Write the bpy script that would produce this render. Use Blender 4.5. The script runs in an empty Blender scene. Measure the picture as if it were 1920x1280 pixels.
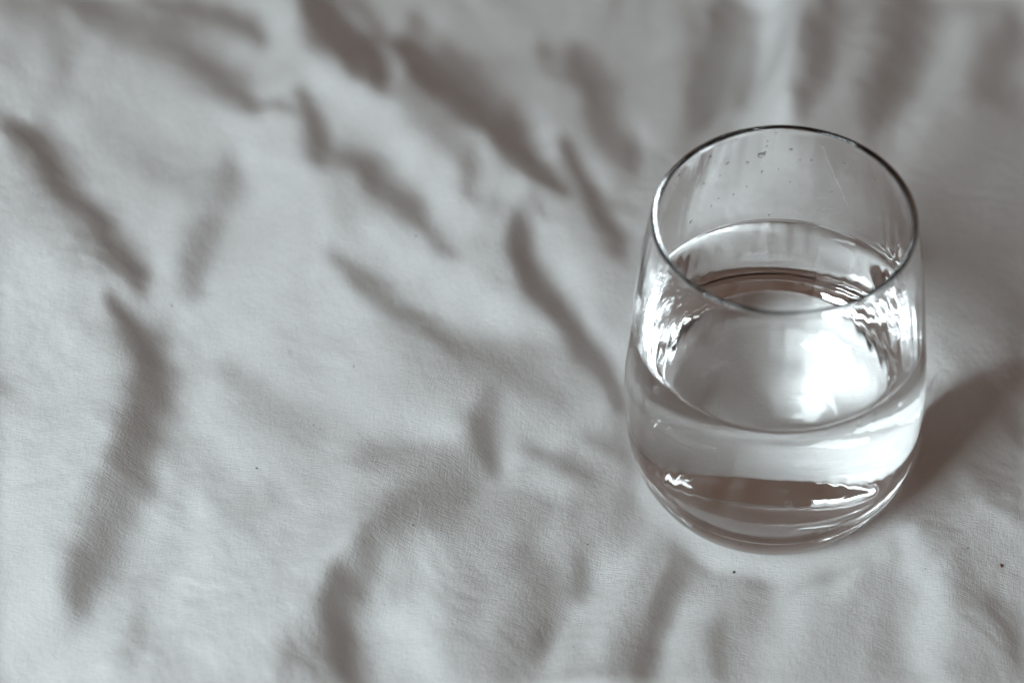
import bpy, math
import numpy as np
from mathutils import Vector, Matrix

S = bpy.context.scene

# ------------------------------------------------------------------ camera
cam_data = bpy.data.cameras.new('camera')
cam = bpy.data.objects.new('camera', cam_data)
S.collection.objects.link(cam)
S.camera = cam
cam_data.lens = 85.0
cam_data.sensor_width = 36.0
cam_data.clip_start = 0.01
cam_data.clip_end = 100.0
PITCH, ROLL = 0.84837, -0.06434            # looking down 48.6 degrees, slight roll
cp, sp, cr, sr = math.cos(PITCH), math.sin(PITCH), math.cos(ROLL), math.sin(ROLL)
right0, up0, fwd = Vector((1, 0, 0)), Vector((0, sp, cp)), Vector((0, cp, -sp))
right = cr * right0 + sr * up0
up = -sr * right0 + cr * up0
cam.matrix_world = Matrix(((right.x, up.x, -fwd.x, -0.06558),
                           (right.y, up.y, -fwd.y, -0.39373),
                           (right.z, up.z, -fwd.z, 0.50595),
                           (0, 0, 0, 1)))
cam_data.dof.use_dof = True
cam_data.dof.focus_distance = 0.612
cam_data.dof.aperture_fstop = 6.7

# ------------------------------------------------------------------ room light
world = bpy.data.worlds.new('World')
S.world = world
world.use_nodes = True
bg = world.node_tree.nodes['Background']
bg.inputs['Color'].default_value = (1.0, 0.64, 0.48, 1)
bg.inputs['Strength'].default_value = 0.096

# the one window of the room: a tall soft source low on the left
win_data = bpy.data.lights.new('window_light', 'AREA')
win = bpy.data.objects.new('window_light', win_data)
S.collection.objects.link(win)
win_data.shape = 'RECTANGLE'
win_data.size = 0.42
win_data.size_y = 0.48
win_data.energy = 8.1
win_data.color = (0.82, 0.95, 1.0)
AZ, EL, DIST = math.radians(40), math.radians(35), 0.95   # light travels toward +x, a little +y
aim = Vector((-0.03, 0.02, 0.0))
win.location = aim + DIST * Vector((-math.cos(AZ) * math.cos(EL), -math.sin(AZ) * math.cos(EL), math.sin(EL)))
win.rotation_euler = (aim - win.location).to_track_quat('-Z', 'Y').to_euler()

S.view_settings.view_transform = 'Standard'
S.view_settings.look = 'None'
S.view_settings.exposure = 0.0
S.view_settings.gamma = 1.0
S.render.engine = 'CYCLES'
cy = S.cycles
cy.max_bounces = 24
cy.transmission_bounces = 20
cy.glossy_bounces = 12
cy.diffuse_bounces = 5
cy.transparent_max_bounces = 8
cy.caustics_reflective = True
cy.caustics_refractive = True
cy.blur_glossy = 0.0
cy.sample_clamp_indirect = 25.0
cy.use_denoising = True
cy.denoiser = 'OPENIMAGEDENOISE'
cy.use_adaptive_sampling = False


# ------------------------------------------------------------------ helpers
def link(o):
    S.collection.objects.link(o)
    return o


def mesh_object(name, verts, faces, mats, smooth=True, mat_index=None):
    me = bpy.data.meshes.new(name)
    me.from_pydata([tuple(v) for v in verts], [], faces)
    for m in mats:
        me.materials.append(m)
    if mat_index is not None:
        me.polygons.foreach_set('material_index', np.asarray(mat_index, dtype=np.int32))
    if smooth:
        me.polygons.foreach_set('use_smooth', np.ones(len(me.polygons), dtype=bool))
    me.update()
    return link(bpy.data.objects.new(name, me))


def tag(o, label, cat, group=None):
    o['label'] = label
    o['category'] = cat
    if group:
        o['group'] = group
    return o


def lattice(seed, n=64):
    return np.random.default_rng(seed).normal(size=(n, n))


def vnoise(x, y, seed):
    g = lattice(seed)
    n = g.shape[0]
    i = np.floor(x).astype(int)
    j = np.floor(y).astype(int)
    fx, fy = x - i, y - j
    fx = fx ** 3 * (fx * (fx * 6 - 15) + 10)
    fy = fy ** 3 * (fy * (fy * 6 - 15) + 10)
    a, b = g[i % n, j % n], g[(i + 1) % n, j % n]
    c, d = g[i % n, (j + 1) % n], g[(i + 1) % n, (j + 1) % n]
    return (a * (1 - fx) + b * fx) * (1 - fy) + (c * (1 - fx) + d * fx) * fy


def sstep(a, b, x):
    t = np.clip((x - a) / (b - a), 0, 1)
    return t * t * (3 - 2 * t)


# ------------------------------------------------------------------ outline of the glass
H = 0.09747                   # height of the glass
WATER = 0.0597               # level of the water
MEN = 0.0013                  # the meniscus climbs this far up the wall
FOOT = 0.0100                 # rounding of the foot
ZK = np.array([0, .15, .35, .6, .85, 1.0]) * H
RK = np.array([.02847, .03585, .03787, .03627, .03355, .0310])


def body_radius(z):
    z = np.asarray(z, float)
    m = np.gradient(RK, ZK)
    i = np.clip(np.searchsorted(ZK, z) - 1, 0, len(ZK) - 2)
    h = ZK[i + 1] - ZK[i]
    t = (z - ZK[i]) / h
    r = (2 * t ** 3 - 3 * t ** 2 + 1) * RK[i] + (t ** 3 - 2 * t ** 2 + t) * h * m[i] \
        + (-2 * t ** 3 + 3 * t ** 2) * RK[i + 1] + (t ** 3 - t ** 2) * h * m[i + 1]
    zz = np.clip(z, 0, FOOT)
    return r - (FOOT - np.sqrt(FOOT ** 2 - (FOOT - zz) ** 2)) * 1.15


# ------------------------------------------------------------------ bed sheet
# heights of the folds, shaped on a regular grid so their shading follows a traced brightness map (metres in, micrometres stored)
GX0, GY0, GSTEP = -0.27, -0.115, 0.002
FOLDS = '''
-306 -5 -6 -5 -5 -4 -5 -4 -4 -4 -4 -3 -3 -3 -3 -3 -2 -3 -2 -2 -1 -2 -2 -1 -1 -1 -1 0 -1 0 0 0 1 0 1 1 1 2 2 2 2 2 3 3 3 3 4 4 4 4 4 5 5 5 6 6 6 6 7 7 7 7 7 8 8 8 9 8 9 8 9 9 9 8 9 9 9 8 9 8 8 8 8 7 8 7 7 7 6 7 6 6 5 6 5 5 5 4 4 4 4 3 3 3 3 2 2 1 2 1 1 0 0 0 0 -1 0 -1 -1 -1 -2 -1 -1 -2 -1 -2 -1 -2 -1 -2 -1 -1 -2 -1 -1 -1 -1 -2 -1 0 -1 -1 -1 -1 0 -1 -1 0 -1 0 -1 0 0 -1 0 0 -1 0 0 0 -1 0 0 0 0 0 -1 0 0 0 0 0 0 0 0 0 0 0 0 0
-8 -1 0 0 0 -1 0 -1 0 0 0 -1 0 0 0 0 -1 1 0 -1 -1 1 0 0 -1 0 0 0 0 0 -1 1 -1 0 0 0 0 0 -1 0 0 1 -1 0 0 1 -1 0 0 0 1 0 0 0 0 -1 1 0 0 0 0 0 1 0 0 1 -1 1 0 1 0 0 1 1 0 0 1 1 -1 1 1 0 1 1 -1 1 0 1 1 -1 1 0 1 0 0 1 0 1 0 0 0 1 0 0 0 1 0 1 -1 0 0 1 0 0 0 1 -1 0 0 0 0 0 -1 1 -1 1 -1 0 0 0 0 -1 1 0 -1 0 0 1 0 -1 0 0 0 0 0 0 0 0 0 0 0 0 -1 1 0 -1 1 0 -1 0 1 0 0 -1 0 0 1 0 0 0 0 0 -1 0 0 0 0 0 0 0
-8 -1 0 -1 0 -1 0 0 0 0 -1 1 -1 0 -1 0 0 0 -1 1 0 -1 0 0 0 0 0 -1 0 0 0 -1 1 0 0 -1 0 0 0 0 0 0 0 0 0 -1 1 0 0 0 0 -1 0 1 -1 1 0 0 0 0 0 1 0 0 1 -1 1 0 1 0 1 0 0 1 1 0 0 0 2 0 0 1 0 0 2 0 1 -1 1 1 0 0 1 0 1 -1 1 0 1 0 1 0 0 1 0 0 0 0 1 0 0 0 0 1 -1 0 0 0 0 0 1 -1 0 0 0 -1 1 0 -1 0 0 0 0 -1 1 -1 0 0 0 0 0 0 0 0 -1 1 0 -1 1 -1 1 -1 1 0 -1 1 0 -1 1 0 0 -1 0 1 0 0 0 0 -1 0 0 0 1 0 0 0 0 0 0 0
-9 1 -1 0 -1 0 0 -1 0 -1 1 -2 1 -1 1 -1 0 -1 1 -1 0 0 0 -1 1 -1 0 0 0 -1 1 0 -1 0 -1 1 0 -1 1 0 0 -1 0 0 0 0 0 0 0 0 0 0 1 -1 1 0 -1 1 -1 1 0 0 0 1 -1 1 1 0 0 0 0 2 0 0 0 1 0 2 -1 1 1 0 1 1 -1 1 0 1 0 1 0 1 0 0 1 1 0 0 0 1 0 0 1 0 0 0 1 0 0 1 0 0 1 -1 1 -1 1 0 0 -1 0 0 1 -1 0 0 -1 0 0 1 -1 0 -1 1 -1 1 0 -1 0 0 0 0 0 0 0 0 0 0 0 0 0 0 0 -1 1 0 -1 1 0 -1 0 1 0 0 -1 0 0 0 1 0 0 0 0 0 0 0 -1 0 0 0
-8 -1 0 -1 -1 0 0 0 -1 0 -1 1 -1 0 -1 1 0 0 -1 0 0 -1 0 0 0 0 0 -1 0 1 -1 0 -1 1 0 -1 0 0 0 -1 0 1 0 0 0 0 -1 0 0 1 -1 1 -1 1 -1 0 1 -1 1 0 0 0 1 -1 1 0 0 1 0 1 0 0 1 0 1 1 0 0 2 0 0 1 0 1 1 0 1 0 1 0 0 1 0 1 0 0 0 1 1 0 0 1 0 0 1 0 0 1 0 0 0 1 -1 1 0 0 0 0 0 0 0 0 -1 0 0 0 0 0 0 -1 0 0 0 0 0 -1 0 1 -1 0 0 0 0 0 0 -1 1 0 -1 1 -1 1 -1 1 0 -1 1 0 -1 1 0 0 -1 0 1 0 0 0 0 -1 0 0 0 0 0 0 1 0 0 0
-9 -1 0 0 0 -1 -1 0 0 0 0 -1 0 0 0 -1 0 -1 0 1 -1 0 0 0 -1 0 0 0 0 -1 0 0 1 -1 0 0 0 0 -1 1 -1 0 0 0 0 0 0 0 0 -1 1 0 0 -1 1 0 0 0 0 0 1 0 -1 1 0 1 -1 1 0 1 0 0 1 1 0 0 2 0 0 1 1 0 1 0 1 0 1 1 -1 1 1 0 1 0 0 1 1 0 0 1 0 0 1 0 0 1 0 0 1 0 1 -1 1 -1 1 0 0 0 0 0 -1 1 0 0 -1 0 0 0 -1 0 0 0 0 -1 1 0 -1 0 1 -1 0 0 0 0 0 0 -1 1 0 -1 1 -1 1 0 -1 1 -1 0 1 0 -1 0 1 0 0 -1 0 0 0 1 0 0 0 0 0 0 0 0 0 0
-9 0 -1 0 -1 0 0 -1 -1 0 0 0 -1 0 0 0 -1 1 0 -1 0 0 0 -1 0 0 0 0 0 -1 0 0 -1 0 0 0 0 0 0 -1 1 -1 0 0 0 0 0 0 0 0 0 0 0 0 0 0 0 1 0 -1 0 0 1 0 0 0 1 0 0 0 2 0 0 0 1 1 0 1 1 0 1 1 0 1 0 1 0 1 1 0 1 0 0 1 1 0 0 0 1 0 1 0 0 1 1 0 1 0 0 0 0 1 0 0 0 1 -1 0 0 0 1 -1 0 -1 1 0 -1 0 0 0 0 -1 0 0 -1 1 0 -1 0 0 0 0 0 0 0 0 0 -1 1 0 0 0 0 -1 1 -1 1 0 -1 0 1 0 -1 0 0 1 0 0 0 -1 0 0 0 0 0 0 0 0 0 0
-8 -1 -1 -1 0 0 -1 0 0 -1 -1 0 0 -1 0 0 0 0 -1 0 0 0 0 0 0 0 -1 0 -1 1 0 -1 0 0 0 0 -1 0 0 0 0 0 0 -1 0 0 1 0 0 0 -1 0 0 1 0 0 -1 0 0 1 0 0 0 0 0 0 1 0 1 0 0 1 0 1 1 0 1 0 0 2 0 1 0 1 1 1 0 0 1 1 0 1 0 1 0 0 1 1 0 0 0 1 1 0 0 1 0 0 1 0 1 0 0 1 -1 0 1 0 0 0 -1 0 0 0 0 -1 1 -1 0 0 -1 1 0 -1 0 -1 1 0 -1 1 -1 0 0 0 0 0 0 0 -1 1 -1 1 -1 1 -1 1 -1 0 1 0 -1 0 1 0 0 -1 0 0 0 1 0 0 0 0 0 0 0 0 0 0
-9 0 -1 0 -1 -1 0 -1 0 -1 0 0 0 0 -1 0 0 -1 0 0 0 0 -1 0 0 0 0 0 0 -1 0 0 0 -1 0 0 0 0 -1 1 -1 0 0 0 0 0 0 -1 0 0 1 0 0 -1 0 0 1 0 0 -1 0 1 0 0 1 0 -1 0 1 1 0 0 1 1 0 1 0 1 1 0 1 1 1 0 1 1 1 0 1 0 1 0 1 0 0 1 0 1 0 1 1 0 0 1 0 0 1 1 0 1 -1 0 1 0 1 0 0 0 -1 1 0 0 -1 1 -1 0 -1 0 1 -1 0 -1 0 1 -1 0 -1 0 1 -1 0 0 0 0 0 0 0 0 0 -1 1 -1 1 -1 1 -1 1 0 -1 0 1 0 -1 0 0 1 0 0 0 -1 0 0 0 0 0 0 0 0 0 0
-9 -1 0 -1 0 -1 -1 1 -2 1 -1 -1 0 -1 1 -1 0 0 0 0 -1 0 0 0 0 -1 0 0 0 0 -1 0 0 0 0 -1 0 0 0 -1 1 -1 0 1 -1 0 0 0 0 0 0 0 0 0 0 0 0 -1 1 0 0 0 0 0 0 0 1 0 0 0 1 1 0 0 1 1 1 1 0 1 1 0 1 1 1 0 1 1 0 1 0 1 1 0 1 0 1 0 0 1 0 1 0 1 0 1 0 0 0 1 1 1 -1 1 0 0 0 0 1 -1 0 0 0 0 0 -1 0 0 -1 0 0 0 -1 0 0 0 0 0 -1 0 1 -1 0 0 -1 0 0 1 0 0 -1 1 -1 1 -1 1 -1 0 1 0 -1 0 1 0 -1 0 0 0 0 1 0 0 0 0 0 0 -1 0 0 0
-8 -1 -1 -1 0 -1 0 -2 1 -2 1 -1 -1 1 -1 0 -1 0 0 0 0 0 0 0 -1 0 0 -1 0 0 0 0 -1 0 0 0 0 -1 0 0 -1 1 0 -1 1 -1 0 0 0 0 0 0 0 0 0 0 0 0 0 0 0 0 0 0 0 1 0 0 0 1 0 0 1 1 0 1 0 1 2 0 0 2 1 0 1 1 0 1 1 0 1 1 0 1 0 1 0 0 1 0 1 0 1 0 1 0 1 1 0 0 1 0 1 0 0 0 0 1 0 0 0 -1 1 -1 0 0 0 -1 0 -1 0 0 0 -1 1 -1 0 -1 0 1 -1 0 0 -1 1 0 0 -1 0 1 0 -1 1 -1 1 -1 1 0 -1 0 1 -1 0 0 1 0 0 -1 0 0 0 0 0 0 0 0 1 0 0 0
-9 0 -1 -1 -1 0 -1 0 -1 0 -1 0 -1 0 -1 0 0 0 0 -1 0 0 0 -1 0 1 -1 0 0 0 0 -1 0 0 -1 0 0 0 0 0 -1 0 0 0 -1 1 -1 1 0 0 -1 0 0 1 -1 0 0 1 -1 0 0 0 0 0 1 -1 0 1 0 0 1 0 1 0 1 0 2 0 1 1 1 0 1 2 0 0 2 1 0 1 1 0 1 0 1 0 1 1 0 0 1 0 1 0 1 0 0 1 1 1 0 0 1 0 0 1 0 0 0 0 0 1 -1 -1 0 0 0 0 -1 0 0 -1 0 0 -1 0 0 0 0 -1 0 0 0 0 0 0 0 0 0 -1 0 1 -1 1 -1 1 -1 0 1 -1 0 1 0 -1 0 0 0 1 0 0 0 0 -1 0 0 0 0 0 0 0
-8 -2 0 0 -1 -1 -1 -1 -1 0 -1 0 0 -1 0 0 0 -1 0 0 0 -1 0 1 -1 -1 1 0 -1 0 0 0 0 -1 0 0 -1 0 0 -1 1 -1 0 -1 1 0 0 -1 0 0 1 -1 1 -1 1 0 -1 0 0 1 0 -1 0 1 -1 1 0 0 0 0 0 1 0 1 1 1 0 1 0 2 1 1 1 0 1 2 0 1 1 1 0 1 0 1 0 1 0 1 1 0 0 1 0 1 0 1 1 0 1 0 1 0 1 0 1 0 1 -1 0 1 0 -1 0 1 -1 0 -1 0 0 -1 -1 1 -1 0 -1 0 0 0 0 -1 0 1 -1 0 0 0 0 0 0 0 0 -1 1 -1 1 -1 1 -1 0 1 -1 0 0 1 0 -1 0 0 0 0 0 0 1 0 0 0 0 0 0 0
-8 -1 -1 -1 -1 -1 -1 0 0 -1 -1 -1 0 0 -1 0 0 0 -1 0 0 0 0 -1 1 0 -1 0 0 -1 0 0 -1 1 -1 0 0 -1 0 0 -1 0 0 0 0 -1 0 1 0 0 -1 1 -1 1 -1 0 1 0 0 -1 0 0 0 0 0 0 0 0 1 0 0 1 0 1 0 1 1 1 1 0 1 1 1 2 1 0 1 1 1 1 1 0 1 1 1 0 0 0 1 1 0 1 0 1 0 1 0 1 0 1 0 2 0 1 0 0 0 1 0 0 0 0 0 -1 0 0 0 -1 -1 1 0 -2 0 0 0 0 -1 0 -1 1 0 -1 0 0 0 -1 0 0 0 0 0 1 -1 0 0 0 0 1 -1 0 1 0 -1 0 0 1 0 0 -1 0 0 0 0 0 0 0 0 0 0 0
-8 -1 0 -2 -1 0 -1 -1 -2 0 0 -1 0 -1 0 -1 0 0 0 0 -1 1 -1 0 0 -1 0 0 0 0 0 -1 1 -1 0 -1 0 0 -1 0 0 0 -1 1 -1 0 0 -1 0 0 1 0 0 -1 1 0 -1 0 0 1 -1 1 0 -1 0 0 0 1 -1 1 0 0 1 0 1 0 1 1 1 2 1 1 1 0 1 2 1 1 1 0 1 1 1 0 1 1 0 1 0 0 1 0 1 0 1 1 0 1 1 0 1 0 1 0 1 1 0 1 0 0 0 0 0 0 -1 0 -1 0 0 -1 -1 0 0 -1 0 -1 0 0 0 -1 0 0 0 0 0 0 0 0 0 0 0 -1 0 1 -1 1 -1 0 1 -1 0 0 1 -1 0 0 0 0 1 0 0 0 0 -1 0 0 0 0 0 0
-8 0 -2 0 -1 -2 -1 -1 0 -1 -1 0 -1 -1 0 0 -1 0 0 -1 1 -1 0 1 -1 1 -1 0 0 0 -1 0 -1 0 0 0 -1 0 0 -1 0 0 0 -1 0 0 0 0 0 0 0 -1 1 0 0 0 0 0 0 -1 1 -1 0 0 0 0 0 0 1 -1 1 0 0 1 1 1 0 1 1 0 2 1 1 1 2 0 2 0 1 2 0 2 0 1 0 1 1 0 0 2 -1 1 0 1 1 0 1 0 1 1 1 1 0 1 0 1 1 -1 1 0 0 0 0 0 0 -1 0 -1 0 -1 0 0 -1 -1 0 0 -1 0 0 0 -1 0 0 0 -1 1 -1 0 0 0 0 1 0 -1 1 -1 1 -1 0 1 -1 0 0 1 0 -1 0 0 0 0 0 0 0 1 0 0 0 0 0 0
-7 -1 -1 -2 -1 0 -1 -1 -1 -2 0 -1 -1 0 -1 0 0 -1 0 0 0 0 0 -1 1 -1 1 -1 0 0 -1 0 0 0 -1 0 0 -1 0 0 0 -1 -1 0 0 0 0 0 0 0 -1 1 -1 1 0 0 0 0 0 0 0 0 -1 1 -1 0 0 -1 0 1 0 1 0 0 0 1 1 1 1 2 0 1 2 2 0 2 1 1 1 1 2 0 1 0 1 1 1 0 1 -1 2 0 1 -1 1 0 1 1 1 1 0 1 1 1 1 0 0 2 0 0 0 1 -1 0 0 0 -1 0 -1 -1 -1 0 -1 0 -1 0 0 -1 -1 0 1 -1 0 0 0 -1 1 0 0 0 0 -1 0 0 0 0 0 1 -1 0 1 -1 0 0 0 1 0 -1 0 0 0 0 0 0 0 0 0 0 0 0
-7 -1 -1 -1 -1 -2 -1 -1 -1 -1 -1 -1 0 -1 0 -1 -1 1 -1 1 -1 0 0 0 -1 1 -1 1 -1 0 0 0 0 -1 0 -1 0 0 -1 0 -1 0 0 0 -1 0 0 0 -1 0 1 0 0 0 -1 1 0 0 0 0 -1 0 1 -1 0 0 0 0 0 0 0 -1 1 1 0 1 1 1 1 0 2 2 0 1 2 2 0 2 2 0 1 1 1 2 0 0 1 1 0 1 0 0 0 2 0 1 0 1 0 1 1 1 1 1 1 1 0 0 1 0 1 -1 1 0 -1 0 -1 0 -1 0 -1 -1 0 -1 0 -1 -1 0 0 0 -1 0 0 0 0 0 0 -1 0 0 0 0 0 1 -1 1 -1 0 0 0 0 1 -1 0 0 0 0 1 0 0 -1 0 0 0 0 0 0 0 0 0
-6 -2 -1 -1 -1 -1 -1 -2 -1 -1 -1 -1 -1 -1 0 -1 0 -1 1 -1 0 0 0 0 1 -1 0 0 0 -1 1 -1 0 -1 0 0 -1 0 0 -1 0 -1 0 -1 0 0 -1 0 1 0 -1 0 0 0 1 -1 1 0 0 0 0 0 -1 0 0 0 0 -1 0 0 0 1 0 0 1 0 1 0 1 2 1 1 2 2 1 1 2 2 0 2 1 1 1 0 2 1 0 0 1 0 0 1 1 -1 1 0 2 0 1 1 1 1 1 0 1 1 2 0 1 1 -1 1 0 -1 1 -1 0 -1 -1 0 -1 -1 -1 -1 -1 0 0 -1 0 0 -1 0 0 0 -1 1 -1 1 -1 0 0 0 1 -1 0 0 0 0 1 -1 0 0 1 -1 0 0 0 0 0 0 1 0 0 0 0 0 0 0 0 0
-6 0 -2 -1 -2 -1 -2 -1 -1 -1 -2 -1 -1 0 -1 0 -1 0 -1 0 1 -1 0 1 -1 0 1 -1 0 0 0 0 -1 0 0 -1 0 -1 0 0 -1 0 -1 0 0 -1 0 0 -1 0 0 0 1 0 0 0 0 0 0 0 0 0 0 -1 0 -1 0 0 0 0 -1 0 0 1 0 1 0 2 1 1 1 2 1 1 2 2 2 1 2 1 1 1 2 1 0 1 1 1 0 1 0 0 0 1 0 1 0 1 1 0 2 0 1 2 1 1 0 2 0 0 2 0 -1 1 -1 0 0 -1 -1 -1 0 -2 0 -1 0 -2 0 0 -1 -1 1 0 -1 -1 1 -1 0 0 1 0 -1 1 -1 0 0 0 0 0 0 0 0 0 0 1 -1 0 0 0 0 0 0 0 0 0 0 0 0 0 0 0
-5 -1 -1 -2 -1 -2 -1 -1 -3 -1 -1 -1 -1 -1 -1 -1 0 0 0 -1 0 1 0 -1 0 1 -1 0 1 0 -1 0 0 0 -1 0 -1 0 -1 -1 0 -1 0 0 -1 0 0 -1 0 0 0 0 0 0 0 1 0 0 0 0 0 0 0 0 0 -1 -1 0 0 -1 0 0 0 0 1 0 1 0 2 1 1 1 2 2 2 1 2 1 2 2 1 2 0 2 1 1 0 1 1 0 1 0 0 0 0 0 1 1 0 2 0 2 1 1 2 0 2 0 1 2 0 0 1 0 0 -1 0 -1 0 -2 -1 0 -2 0 -2 0 -1 -1 0 0 -1 0 0 0 0 0 0 -1 0 0 1 -1 0 0 1 -1 1 -1 0 0 0 0 0 0 0 0 0 0 0 0 0 0 0 0 0 0 0 0 0 0
-4 -2 -1 -1 -2 -1 -2 -2 -1 -1 -2 -1 -2 -1 -1 -1 0 -1 0 1 -1 0 0 0 1 -1 1 0 -1 0 0 0 0 0 -1 0 0 -1 -1 0 0 -1 0 -1 -1 0 -1 0 0 0 0 0 0 0 0 0 0 0 1 0 0 0 -1 0 0 0 0 -1 -1 0 0 0 0 -1 0 1 0 2 0 1 2 1 2 2 2 2 1 3 1 2 2 1 2 0 2 0 1 1 0 1 0 1 0 0 0 1 -1 1 1 1 1 2 1 2 0 2 1 1 1 0 1 1 1 0 0 0 -1 0 -1 -1 -1 -2 -1 -1 -1 -1 -1 0 0 -1 -1 0 -1 1 -1 0 0 0 0 0 0 0 0 0 0 0 0 0 0 1 -1 0 0 0 1 -1 0 0 0 0 0 0 0 0 0 0 0 0 0 0
-3 -1 -2 -1 -2 -2 -1 -2 -2 -2 -1 -2 -1 -2 -1 0 -1 -1 0 -1 1 0 0 1 -1 1 0 0 0 0 0 0 -1 0 0 -1 0 0 -1 0 -2 0 -1 0 0 -1 -1 0 0 -1 0 0 0 0 1 0 1 0 0 0 1 -1 0 0 -1 0 -1 0 -1 0 -1 0 -1 1 0 -1 2 -1 1 2 1 2 2 1 2 2 3 1 3 1 2 2 1 2 1 1 2 0 1 0 1 0 0 0 0 -1 1 0 1 1 1 1 2 1 2 2 1 1 1 2 0 1 0 1 0 0 0 -1 -1 -1 -2 0 -2 -2 0 -1 -1 -1 -1 -1 1 -1 0 -1 1 -1 0 1 -1 0 0 0 0 0 0 0 0 0 0 0 0 0 0 0 0 1 -1 0 0 0 0 0 0 0 0 0 1 0 0 0
-2 -1 -1 -2 -1 -2 -3 -1 -2 -3 -2 -1 -2 -1 -2 -1 -1 0 -1 1 -1 0 1 0 1 0 -1 1 1 0 0 -1 0 0 0 0 -2 0 0 -2 0 0 -1 -1 -1 -1 1 -1 -1 0 0 0 0 0 0 1 0 1 -1 1 0 0 1 -1 0 -1 -1 0 -1 -1 0 -1 0 -1 0 1 -1 2 1 0 2 1 2 2 2 3 2 3 1 3 2 1 2 2 1 1 1 1 1 1 0 0 0 0 0 0 0 -1 1 0 2 1 2 2 2 1 2 2 1 0 2 1 1 0 1 0 -1 0 -1 -1 -1 -2 -2 -1 -2 -1 -1 -1 -1 0 -1 0 0 0 -1 0 0 0 0 0 0 0 0 0 -1 1 -1 1 0 -1 1 0 0 0 0 0 1 -1 0 0 0 0 0 1 0 0 -1 0 0 0
-1 -2 -1 -2 -1 -2 -1 -3 -2 -2 -2 -3 -2 -2 0 -2 -1 -1 0 -1 1 0 0 0 1 0 1 0 0 0 0 1 0 -1 -1 0 0 -1 0 0 -1 -1 -1 -1 0 -1 -1 -1 0 -1 0 0 0 0 1 0 0 1 1 0 0 1 -1 0 -1 0 0 -1 -1 -1 0 -1 -1 0 -1 0 0 0 1 1 1 3 1 3 2 2 2 3 3 2 2 3 2 1 1 2 0 1 1 1 1 0 1 -1 0 -1 0 0 0 1 1 1 2 2 2 2 1 2 2 2 1 1 1 0 1 0 1 -1 -1 -1 -1 -3 -1 -2 -2 -2 -1 -1 -1 0 -1 -1 0 0 0 0 0 -1 1 -1 0 0 1 0 0 0 0 0 0 0 0 0 0 0 0 0 0 0 0 0 1 0 0 -1 0 0 0 0 0 0
0 -1 -1 -1 -3 -1 -3 -2 -2 -2 -3 -2 -2 -2 -3 -1 -1 -1 -1 0 0 0 0 1 0 1 1 0 0 1 0 0 0 -1 1 -1 0 -1 -1 -1 0 -1 -1 -1 -1 0 -1 -1 -1 0 0 -1 0 1 -1 1 1 0 1 1 0 0 1 0 0 -2 0 -1 0 -1 -2 -1 0 -2 0 0 0 0 0 1 2 0 3 2 2 3 3 2 4 2 3 2 2 2 2 1 2 1 1 1 0 1 0 0 -1 0 -1 -1 -1 1 1 2 1 2 3 2 3 1 2 1 1 2 1 2 0 1 0 0 0 -1 -3 -1 -2 -3 -3 -1 -2 -1 -1 -1 0 0 0 -1 0 0 0 0 0 0 0 0 -1 0 1 -1 1 0 -1 1 0 0 0 0 0 -1 0 1 0 1 -1 0 0 0 0 0 0 0 0 0
2 -1 -2 -2 -1 -3 -1 -2 -3 -3 -3 -2 -3 -3 -1 -3 -1 -1 0 -1 0 1 0 0 1 1 0 1 1 0 0 0 0 1 -1 0 -1 -1 0 -1 -1 -1 0 -1 -1 -1 -2 0 0 -1 -1 0 0 -1 1 0 0 1 1 1 2 0 0 0 -1 1 -2 -1 -1 -1 -1 -1 -1 0 -1 -2 0 0 0 1 1 2 1 2 3 3 3 4 2 4 3 3 2 2 2 1 1 1 1 1 1 1 1 0 0 -1 -2 -1 -1 -1 0 2 2 3 2 4 2 2 2 2 2 0 2 1 2 1 0 0 0 -1 -1 -2 -3 -3 -2 -4 -2 -1 -1 -1 0 -1 0 0 0 0 0 0 -1 1 -1 0 1 0 -1 1 0 -1 1 0 0 0 -1 0 0 1 0 0 0 -1 1 0 0 0 0 0 0 0 0 0
3 -2 -1 -1 -2 -1 -3 -3 -2 -3 -2 -4 -3 -2 -4 -1 -2 -2 -1 0 0 0 1 1 0 1 1 1 0 0 1 0 1 -1 0 0 0 0 -2 0 -1 -1 -1 -1 -1 -1 -1 -1 -2 0 -1 0 -1 1 0 0 1 1 1 1 0 2 0 0 1 -2 0 -1 -1 -2 -1 -1 -2 -1 -1 -1 0 -1 1 0 0 2 1 3 3 2 3 3 5 3 3 3 4 2 2 2 1 2 1 0 2 1 0 1 0 -2 -1 -2 -2 -2 0 1 3 3 3 3 3 3 2 2 1 2 1 2 2 1 1 1 0 -1 -1 -2 -3 -4 -4 -2 -3 -2 -1 -1 -1 0 -1 0 0 0 0 0 0 0 1 0 -1 0 1 -1 0 1 0 -1 0 0 1 0 0 0 0 0 0 0 0 0 0 0 0 0 0 0 0 0
4 -1 -1 -1 -2 -2 -2 -2 -3 -3 -4 -3 -3 -4 -2 -4 -2 -1 -2 0 -1 0 1 1 1 1 1 1 1 1 1 0 0 1 -1 0 -1 -1 0 -1 -1 0 -2 -1 -1 -1 -1 -1 -1 -1 -1 -1 -1 0 0 0 1 1 1 1 2 1 2 1 -1 0 -1 -2 -1 -1 -1 -2 -1 -2 -2 0 -2 0 -1 0 1 0 3 1 3 3 4 4 3 4 5 4 2 4 2 2 1 1 1 1 1 1 2 1 0 0 -2 -3 -3 -3 -1 0 2 3 4 4 4 4 2 2 2 2 1 2 1 2 2 1 0 1 -1 -3 -3 -3 -5 -5 -3 -3 -1 -1 0 -1 0 0 0 0 0 0 0 0 0 0 0 1 -1 1 0 -1 0 1 0 0 0 0 0 0 0 0 0 0 -1 1 0 0 0 0 0 0 0 0
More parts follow.
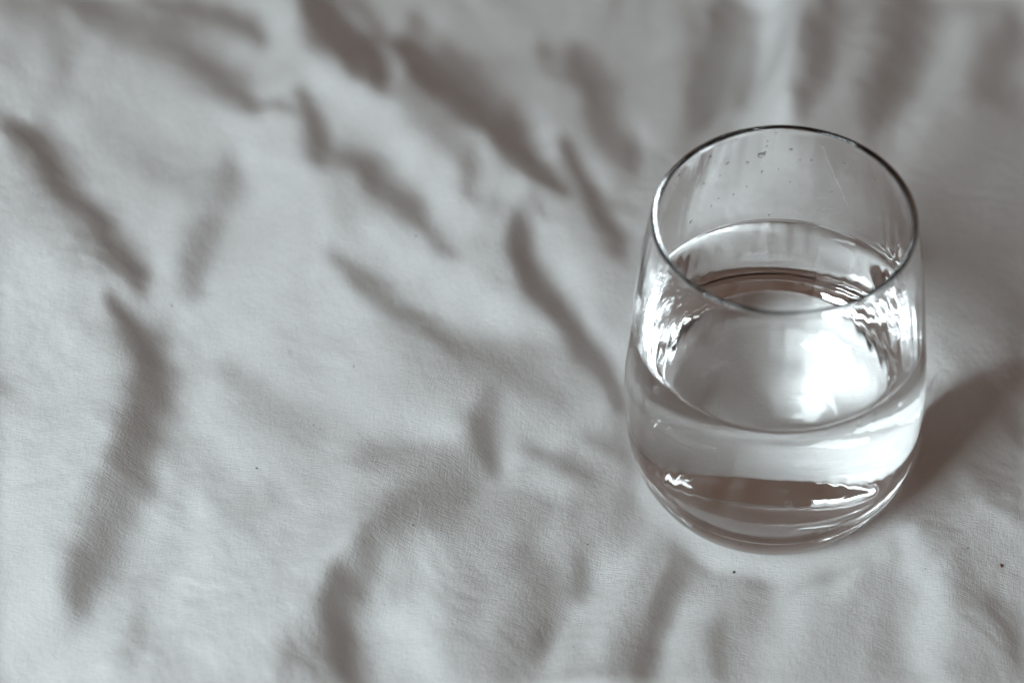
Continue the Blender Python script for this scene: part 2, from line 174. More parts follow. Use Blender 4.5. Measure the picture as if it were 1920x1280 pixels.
5 0 -1 -2 -1 -2 -2 -3 -2 -3 -3 -4 -4 -4 -4 -3 -4 -2 -1 -2 0 1 0 1 2 1 1 1 1 1 1 1 0 0 1 -1 0 0 -1 -1 -1 -1 -1 -1 -1 -2 0 -2 -1 -2 -1 -1 0 -1 0 0 0 1 1 2 2 2 2 1 0 0 -2 0 -2 -2 -1 -2 -2 -1 -2 -2 -1 -2 -1 0 0 2 1 2 2 4 3 4 5 4 4 5 5 3 3 2 2 0 1 1 1 2 1 2 1 1 -2 -3 -5 -4 -5 -1 2 4 5 5 5 4 4 2 2 1 1 1 3 2 2 2 1 0 -1 -1 -3 -5 -6 -5 -4 -3 -2 0 -1 0 0 0 -1 1 -1 1 0 0 0 0 0 0 0 0 0 1 0 0 0 0 0 0 0 0 0 0 0 0 0 -1 1 0 0 0 0 0 0 1
7 -1 -1 -1 -1 -2 -2 -2 -4 -2 -4 -4 -4 -4 -5 -4 -3 -4 -2 -1 -1 0 2 1 1 1 2 1 2 1 1 1 1 0 0 0 0 -1 0 -1 -1 -2 0 -1 -2 -1 -2 -1 -2 -1 -2 -1 -1 -1 0 0 1 0 1 2 2 2 3 2 2 -1 0 -3 -2 -1 -2 -1 -2 -3 -1 -3 -2 -1 -1 -1 -1 0 1 3 3 3 4 4 4 6 5 4 5 5 4 3 1 1 0 1 0 1 3 2 3 1 0 -3 -5 -8 -6 -4 0 4 7 6 7 5 4 3 1 0 1 0 1 4 3 2 2 0 0 -2 -3 -7 -6 -6 -5 -2 -1 0 -1 1 0 0 0 0 1 -1 0 0 0 1 0 0 0 0 0 0 0 0 0 0 0 0 0 0 1 0 0 0 0 0 -1 1 0 0 0 0 0 0
8 0 -1 -1 -2 -1 -2 -2 -2 -4 -3 -4 -5 -5 -5 -5 -5 -3 -4 -2 0 0 0 2 1 3 2 2 1 2 1 1 1 1 0 1 -1 0 -2 -1 -1 0 -2 -1 -1 -1 -2 -2 -1 -2 -1 -2 -2 -1 -1 1 -1 1 1 1 2 3 3 5 2 2 -3 -2 -2 -2 -2 -2 -2 -2 -2 -2 -3 -3 -2 -1 0 -1 1 1 2 4 4 4 5 5 6 6 6 6 4 4 3 1 0 -1 1 0 2 4 3 4 2 -1 -6 -9 -10 -9 -3 4 6 9 7 7 5 4 0 -2 -3 0 0 2 4 5 3 2 -1 -3 -6 -6 -6 -5 -3 -1 0 0 1 0 0 0 1 -1 0 1 1 0 0 -1 1 -1 1 0 0 0 0 0 0 0 1 0 0 0 -1 0 1 0 0 0 0 0 0 0 0 0 0 0
10 -1 -1 0 -1 -1 -2 -2 -3 -3 -3 -5 -4 -5 -6 -6 -6 -5 -4 -3 -2 -1 2 1 3 2 2 3 2 2 1 1 1 2 1 -1 1 -1 0 -1 -1 -2 -1 -1 -1 -2 -1 -2 -2 -2 -2 -2 -1 -2 -1 -1 0 0 2 0 2 3 4 5 6 2 0 -4 -4 -3 -2 -1 -2 -2 -3 -3 -2 -2 -3 -2 -2 0 0 1 3 2 4 5 5 6 6 6 7 6 7 4 3 1 0 0 -1 1 3 4 7 6 4 0 -6 -11 -14 -12 -7 1 6 6 8 8 7 3 -2 -4 -5 -4 0 3 4 6 6 2 -1 -5 -6 -4 -5 -3 -1 -1 1 1 2 0 1 0 0 1 1 -1 0 0 1 0 0 1 0 0 0 0 0 0 1 0 -1 0 0 1 0 0 -1 1 0 0 0 -1 1 0 0 0 0 0
11 0 0 -2 0 -2 0 -2 -2 -3 -4 -4 -5 -6 -6 -6 -7 -7 -6 -4 -3 0 0 3 2 3 4 2 3 2 1 3 1 0 2 1 0 0 -1 -1 -2 -1 -2 -1 -1 -1 -2 -1 -3 -2 -2 -2 -3 -1 -2 -1 0 0 0 2 1 2 3 6 9 7 1 -3 -7 -4 -2 -1 0 -2 -2 -2 -3 -3 -1 -3 -1 -1 0 2 1 2 3 4 5 5 5 6 6 7 8 6 3 2 -1 -1 2 3 3 5 7 8 6 -2 -12 -16 -16 -13 -7 0 4 7 6 8 5 1 -1 -3 -4 -2 -1 1 4 4 3 2 -2 -2 -2 -3 -2 -3 -1 2 2 2 0 2 0 1 1 0 0 1 0 1 -1 1 0 0 0 0 1 0 0 0 0 0 0 1 0 -1 0 1 0 -1 0 1 0 0 -1 1 0 0 0 0
12 0 0 0 -1 -1 -1 -2 -2 -2 -3 -4 -5 -5 -7 -8 -8 -8 -8 -6 -4 -2 1 2 4 4 3 4 3 2 3 1 2 2 1 2 1 0 -1 -2 -1 -3 0 -2 -1 -1 -1 -2 -2 -3 -3 -2 -2 -2 -2 -2 -1 1 1 2 0 1 2 5 10 11 5 -4 -5 -4 1 1 1 1 0 0 0 1 -2 0 0 0 0 -1 0 0 -1 1 1 3 3 3 4 5 6 6 6 1 1 2 2 5 3 2 1 3 -1 -10 -17 -21 -17 -9 3 10 10 6 4 2 2 1 3 3 3 0 -1 -2 -2 -3 -2 0 2 1 2 2 -1 -1 -1 -1 1 1 3 1 1 1 1 1 0 0 1 0 1 0 0 0 0 1 -1 0 1 0 0 0 0 0 0 1 0 -1 1 0 0 -1 1 0 0 0 0 0 0 0
13 0 0 0 0 0 -2 -1 -1 -2 -4 -2 -5 -6 -6 -8 -9 -11 -9 -9 -7 -3 0 2 5 4 6 5 3 4 3 1 2 2 1 2 1 1 0 -1 -2 -2 -3 -1 -1 0 -1 0 -1 -2 -2 -2 -2 -1 -1 -2 0 -1 2 1 2 0 0 2 6 8 4 0 1 6 7 7 5 3 4 3 3 1 2 1 -1 0 -1 -4 -5 -6 -3 -4 -1 -2 -1 -1 -1 0 1 5 6 8 6 4 4 -1 -6 -8 -11 -12 -14 -12 -11 -8 -7 1 12 17 15 5 -1 -3 -1 5 10 9 7 2 -3 -5 -8 -7 -3 -1 3 5 5 2 1 -2 -3 -2 -1 1 1 2 2 1 0 1 1 1 0 0 1 0 0 1 0 0 0 1 -1 1 0 0 0 0 0 0 0 1 -1 0 1 0 -1 1 0 -1 1 0 0 -1
15 0 0 0 0 -1 0 0 -2 -2 -1 -4 -4 -5 -7 -8 -10 -10 -12 -12 -10 -7 -2 3 4 8 6 6 6 4 3 3 1 1 3 2 3 2 2 0 -2 -2 -1 -1 1 1 2 1 2 2 0 0 2 0 0 1 -2 -1 -1 1 1 -1 -1 -1 -4 -6 -4 4 13 17 15 9 6 7 5 4 3 1 2 1 0 -3 -5 -6 -9 -6 -6 -3 -4 -4 -5 -6 -7 -7 -3 3 9 11 11 8 -2 -9 -16 -20 -20 -22 -19 -8 5 9 11 13 15 13 5 1 -1 -2 3 8 10 11 8 4 -1 -6 -8 -6 -6 -3 1 4 3 4 1 -1 -4 -4 -3 0 2 1 1 2 2 0 1 1 0 1 0 1 0 0 1 0 1 -1 1 0 -1 1 0 0 1 -1 1 -1 1 0 -1 1 0 -1 1 0 -1 1 0 0
16 0 0 1 -1 1 -1 -1 0 -1 -2 -2 -3 -5 -6 -8 -10 -12 -14 -15 -14 -10 -5 2 7 8 9 8 8 6 4 3 3 2 2 3 4 5 4 4 3 2 2 3 2 4 5 5 5 5 4 3 1 2 0 -2 -3 -4 -5 -5 -3 -1 -1 -5 -9 -10 -5 5 12 11 10 8 7 6 4 4 2 3 1 0 -1 -3 -6 -6 -4 -3 -3 -5 -6 -6 -8 -8 -10 -9 -6 -2 2 8 9 4 0 -9 -13 -16 -19 -21 -20 -12 -2 11 19 25 19 7 1 3 4 6 6 6 7 8 8 5 2 -2 -4 -7 -8 -7 -5 -1 4 5 4 0 -4 -6 -3 -1 1 2 2 2 1 1 1 1 1 0 1 0 1 0 0 0 0 1 0 0 1 0 0 0 0 0 0 0 0 0 1 -1 1 0 0 0 0 0 0 0
16 1 1 0 0 0 1 0 -1 -1 -1 -1 -3 -3 -5 -7 -9 -13 -14 -16 -16 -14 -6 2 8 10 11 11 10 8 7 5 3 2 3 3 6 7 9 9 9 7 5 4 4 3 4 5 5 5 4 3 1 -3 -3 -5 -6 -7 -7 -7 -6 -4 -5 -7 -7 -3 6 7 1 -1 -2 3 6 5 5 4 3 3 1 1 -3 -3 -3 0 1 -1 -4 -5 -7 -8 -8 -11 -9 -8 -9 -9 -5 -4 -1 2 0 0 -4 -8 -13 -17 -18 -17 -7 2 15 21 15 8 8 9 11 10 7 6 4 5 5 5 4 1 -1 -5 -7 -9 -6 -2 1 4 5 1 -4 -5 -3 0 1 3 3 1 1 2 1 1 1 1 0 1 0 1 0 1 0 0 0 0 0 0 1 0 0 0 0 1 -1 1 -1 1 -1 1 -1 1 0 -1 1 0
18 0 0 1 1 1 -1 1 0 0 0 -2 -1 -3 -3 -6 -8 -11 -12 -14 -12 -9 -3 3 8 9 11 11 11 11 8 6 3 3 1 2 2 6 8 10 10 9 5 4 2 3 1 1 2 2 4 2 0 -3 -5 -5 -7 -7 -9 -7 -7 -7 -7 -6 -2 3 8 6 -1 -6 -7 0 3 5 5 4 3 2 2 -1 0 0 3 2 1 -2 -4 -6 -6 -9 -10 -9 -8 -8 -10 -12 -12 -10 -10 -10 -8 -6 -4 -6 -9 -7 -1 4 7 10 10 2 -1 1 8 11 8 6 8 7 7 3 2 2 3 4 3 1 -2 -2 -4 -3 -2 2 2 1 -4 -6 -3 2 3 3 2 3 2 2 1 1 1 1 1 0 1 0 1 0 0 1 0 0 1 0 0 0 0 0 0 0 1 -1 1 -1 1 -1 1 -1 1 0 0 0
18 1 1 0 1 0 2 0 0 1 -1 1 -1 -1 -3 -3 -6 -7 -9 -8 -5 -2 1 3 4 5 7 9 11 9 8 6 5 3 1 0 0 0 2 4 4 5 5 3 5 2 1 0 0 1 1 1 1 1 -1 -4 -5 -8 -7 -8 -6 -6 -5 -2 -2 1 4 4 0 -5 -4 -2 1 3 3 3 4 3 2 2 2 3 2 1 -1 -2 -3 -5 -7 -10 -11 -9 -7 -7 -9 -12 -15 -16 -20 -24 -22 -15 -8 -4 2 10 22 27 27 21 9 -5 -14 -12 -5 -1 0 0 2 7 5 5 4 4 5 5 6 6 7 5 3 1 0 -3 -3 -7 -6 -6 -4 0 4 4 4 3 2 2 2 0 2 1 0 1 1 0 0 1 0 0 1 0 0 0 0 0 0 1 0 0 0 0 0 1 -1 1 -1 1 -1 1 -1 1
19 1 1 1 1 1 0 1 1 0 1 0 1 0 -1 -2 -2 -4 -4 -2 -3 0 -1 -1 -2 0 2 6 8 10 10 8 8 5 3 1 -1 -3 -2 -2 1 2 5 5 3 2 2 -1 -1 -3 -3 0 2 3 3 2 -1 -4 -7 -7 -8 -4 -3 -3 -3 -1 -1 2 1 0 -2 -2 0 0 2 3 4 3 3 3 3 2 1 0 -2 -2 -2 -5 -9 -10 -10 -7 -7 -6 -8 -13 -19 -24 -29 -30 -24 -12 0 8 15 23 28 31 25 20 11 0 -10 -17 -18 -13 -8 -6 -4 -4 0 2 7 9 11 10 10 11 10 12 10 5 -3 -9 -11 -10 -8 -7 -4 -1 3 5 4 2 4 1 2 2 0 1 1 1 1 1 0 0 1 0 0 1 0 0 1 0 0 0 0 0 0 1 -1 0 1 -1 1 0 0 0 0 -1
20 1 1 0 2 0 2 0 2 1 1 1 0 1 1 0 0 0 0 -1 0 -3 -6 -9 -7 -4 0 3 7 10 11 13 10 8 5 2 -1 -2 -3 0 0 3 4 3 3 1 -1 0 -3 -3 -2 -3 -1 2 4 6 3 1 -4 -7 -8 -7 -6 -4 -3 -2 1 2 3 2 0 -2 -2 1 2 3 1 0 1 1 2 2 3 1 -1 -5 -6 -8 -9 -6 -3 -5 -8 -10 -12 -15 -21 -26 -27 -21 -13 -4 8 17 21 23 25 20 17 12 11 5 -6 -15 -18 -15 -13 -8 -6 -4 -3 1 3 7 7 9 11 13 14 13 8 -1 -9 -11 -11 -6 -4 -4 -6 -2 3 4 5 4 2 3 1 2 1 1 1 1 0 1 1 0 1 0 1 0 -1 1 0 0 1 0 0 0 0 0 1 -1 0 1 0 -1 1 -1 1 0
20 1 1 2 0 2 1 2 0 2 1 1 2 2 1 2 2 2 1 2 0 -3 -7 -11 -11 -8 -5 -1 4 9 12 13 12 11 10 5 1 -2 -2 -2 0 -1 -1 1 0 3 3 2 0 0 -2 -3 -3 0 2 4 7 3 -1 -6 -7 -10 -6 -5 -2 0 0 2 4 2 0 -2 -2 0 2 1 0 -2 -3 -2 1 3 4 2 -3 -9 -12 -9 -5 0 -1 -5 -10 -13 -13 -14 -17 -21 -17 -12 -4 7 14 15 16 16 15 15 12 11 7 3 -4 -11 -13 -14 -11 -8 -4 2 5 4 2 0 -2 0 4 7 9 5 0 -6 -6 -5 -3 -1 1 -3 -5 -3 1 5 4 4 3 2 2 1 3 1 1 0 1 1 0 1 0 1 0 0 1 0 0 1 -1 0 1 0 0 0 0 1 0 -1 0 1 -1 1 -1 1
20 2 1 1 1 2 1 1 2 1 2 2 2 1 3 3 2 4 4 4 3 0 -6 -9 -13 -13 -11 -7 -1 6 10 12 14 13 11 9 3 0 -1 -2 -7 -8 -5 -1 5 5 4 2 4 3 1 -2 -2 -3 1 3 5 5 3 -2 -5 -5 -7 -6 -5 -4 -1 1 2 2 0 -1 -2 0 1 1 -1 -2 -5 -4 -3 0 1 2 -2 -6 -9 -10 -8 -7 -4 -5 -6 -7 -10 -12 -15 -14 -12 -5 7 17 17 13 9 7 7 9 10 6 2 -1 -3 -5 -9 -10 -9 -5 -1 2 5 9 6 3 -1 -3 -5 -2 -3 -6 -7 -2 3 3 1 0 0 -3 -5 -3 1 3 4 4 2 3 2 2 0 2 1 1 1 0 1 1 0 0 0 1 1 0 0 0 0 1 -1 1 0 0 0 0 0 1 -1 0 1 -1 1 0
21 1 1 1 2 1 2 2 2 1 2 2 2 2 3 3 5 4 6 6 6 3 -1 -9 -14 -16 -17 -13 -8 -1 7 11 13 13 9 6 4 3 2 -1 -7 -8 -4 4 5 3 2 4 5 5 3 1 -3 -3 -2 0 4 7 7 6 1 -3 -6 -9 -10 -8 -4 -1 1 3 1 0 -1 -3 -1 -1 0 0 -3 -6 -8 -6 0 3 5 3 -3 -11 -16 -18 -15 -8 -3 -2 -7 -11 -11 -8 -3 8 20 20 15 10 5 0 -1 1 4 3 -1 -3 -4 -2 -5 -5 -5 -2 -2 -3 2 5 10 9 8 2 -2 -8 -12 -11 -7 0 3 3 2 0 -1 0 -3 -3 -1 1 2 2 3 1 2 1 2 1 1 2 0 1 1 0 1 1 0 0 0 0 1 0 1 -1 1 -1 1 0 0 0 0 0 1 0 -1 1 0 -1
21 1 1 2 2 1 1 2 2 2 2 2 3 3 2 4 3 6 7 8 9 7 1 -7 -13 -18 -18 -19 -17 -10 -4 5 8 4 1 1 4 7 8 3 1 2 6 9 3 -1 2 7 9 8 7 3 -2 -6 -7 -3 1 7 11 11 8 2 -5 -11 -11 -10 -8 -4 0 1 4 0 -1 -4 -6 -5 -1 1 1 -4 -6 -5 -2 3 3 3 -3 -8 -12 -16 -19 -19 -14 -11 -8 -6 0 6 15 24 24 15 6 3 2 -1 -5 -4 -1 -1 -3 -4 -2 -2 -1 -3 0 -1 -2 -3 -2 0 3 8 11 10 3 -5 -10 -12 -7 -4 0 2 3 5 4 2 1 -3 -5 -4 -2 0 1 1 2 2 1 1 1 1 1 1 1 0 0 1 0 1 0 1 -1 1 0 1 -1 1 0 0 0 0 0 0 0 0 1 0 -1 1
21 1 2 2 1 2 2 1 2 3 2 2 2 3 3 3 5 5 5 9 8 8 4 -3 -8 -13 -18 -21 -23 -24 -20 -14 -11 -12 -8 3 8 9 9 9 13 16 17 12 6 1 3 9 13 15 11 6 1 -2 -6 -9 -3 4 11 14 11 4 -3 -7 -10 -10 -9 -6 -2 1 3 1 -3 -6 -11 -9 -6 1 10 10 2 -5 -8 -7 -6 -11 -9 -6 -5 -7 -19 -25 -24 -16 -5 4 12 21 28 28 17 7 0 2 2 1 -3 -5 -5 -3 -5 -4 -2 0 0 0 0 0 -1 -1 -2 -5 -4 0 5 8 4 0 -3 -3 -6 -4 -3 1 5 9 9 7 4 -3 -9 -9 -6 -3 0 2 0 1 2 1 1 0 2 0 1 1 1 -1 2 0 0 0 1 -1 1 0 1 0 -1 1 0 0 1 0 0 -1 0 0 1 0
22 1 1 1 2 1 2 3 1 2 3 3 2 3 4 3 3 4 5 5 8 7 4 2 -2 -6 -11 -16 -24 -29 -31 -33 -33 -27 -14 -2 5 6 5 11 17 20 21 18 14 10 6 6 11 12 14 13 16 12 1 -7 -8 -1 8 10 8 3 1 -1 -3 -7 -9 -8 -5 0 1 1 -4 -8 -11 -13 -9 3 11 14 4 -9 -8 -7 -12 -16 -17 -13 -9 -12 -16 -18 -13 -6 3 10 19 26 30 20 8 0 3 3 3 1 -2 -7 -7 -5 -2 -3 -1 -1 0 1 1 1 1 2 -3 -6 -8 -5 0 1 2 0 2 1 2 -2 -1 0 6 7 8 10 6 -1 -8 -11 -7 -5 -2 0 1 1 0 1 2 1 0 1 1 0 1 1 0 0 1 0 0 1 0 0 0 0 1 0 0 0 0 0 0 1 0 0 -1 0
21 2 1 2 1 2 2 2 3 2 2 2 4 3 2 4 3 3 3 3 3 6 7 6 2 0 -4 -10 -16 -23 -27 -33 -35 -27 -20 -17 -11 -8 -3 3 9 13 12 13 17 20 15 8 2 2 7 21 31 31 18 2 -5 -4 1 1 -1 0 7 10 6 -1 -8 -12 -8 -5 -2 -2 -4 -7 -8 -12 -12 -11 -12 -15 -13 3 19 21 3 -12 -19 -21 -21 -16 -7 4 9 9 9 11 15 20 17 7 0 0 2 3 1 -1 -5 -7 -6 -5 -2 -1 0 2 2 0 2 2 2 -2 -4 -3 -4 -4 -2 -2 -4 -3 1 4 2 3 1 2 3 6 8 8 6 -2 -7 -9 -7 -4 -3 -1 0 1 1 1 0 1 1 1 0 1 1 1 0 0 1 0 1 0 0 0 1 0 0 -1 1 0 0 0 0 0 0 0 1 0
21 1 2 1 2 3 1 2 2 3 2 3 3 3 4 3 3 2 2 1 4 7 10 8 5 1 -2 -6 -10 -15 -18 -20 -18 -18 -19 -22 -23 -20 -15 -12 -6 -6 -6 -2 10 21 23 17 5 -4 -3 12 27 32 27 21 10 5 -3 -6 -8 2 9 15 11 4 -5 -10 -13 -9 -6 -5 -5 -5 -9 -11 -17 -30 -40 -38 -11 25 50 38 10 -9 -16 -22 -21 -9 4 15 20 21 18 16 10 6 2 0 -4 -3 -3 -3 -2 -2 -3 -4 -7 -4 -4 1 3 5 3 2 1 2 -1 -4 -4 -2 1 0 -4 -7 -7 -4 -1 2 6 4 1 0 1 5 7 8 3 -2 -6 -6 -6 -4 -1 -1 0 0 1 0 2 1 0 1 1 1 0 0 1 1 -1 1 0 0 0 1 0 0 0 1 0 0 0 0 0 1 0 0 -1 0
21 1 2 2 1 2 2 2 2 2 4 3 2 4 3 4 4 3 2 1 3 7 10 11 7 0 -3 -5 -6 -8 -12 -11 -9 -9 -13 -16 -20 -20 -23 -20 -19 -17 -18 -17 -7 6 16 17 15 9 -1 -6 -3 5 19 28 29 19 7 -1 1 5 9 11 13 7 2 -5 -9 -13 -11 -9 -8 -10 -11 -15 -21 -31 -33 -14 16 37 33 11 -3 -3 -7 -12 -8 0 12 16 17 21 23 17 10 2 -3 -3 -3 -7 -9 -6 -3 -2 -3 -5 -5 -5 -1 3 6 3 2 3 2 0 -3 -4 -2 1 0 -3 -8 -7 -6 -4 -4 2 4 6 4 1 0 -1 3 6 1 -4 -5 -3 -1 1 -1 0 -1 1 1 1 0 1 2 0 0 1 0 1 0 1 1 0 0 1 0 0 0 0 1 0 0 0 0 0 1 -1 0 0 1 0
21 1 2 1 2 1 3 2 3 2 2 3 4 3 4 4 4 4 3 3 1 3 7 8 6 2 -2 -2 -2 -5 -6 -6 -6 -4 -7 -12 -15 -18 -19 -19 -17 -17 -18 -19 -17 -13 -8 -2 10 14 11 -5 -19 -20 -7 12 22 21 19 16 17 15 11 6 7 9 10 8 -2 -8 -13 -15 -16 -15 -15 -15 -19 -15 -1 18 26 13 -14 -23 -6 12 14 10 10 16 18 15 13 11 11 13 8 3 0 -4 -5 -8 -9 -8 -6 -5 -4 -3 -3 -2 2 4 3 2 2 3 4 -1 -3 -3 -1 -2 -3 -7 -8 -6 -3 -4 -3 -2 2 4 8 7 2 0 1 -3 -6 -8 -4 1 4 3 2 0 2 0 1 1 1 0 1 1 1 0 1 0 1 0 0 1 0 0 1 0 0 1 -1 0 0 1 0 0 0 0 0 0 0 0
20 2 1 2 2 2 2 2 2 3 3 2 3 4 4 4 5 5 4 2 -1 -4 -4 0 3 4 3 3 3 2 1 -2 -3 -3 -3 -7 -10 -12 -13 -13 -14 -12 -14 -14 -14 -18 -22 -21 -12 4 9 2 -13 -22 -21 -13 -2 7 12 17 20 17 12 10 8 11 13 13 9 -1 -10 -17 -19 -15 -10 -6 -1 7 21 27 16 -12 -37 -33 -4 17 24 29 33 30 22 12 4 0 0 3 6 3 -1 -2 -6 -7 -8 -12 -12 -9 -3 0 2 2 3 2 0 1 5 5 3 0 -2 -2 -3 -4 -6 -8 -7 -6 -4 -3 -3 -4 -2 4 7 9 8 4 -2 -5 -9 -7 -5 0 3 4 4 3 1 1 1 1 0 2 0 1 0 1 1 1 0 0 1 0 1 0 0 0 0 0 1 0 0 0 0 0 0 0 1 0 0 0
20 2 1 2 2 1 2 2 3 2 3 3 3 3 4 5 5 5 4 3 -2 -8 -12 -11 -5 0 4 8 6 6 3 1 1 4 3 2 -1 -4 -5 -7 -9 -12 -13 -13 -14 -14 -16 -18 -18 -14 -9 -7 -9 -15 -17 -17 -15 -11 -5 -1 -1 3 9 13 14 14 14 10 5 0 -5 -8 -10 -7 3 14 20 24 24 23 11 -6 -15 -10 -2 5 17 31 34 25 14 5 -3 -7 -6 -2 1 3 0 -3 -5 -7 -10 -14 -14 -10 -5 2 4 5 2 -2 0 4 6 6 3 -1 -2 -3 -2 -3 -6 -5 -8 -9 -7 -4 -4 -4 -3 -1 4 6 7 5 2 -2 -1 -2 -4 -4 -2 1 4 3 3 2 1 1 2 0 1 1 1 0 0 1 0 1 0 1 0 0 0 1 0 0 0 1 0 0 0 1 -1 1 -1 0 0 0
20 1 2 1 1 3 2 2 2 3 2 4 3 3 4 3 5 6 5 3 1 -6 -11 -14 -12 -8 -2 0 1 1 1 3 7 10 12 9 8 6 3 -2 -5 -8 -9 -11 -13 -13 -8 -8 -13 -20 -24 -22 -15 -6 -1 -3 -10 -19 -23 -20 -16 -6 3 6 4 6 5 3 3 3 4 3 2 5 16 23 24 20 19 13 10 12 15 15 10 5 13 20 19 10 3 -1 -6 -9 -10 -6 0 0 0 -3 -4 -5 -9 -11 -12 -13 -8 0 4 3 -1 -1 2 5 7 5 1 0 -3 -2 -2 -4 -3 -6 -7 -9 -10 -8 -4 -4 -3 -2 1 4 3 2 1 3 5 4 -2 -7 -5 0 3 5 3 3 1 2 1 1 0 1 1 0 1 0 1 0 1 -1 1 1 0 0 0 1 -1 0 1 0 0 0 0 0 0 1 0 0
19 2 1 1 3 1 2 3 2 3 3 2 3 3 4 4 5 4 6 4 3 0 -4 -6 -10 -9 -11 -12 -9 -4 2 6 9 11 11 12 11 7 4 0 -3 -3 -2 -3 -9 -8 -7 -4 -8 -15 -21 -22 -16 -6 6 10 1 -14 -26 -29 -19 -5 1 -8 -15 -16 -11 -1 8 15 17 14 13 20 23 16 4 2 3 4 6 17 23 21 17 15 16 16 7 1 0 -1 -2 -8 -11 -8 -5 0 1 -2 -4 -7 -8 -7 -10 -10 -7 -3 0 -2 -1 2 4 5 2 2 2 1 0 -3 -7 -6 -6 -3 -5 -8 -7 -6 -6 -4 -4 -2 0 1 3 1 2 1 4 2 -1 -5 -5 -1 4 5 4 3 3 1 1 1 2 0 0 2 0 0 1 0 0 1 0 0 1 0 0 0 1 0 -1 1 0 0 0 0 1 -1 0 0
19 1 1 3 1 2 2 2 3 2 2 4 3 3 3 4 3 5 4 6 3 3 0 -3 -3 -3 -6 -11 -10 -4 2 7 5 3 5 8 9 8 2 -1 -2 -2 -2 -1 -3 -5 -4 -3 -6 -8 -6 -6 -7 -4 -1 1 -2 -8 -16 -20 -13 -7 -7 -9 -14 -19 -15 -7 6 12 14 16 25 30 25 9 -3 -8 -9 -10 -5 4 14 16 15 17 16 10 2 -1 2 8 6 -1 -9 -11 -6 -1 2 2 -3 -8 -9 -7 -6 -6 -4 -4 -4 -3 -1 3 2 0 0 0 3 5 3 -5 -11 -12 -8 -8 -5 -4 -4 -2 -3 -2 -2 -1 0 2 2 3 2 1 -3 -3 -4 -5 -6 2 5 7 6 4 2 2 2 1 0 1 1 0 1 1 0 1 0 0 0 0 0 1 1 -1 0 0 1 -1 1 0 1 -1 0 0 1 0
19 0 2 1 2 2 2 2 2 3 3 3 3 3 3 3 4 3 5 3 3 0 -2 -3 2 4 3 1 -3 -1 1 1 0 -1 2 5 7 7 4 2 -2 -5 -5 -6 -4 -5 -6 -5 -5 -1 3 7 4 -2 -9 -15 -12 -7 -3 2 -3 -11 -12 -6 -1 -1 -2 -2 -5 -5 -2 9 20 25 19 12 7 2 -10 -18 -18 -12 -6 -2 3 10 11 4 0 0 7 14 14 8 1 -6 -6 -3 2 3 2 -1 -4 -5 -4 -3 -4 -5 -6 -2 1 -1 -1 -4 -4 0 4 7 3 -3 -9 -12 -13 -11 -12 -5 -1 0 2 4 5 4 1 -1 1 2 1 0 -4 -6 -8 -8 -4 0 7 7 6 4 3 2 2 1 1 1 1 0 1 0 0 0 1 0 1 0 0 0 0 1 0 0 0 0 0 0 0 1 -1 1 -1 0
18 2 1 1 1 2 2 2 3 2 3 3 3 4 3 3 3 3 1 2 1 -1 -2 2 4 6 8 7 5 1 -2 -2 0 2 3 4 5 4 5 2 -1 -5 -7 -9 -8 -9 -9 -9 -6 -3 4 8 8 -1 -11 -15 -12 -1 8 9 2 -7 -11 -3 4 9 10 4 -6 -11 -10 -2 4 6 8 13 17 13 1 -13 -22 -26 -26 -22 -12 -3 2 4 4 5 7 8 15 18 15 6 -2 -2 0 2 3 5 6 4 1 -4 -6 -7 -3 -2 -2 -2 -4 -5 -4 0 2 2 2 -1 -5 -9 -12 -15 -13 -10 -3 1 6 11 12 10 3 -1 -3 -2 -3 -3 -2 -4 -3 -5 -5 -2 0 4 4 4 3 3 1 1 2 0 1 1 -1 1 0 1 0 1 -1 1 0 0 0 0 0 1 0 0 0 0 0 0 1 -1 1 0
17 1 1 2 2 1 2 2 2 3 3 3 4 3 3 4 2 2 2 -1 -1 1 4 4 3 3 6 9 10 4 0 -2 0 3 4 4 4 6 6 3 1 -3 -6 -8 -11 -12 -11 -10 -7 -3 2 4 1 0 -5 -8 -5 0 5 6 6 -1 -4 -3 3 9 9 5 0 -5 -6 -8 -10 -12 -6 9 20 18 9 -4 -16 -28 -35 -30 -21 -15 -10 -2 4 7 2 2 5 16 24 20 11 3 2 4 3 6 12 12 7 -1 -7 -6 -4 -3 -1 -3 -5 -5 -4 -3 -2 -1 0 -3 -6 -9 -9 -11 -11 -10 -8 0 8 13 15 11 9 5 -1 -7 -8 -9 -3 3 3 0 -5 -7 -3 -2 2 3 3 1 2 1 1 1 0 0 1 0 1 0 0 0 1 0 0 0 0 0 1 -1 1 0 0 0 0 0 0 1 -1 0
17 1 2 0 1 3 1 2 3 2 3 3 3 4 4 3 4 2 1 0 1 3 5 3 1 1 5 10 8 6 1 -1 -1 -2 0 4 8 11 11 10 6 3 -3 -6 -9 -11 -11 -8 -4 -3 -4 -4 -5 -5 -5 -5 -5 -4 1 6 8 7 4 -1 0 4 4 4 2 1 -3 -9 -14 -18 -11 1 14 16 12 6 -6 -18 -24 -22 -19 -20 -18 -13 -5 -3 -4 -8 -5 2 12 18 16 13 14 12 9 7 9 11 10 6 0 -2 -2 -3 -2 -1 -5 -6 -5 -5 -6 -4 -4 -6 -9 -10 -9 -6 -5 -6 -6 -2 5 10 11 14 13 10 4 -3 -11 -10 -7 -2 0 -1 -1 -3 -4 -1 0 1 1 2 1 1 0 1 1 0 1 0 0 0 1 0 0 0 0 0 1 0 0 0 0 0 0 0 1 0 -1 0 1 0
